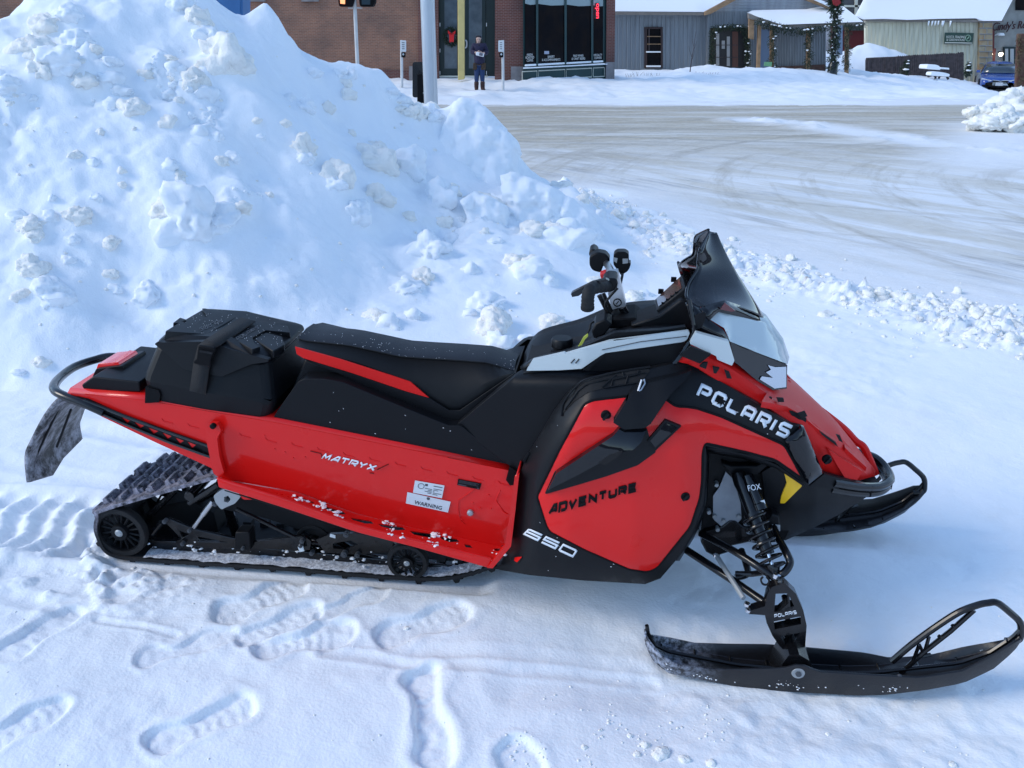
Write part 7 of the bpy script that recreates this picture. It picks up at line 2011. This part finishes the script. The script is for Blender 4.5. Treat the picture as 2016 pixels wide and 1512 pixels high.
# ---- poles and signals
def pole_thing(name, base, label, cat):
    return empty(name, base, 0, label, cat), bproj(base)
p0_ = W(850, 245, 8.6); p0_.z = 0
LG, pg = pole_thing('light_pole', p0_, 'tall pale galvanised street pole standing in the snowbank', 'pole')
MB().tube([Vector((0, 0, 0)), Vector((0, 0, 3)), Vector((0, 0, 7.5))], [.0685, .0665, .056], 28).build('shaft', M_GALV, LG)
MB().tube([pg(858, 240, 8.52), pg(856, 120, 8.52), pg(854, -40, 8.52)], .006, 6).build('ground_wire', M_GALV, LG)
MB().lathe((0, 0, 0), (0, 0, 1), [(0, .16), (.04, .16), (.05, .075), (.12, .07)], 20).build('base_flange', M_GALV, LG)
p1_ = W(828, 215, 8.9); p1_.z = 0
BS, pb_ = pole_thing('black_sign', p1_, 'black rounded sign board on a black post beside the pale pole', 'sign')
bsk('sign_board', rnd2([(812, 192), (834, 192), (834, 122), (812, 122)], 5), 8.85, M_METB, BS, pb_, th=.05, grid=10, bevel=.01)
bsk('post', [(822, 330), (835, 330), (834, 145), (821, 146)], 8.78, M_TXTB, BS, pb_, th=.06, grid=40, bevel=.006)
MB().lathe(pb_(834, 183, 8.76), (0, 1, 0), [(0, .004), (0, .008), (.02, .008)], 8).build('bolt', M_CAST, BS)
p2_ = W(701, 180, 24.6); p2_.z = 0
TS, pt_ = pole_thing('traffic_signal', p2_, 'white signal post with two black pedestrian heads before the brick wall', 'traffic signal')
MB().tube([pt_(706, 190, 24.6), pt_(703.5, 120, 24.6), pt_(698.5, 10, 24.6), pt_(694, -120, 24.6)], .05, 14).build('post', M_PWHITE, TS)
MB().tube([pt_(685, 15.5, 24.6), pt_(713, 15.5, 24.6)], .02, 6).build('crossarm', M_PWHITE, TS)
for a, lit in ((666, 1), (707, 0)):
    hd = bsk('signal_head', rnd2([(a + 2, 13), (a + 27, 13), (a + 31, 4), (a + 31, -34), (a, -34), (a, 4)], 3), 24.45, M_TXTB, TS, pt_, th=.3, grid=12, bevel=.02)
    MB().add([pt_(a + 3, -32, 24.1), pt_(a + 27, -32, 24.1), pt_(a + 27, -32, 24.46), pt_(a + 3, -32, 24.46), pt_(a + 3, 9, 24.3), pt_(a + 27, 9, 24.3)], [(0, 1, 2, 3)]).build('visor', M_TXTB, hd, sm=False)
    if lit: bsk('signal_lens', [(a + 4, 7), (a + 13, 8), (a + 13, -20), (a + 3, -20)], 24.42, mat('signal_orange', (0.6, 0.2, 0.08), .4, emit=(1, .32, .14, .9)), hd, pt_, th=.02)
    else: bsk('signal_lens', [(a + 5, 9), (a + 22, 9), (a + 22, -24), (a + 5, -24)], 24.42, mat('signal_dark', (0.02, 0.04, 0.055), .15), hd, pt_, th=.02)
def button_post(u0, u1, su0, su1, v0, v1, Y, label, bu):
    b_ = W((u0 + u1) / 2, v1, Y)
    B_, q = pole_thing('push_button_post', b_, label, 'push button post')
    MB().tube([q((u0 + u1) / 2, v1 + 4, Y), q((u0 + u1) / 2 - .8, v0, Y)], .042, 12).build('post', M_PWHITE, B_)
    s = bsk('instruction_plate', rnd2(rect(su0, v0 + .5, su1, v0 + 23), 2), Y - .07, mat('plate_white', (0.62, 0.64, 0.66), .4), B_, q, th=.03, grid=10)
    mb = MB()
    for k in range(4): mb.tube([q(su0 + 3, v0 + 5 + k * 4, Y - .075), q(su1 - 3, v0 + 5 + k * 4, Y - .075)], .008, 4)
    mb.build('plate_print', M_TXTG, s)
    bb = bsk('push_button', rnd2(rect(bu, v0 + 24, bu + 8, v0 + 34), 2), Y - .1, M_TXTB, B_, q, th=.08, grid=8, bevel=.01)
    MB().lathe(q(bu + 4, v0 + 28, Y - .1), (0, -1, 0), [(0, .03), (.015, .028), (.02, .01)], 10).build('button', M_GALV, bb)
button_post(788.5, 794, 788, 799.5, 79, 168, 26.6, 'white push button post before the brick wall, left of the pale pole', 790)
button_post(986, 995, 981, 991.5, 79, 174, 26.6, 'white push button post on the pavement right of the standing person', 983)
# brown brick pillar at the right edge and blue cabinet behind the bank
p3_ = W(2014, 175, 24); p3_.z = 0
PI, pi_ = pole_thing('brick_pillar', p3_, 'reddish brown pillar wound with greenery at the right edge of picture', 'pillar')
bsk('pillar_shaft', [(2000, 178), (2032, 178), (2032, 66), (2005, 66)], 24, mat('pillar_brown', (0.12, 0.075, 0.05), .85, var=.6, vscale=7, col2=(0.09, 0.035, 0.028)), PI, pi_, th=.12, grid=14, bevel=.03)
mb = MB()
for k in range(30): sprigs(mb, pi_(2008 + rr.gauss(0, 4), rr.uniform(76, 168), 23.97), .06, 5, .1)
mb.build('pillar_greenery', M_LEAFB, PI, sm=False)
p4_ = W(452, 60, 8.0); p4_.z = 0
CB, pc_ = pole_thing('utility_cabinet', p4_, 'blue metal cabinet half buried behind the crest of the snowbank', 'utility cabinet')
bsk('cabinet_body', [(430, 330), (478, 330), (478, -14), (421, -14)], 7.75, M_BLUEBOX, CB, pc_, th=.22, grid=90, bevel=.012)
bsk('cabinet_door', [(436, 320), (473, 320), (473, -8), (428, -8)], 7.742, M_BLUEBOX, CB, pc_, th=.008, grid=90, bevel=.002)
# ================================================================== blue car, half hidden at the right
def build_car():
    c0 = W(1964, 184, 43.0)
    CAR = empty('parked_car', c0, R(-24), 'blue saloon car parked facing the street beside the stone entrance', 'car')
    # local frame: x across, y backwards, z up; front bumper at y = 0
    M_CB = mat('car_blue', (0.010, 0.055, 0.28), .25, coat=1.0, spec=.6)
    M_CG = mat('car_glass', (0.03, 0.045, 0.06), .05, coat=1)
    hw = .87
    # profile stations: y, bottom z, belt z, half width at bottom, half width at belt
    st = [(0.00, .24, .50, .60, .62), (.06, .19, .60, .72, .74), (.25, .17, .70, .80, .80), (.60, .17, .78, .86, .84), (1.05, .17, .85, .87, .85), (1.25, .17, .88, .87, .85), (2.2, .17, .92, .87, .86), (3.2, .18, .94, .87, .85), (4.0, .22, .95, .84, .80), (4.4, .30, .88, .76, .72), (4.48, .35, .75, .70, .66)]
    rows = []
    for y, zb_, zt, wb, wt in st:
        half = [(wb * .85, zb_), (wb, zb_ + .06), (max(wb, wt) + .015, (zb_ + zt) * .5), (wt, zt - .05), (wt * .93, zt), (wt * .5, zt + .025), (0, zt + .03)]
        rows.append([Vector((-x, y, z)) for x, z in half] + [Vector((x, y, z)) for x, z in reversed(half[:-1])])
    body = sheet('body', rows, M_CB, CAR, caps=True, sub=2, ang=60)
    cab = [(1.12, .87, .78), (1.75, 1.30, .62), (2.2, 1.41, .58), (2.9, 1.40, .58), (3.5, 1.22, .60), (4.0, .96, .68)]
    rows = []
    for y, z, w in cab:
        rows.append([Vector((-.80, y, .86)), Vector((-w - .02, y, z - .10 if z > 1 else z)), Vector((-w * .9, y, z)), Vector((0, y, z + .02)), Vector((w * .9, y, z)), Vector((w + .02, y, z - .10 if z > 1 else z)), Vector((.80, y, .86))])
    sheet('roof', rows, M_CB, CAR, sub=2, ang=60)
    f = lambda t, s: Vector((s * (.75 + (.57 - .75) * t), 1.10 + .66 * t, .885 + .44 * t)) + Vector((0, -.03, .015))
    q = [f(0.02, -1), f(.02, -.5), f(.02, 0), f(.02, .5), f(.02, 1)]; q2 = [f(.93, -1), f(.93, -.5), f(.93, 0), f(.93, .5), f(.93, 1)]
    for r_ in (q, q2):
        for k, b_ in zip((1, 2, 3), (.03, .045, .03)): r_[k].y -= b_
    sheet('windshield', [q, [a.lerp(b, .5) + Vector((0, -.02, .02)) for a, b in zip(q, q2)], q2], M_CG, CAR, th=.01)
    for s in (-1, 1):
        MB().add([Vector((s * .83, 1.5, .92)), Vector((s * .66, 2.0, 1.30)), Vector((s * .65, 2.9, 1.30)), Vector((s * .80, 3.6, .95))], [(0, 1, 2, 3)]).build('side_window', M_CG, CAR)
        MB().lathe((s * .72, .72, .32), (s, 0, 0), [(0, .31), (.15, .32), (.17, .30)], 24).build('wheel', M_RUB, CAR)
        MB().lathe((s * .72, 3.6, .32), (s, 0, 0), [(0, .31), (.15, .32), (.17, .30)], 24).build('wheel', M_RUB, CAR)
        hl_ = [Vector((s * x, y, z)) for x, y, z in ((.36, -.015, .60), (.60, .03, .64), (.80, .22, .70), (.81, .24, .60), (.62, .05, .53), (.38, -.02, .55))]
        o = MB().add(hl_ + [p + Vector((0, .08, 0)) for p in hl_], [tuple(range(6)), tuple(range(11, 5, -1))] + [(i, i + 6, (i + 1) % 6 + 6, (i + 1) % 6) for i in range(6)]).build('headlight', mat('car_lamp', (0.55, 0.60, 0.66), .12, coat=1, metal=.3), CAR)
        bev(o, .012)
        MB().box((s * .62, .0, .34), (.24, .06, .09)).build('fog_lamp', M_TXTB, CAR)
        MB().box((s * .93, 1.55, .95), (.16, .09, .12)).build('wing_mirror', M_CB, CAR)
    bev(MB().box((0, -.03, .56), (.66, .05, .075)).build('grille', M_TXTB, CAR), .01)
    MB().tube([Vector((-.35, -.05, .61)), Vector((-.12, -.07, .595)), Vector((0, -.08, .565)), Vector((.12, -.07, .595)), Vector((.35, -.05, .61))], .018, 6).build('grille_chrome', M_CHROME, CAR)
    bev(MB().box((0, -.03, .32), (.74, .06, .10)).build('lower_grille', M_TXTB, CAR), .01)
    bev(MB().box((-.02, -.075, .43), (.32, .02, .15)).build('number_plate', mat('plate_grey', (.45, .48, .52), .5), CAR), .004)
    MB().box((0, 1.0, .16), (1.5, 2, .05)).build('underbody', M_DEEP, CAR)
    return CAR
build_car()
# ================================================================== person on the far pavement
def build_person():
    Y0 = 26.8
    base = W(945, 180.5, Y0)
    PE = empty('person', base, 0, 'person in dark navy coat, dark beanie and brown boots holding a white package', 'person')
    q = bproj(base)
    def skinned(name, pts, edges, rad, m, par, lev=2):
        me = bpy.data.meshes.new(name); me.from_pydata([tuple(p) for p in pts], edges, [])
        o = link(name, me, m, par)
        o.modifiers.new('skin', 'SKIN'); 
        for i, r_ in enumerate(rad):
            me.skin_vertices[0].data[i].radius = r_ if isinstance(r_, tuple) else (r_, r_)
        me.skin_vertices[0].data[0].use_root = True
        s = o.modifiers.new('sub', 'SUBSURF'); s.levels = lev; s.render_levels = lev
        for p in me.polygons: p.use_smooth = True
        return o
    A = lambda u, v, y=0.0: q(u, v, Y0 + y)
    # body: pelvis root, spine, neck, head, arms, legs as one continuous surface
    P_ = {'pel': A(944, 122), 'wai': A(944, 112), 'che': A(943.5, 97), 'col': A(943, 88), 'nek': A(942.5, 85.5), 'hd0': A(942.3, 81), 'hd1': A(942.2, 75, -.01), 'hd2': A(942.4, 70.5, .01),
          'shl': A(934.5, 90.5), 'ell': A(929.5, 103, -.02), 'wrl': A(937.5, 103.5, -.26), 'shr': A(952.5, 90.5), 'elr': A(957.5, 104, -.02), 'wrr': A(952, 105, -.26),
          'hpl': A(940, 126), 'knl': A(938.5, 146, -.02), 'anl': A(938, 172), 'tol': A(938, 178.5, -.14), 'hpr': A(948, 126), 'knr': A(949.5, 146, -.03), 'anr': A(950, 172), 'tor': A(952, 178.5, -.13)}
    keys = list(P_)
    ed = [('pel', 'wai'), ('wai', 'che'), ('che', 'col'), ('col', 'nek'), ('nek', 'hd0'), ('hd0', 'hd1'), ('hd1', 'hd2'), ('col', 'shl'), ('shl', 'ell'), ('ell', 'wrl'), ('col', 'shr'), ('shr', 'elr'), ('elr', 'wrr'),
          ('pel', 'hpl'), ('hpl', 'knl'), ('knl', 'anl'), ('anl', 'tol'), ('pel', 'hpr'), ('hpr', 'knr'), ('knr', 'anr'), ('anr', 'tor')]
    rad = {'pel': (.09, .07), 'wai': (.14, .10), 'che': (.16, .11), 'col': (.09, .08), 'nek': .05, 'hd0': .062, 'hd1': (.075, .09), 'hd2': (.055, .06), 'shl': .065, 'ell': .045, 'wrl': .030, 'shr': .065, 'elr': .045, 'wrr': .030,
           'hpl': .085, 'knl': .062, 'anl': .045, 'tol': (.04, .03), 'hpr': .085, 'knr': .062, 'anr': .045, 'tor': (.04, .03)}
    body = skinned('body', [P_[k] for k in keys], [(keys.index(a), keys.index(b)) for a, b in ed], [rad[k] for k in keys], M_SKIN, PE)
    M_COAT = mat('coat_navy', (0.014, 0.013, 0.042), .8, bump=.2, bscale=40); M_JEAN = mat('jeans_blue', (0.018, 0.040, 0.11), .8); M_BOOT = mat('boot_brown', (0.040, 0.016, 0.014), .7)
    ck = ['pel', 'wai', 'che', 'col', 'shl', 'ell', 'wrl', 'shr', 'elr', 'wrr']
    cp_ = [A(944, 129), A(944, 114), A(943.5, 97), A(943, 88.5), P_['shl'], P_['ell'], P_['ell'].lerp(P_['wrl'], .88), P_['shr'], P_['elr'], P_['elr'].lerp(P_['wrr'], .88)]
    skinned('coat', cp_, [(0, 1), (1, 2), (2, 3), (3, 4), (4, 5), (5, 6), (3, 7), (7, 8), (8, 9)], [(.26, .19), (.235, .17), (.225, .165), (.14, .11), .11, .09, .068, .11, .09, .068], M_COAT, PE)
    skinned('coat_hood', [A(933, 88, .06), A(938, 90, .10), A(943, 91, .11), A(949, 90, .10), A(954, 88, .06)], [(0, 1), (1, 2), (2, 3), (3, 4)], [.05, .065, .07, .065, .05], M_COAT, PE)
    skinned('scarf', [A(940, 88.5, -.10), A(943, 90.5, -.13), A(946, 88.5, -.10)], [(0, 1), (1, 2)], [.04, .045, .04], mat('scarf_dark', (0.02, 0.018, 0.03), .9), PE)
    jp = [A(944, 120), A(940, 128), A(938.5, 146, -.03), A(938.2, 163), A(948, 128), A(949.5, 146, -.03), A(950, 163)]
    skinned('jeans', jp, [(0, 1), (1, 2), (2, 3), (0, 4), (4, 5), (5, 6)], [(.16, .12), .105, .082, .066, .105, .082, .066], M_JEAN, PE)
    for a, b, c in ((A(938.2, 158), A(938, 174), A(938, 178.6, -.16)), (A(950, 158), A(950.2, 174), A(952.6, 178.6, -.15))):
        skinned('boot', [a, a.lerp(b, .5), b, c], [(0, 1), (1, 2), (2, 3)], [.082, .075, .068, (.062, .045)], M_BOOT, PE)
    for u0, u1 in ((931, 939), (947, 956)):
        skin('coat_pocket_bag', [(u0, 138), (u1, 137), (u1 + .5, 124), (u0 + .5, 124)], q, Y0 - .14, mat('pouch_brown', (0.06, 0.035, 0.02), .8, var=.4), PE, th=.12, grid=5, back=YB, bevel=.02)
    # beanie, hair, face
    skinned('beanie', [A(942.3, 76.5, .02), A(942.3, 72, .02), A(942.4, 69.5, .02)], [(0, 1), (1, 2)], [(.100, .105), (.092, .10), (.055, .06)], mat('beanie_dark', (0.018, 0.018, 0.026), .9), PE)
    fc_ = A(942.2, 79, -.09)
    hd = MB()
    for s in (-1, 1): hd.lathe(fc_ + Vector((s * .028, .004, .018)), (0, -1, 0), [(0, .008), (.006, .007), (.008, .002)], 8)
    hd.build('eyes', M_TXTB, body)
    MB().add([fc_ + Vector(p) for p in ((-.012, .01, .02), (.012, .01, .02), (.016, .006, -.02), (-.016, .006, -.02), (0, -.02, -.018))], [(0, 1, 4), (1, 2, 4), (2, 3, 4), (3, 0, 4)]).build('nose', M_SKIN, body)
    MB().box(fc_ + Vector((0, .006, -.045)), (.045, .008, .009)).build('mouth', mat('lips', (.35, .13, .12), .6), body)
    for s, nm in ((-1, 'hair'), (1, 'hair')):
        skinned('hair', [A(942.3 + s * 4.2, 76, .0), A(942.3 + s * 4.8, 82, .0), A(942.3 + s * 4.5, 88, -.02)], [(0, 1), (1, 2)], [.028, .03, .02], mat('hair_dark', (0.02, 0.014, 0.012), .7), PE, 1)
    # hands with five fingers closed on the package
    for s, wr in ((-1, P_['wrl']), (1, P_['wrr'])):
        pts = [wr, wr + Vector((-s * .05, -.03, .0))]; ed_ = [(0, 1)]; rd = [.028, (.036, .022)]
        for k in range(4):
            b = pts[1] + Vector((-s * .022, -.012, .030 - k * .019)); pts += [b, b + Vector((-s * (.032 - abs(k - 1.3) * .004), -.012, 0)), b + Vector((-s * .05, .014, 0))]
            n = len(pts); ed_ += [(1, n - 3), (n - 3, n - 2), (n - 2, n - 1)]; rd += [.0105, .0095, .008]
        t_ = pts[1] + Vector((0, -.02, .03)); pts += [t_, t_ + Vector((-s * .025, -.012, .022)), t_ + Vector((-s * .05, -.008, .026))]
        n = len(pts); ed_ += [(1, n - 3), (n - 3, n - 2), (n - 2, n - 1)]; rd += [.012, .0105, .009]
        skinned('hand', pts, ed_, rd, M_SKIN, body)
    pk0 = A(945, 107, -.36)
    pk = empty('package', base + pk0, 0, 'white paper package held in the hands of the person', 'package')
    bev(MB().box((0, 0, 0), (.24, .10, .10), Matrix.Rotation(R(12), 3, 'Y')).build('paper_wrap', mat('paper_white', (0.7, 0.7, 0.72), .7, bump=.4, bscale=12), pk), .02)
    skin('package_label', [(943, 109), (950, 110.5), (951, 105), (944, 103.5)], bproj(base + pk0), Y0 - .42, mat('label_dark', (0.12, 0.12, 0.15), .6), pk, th=.004, grid=5, back=YB, bevel=0)
build_person()
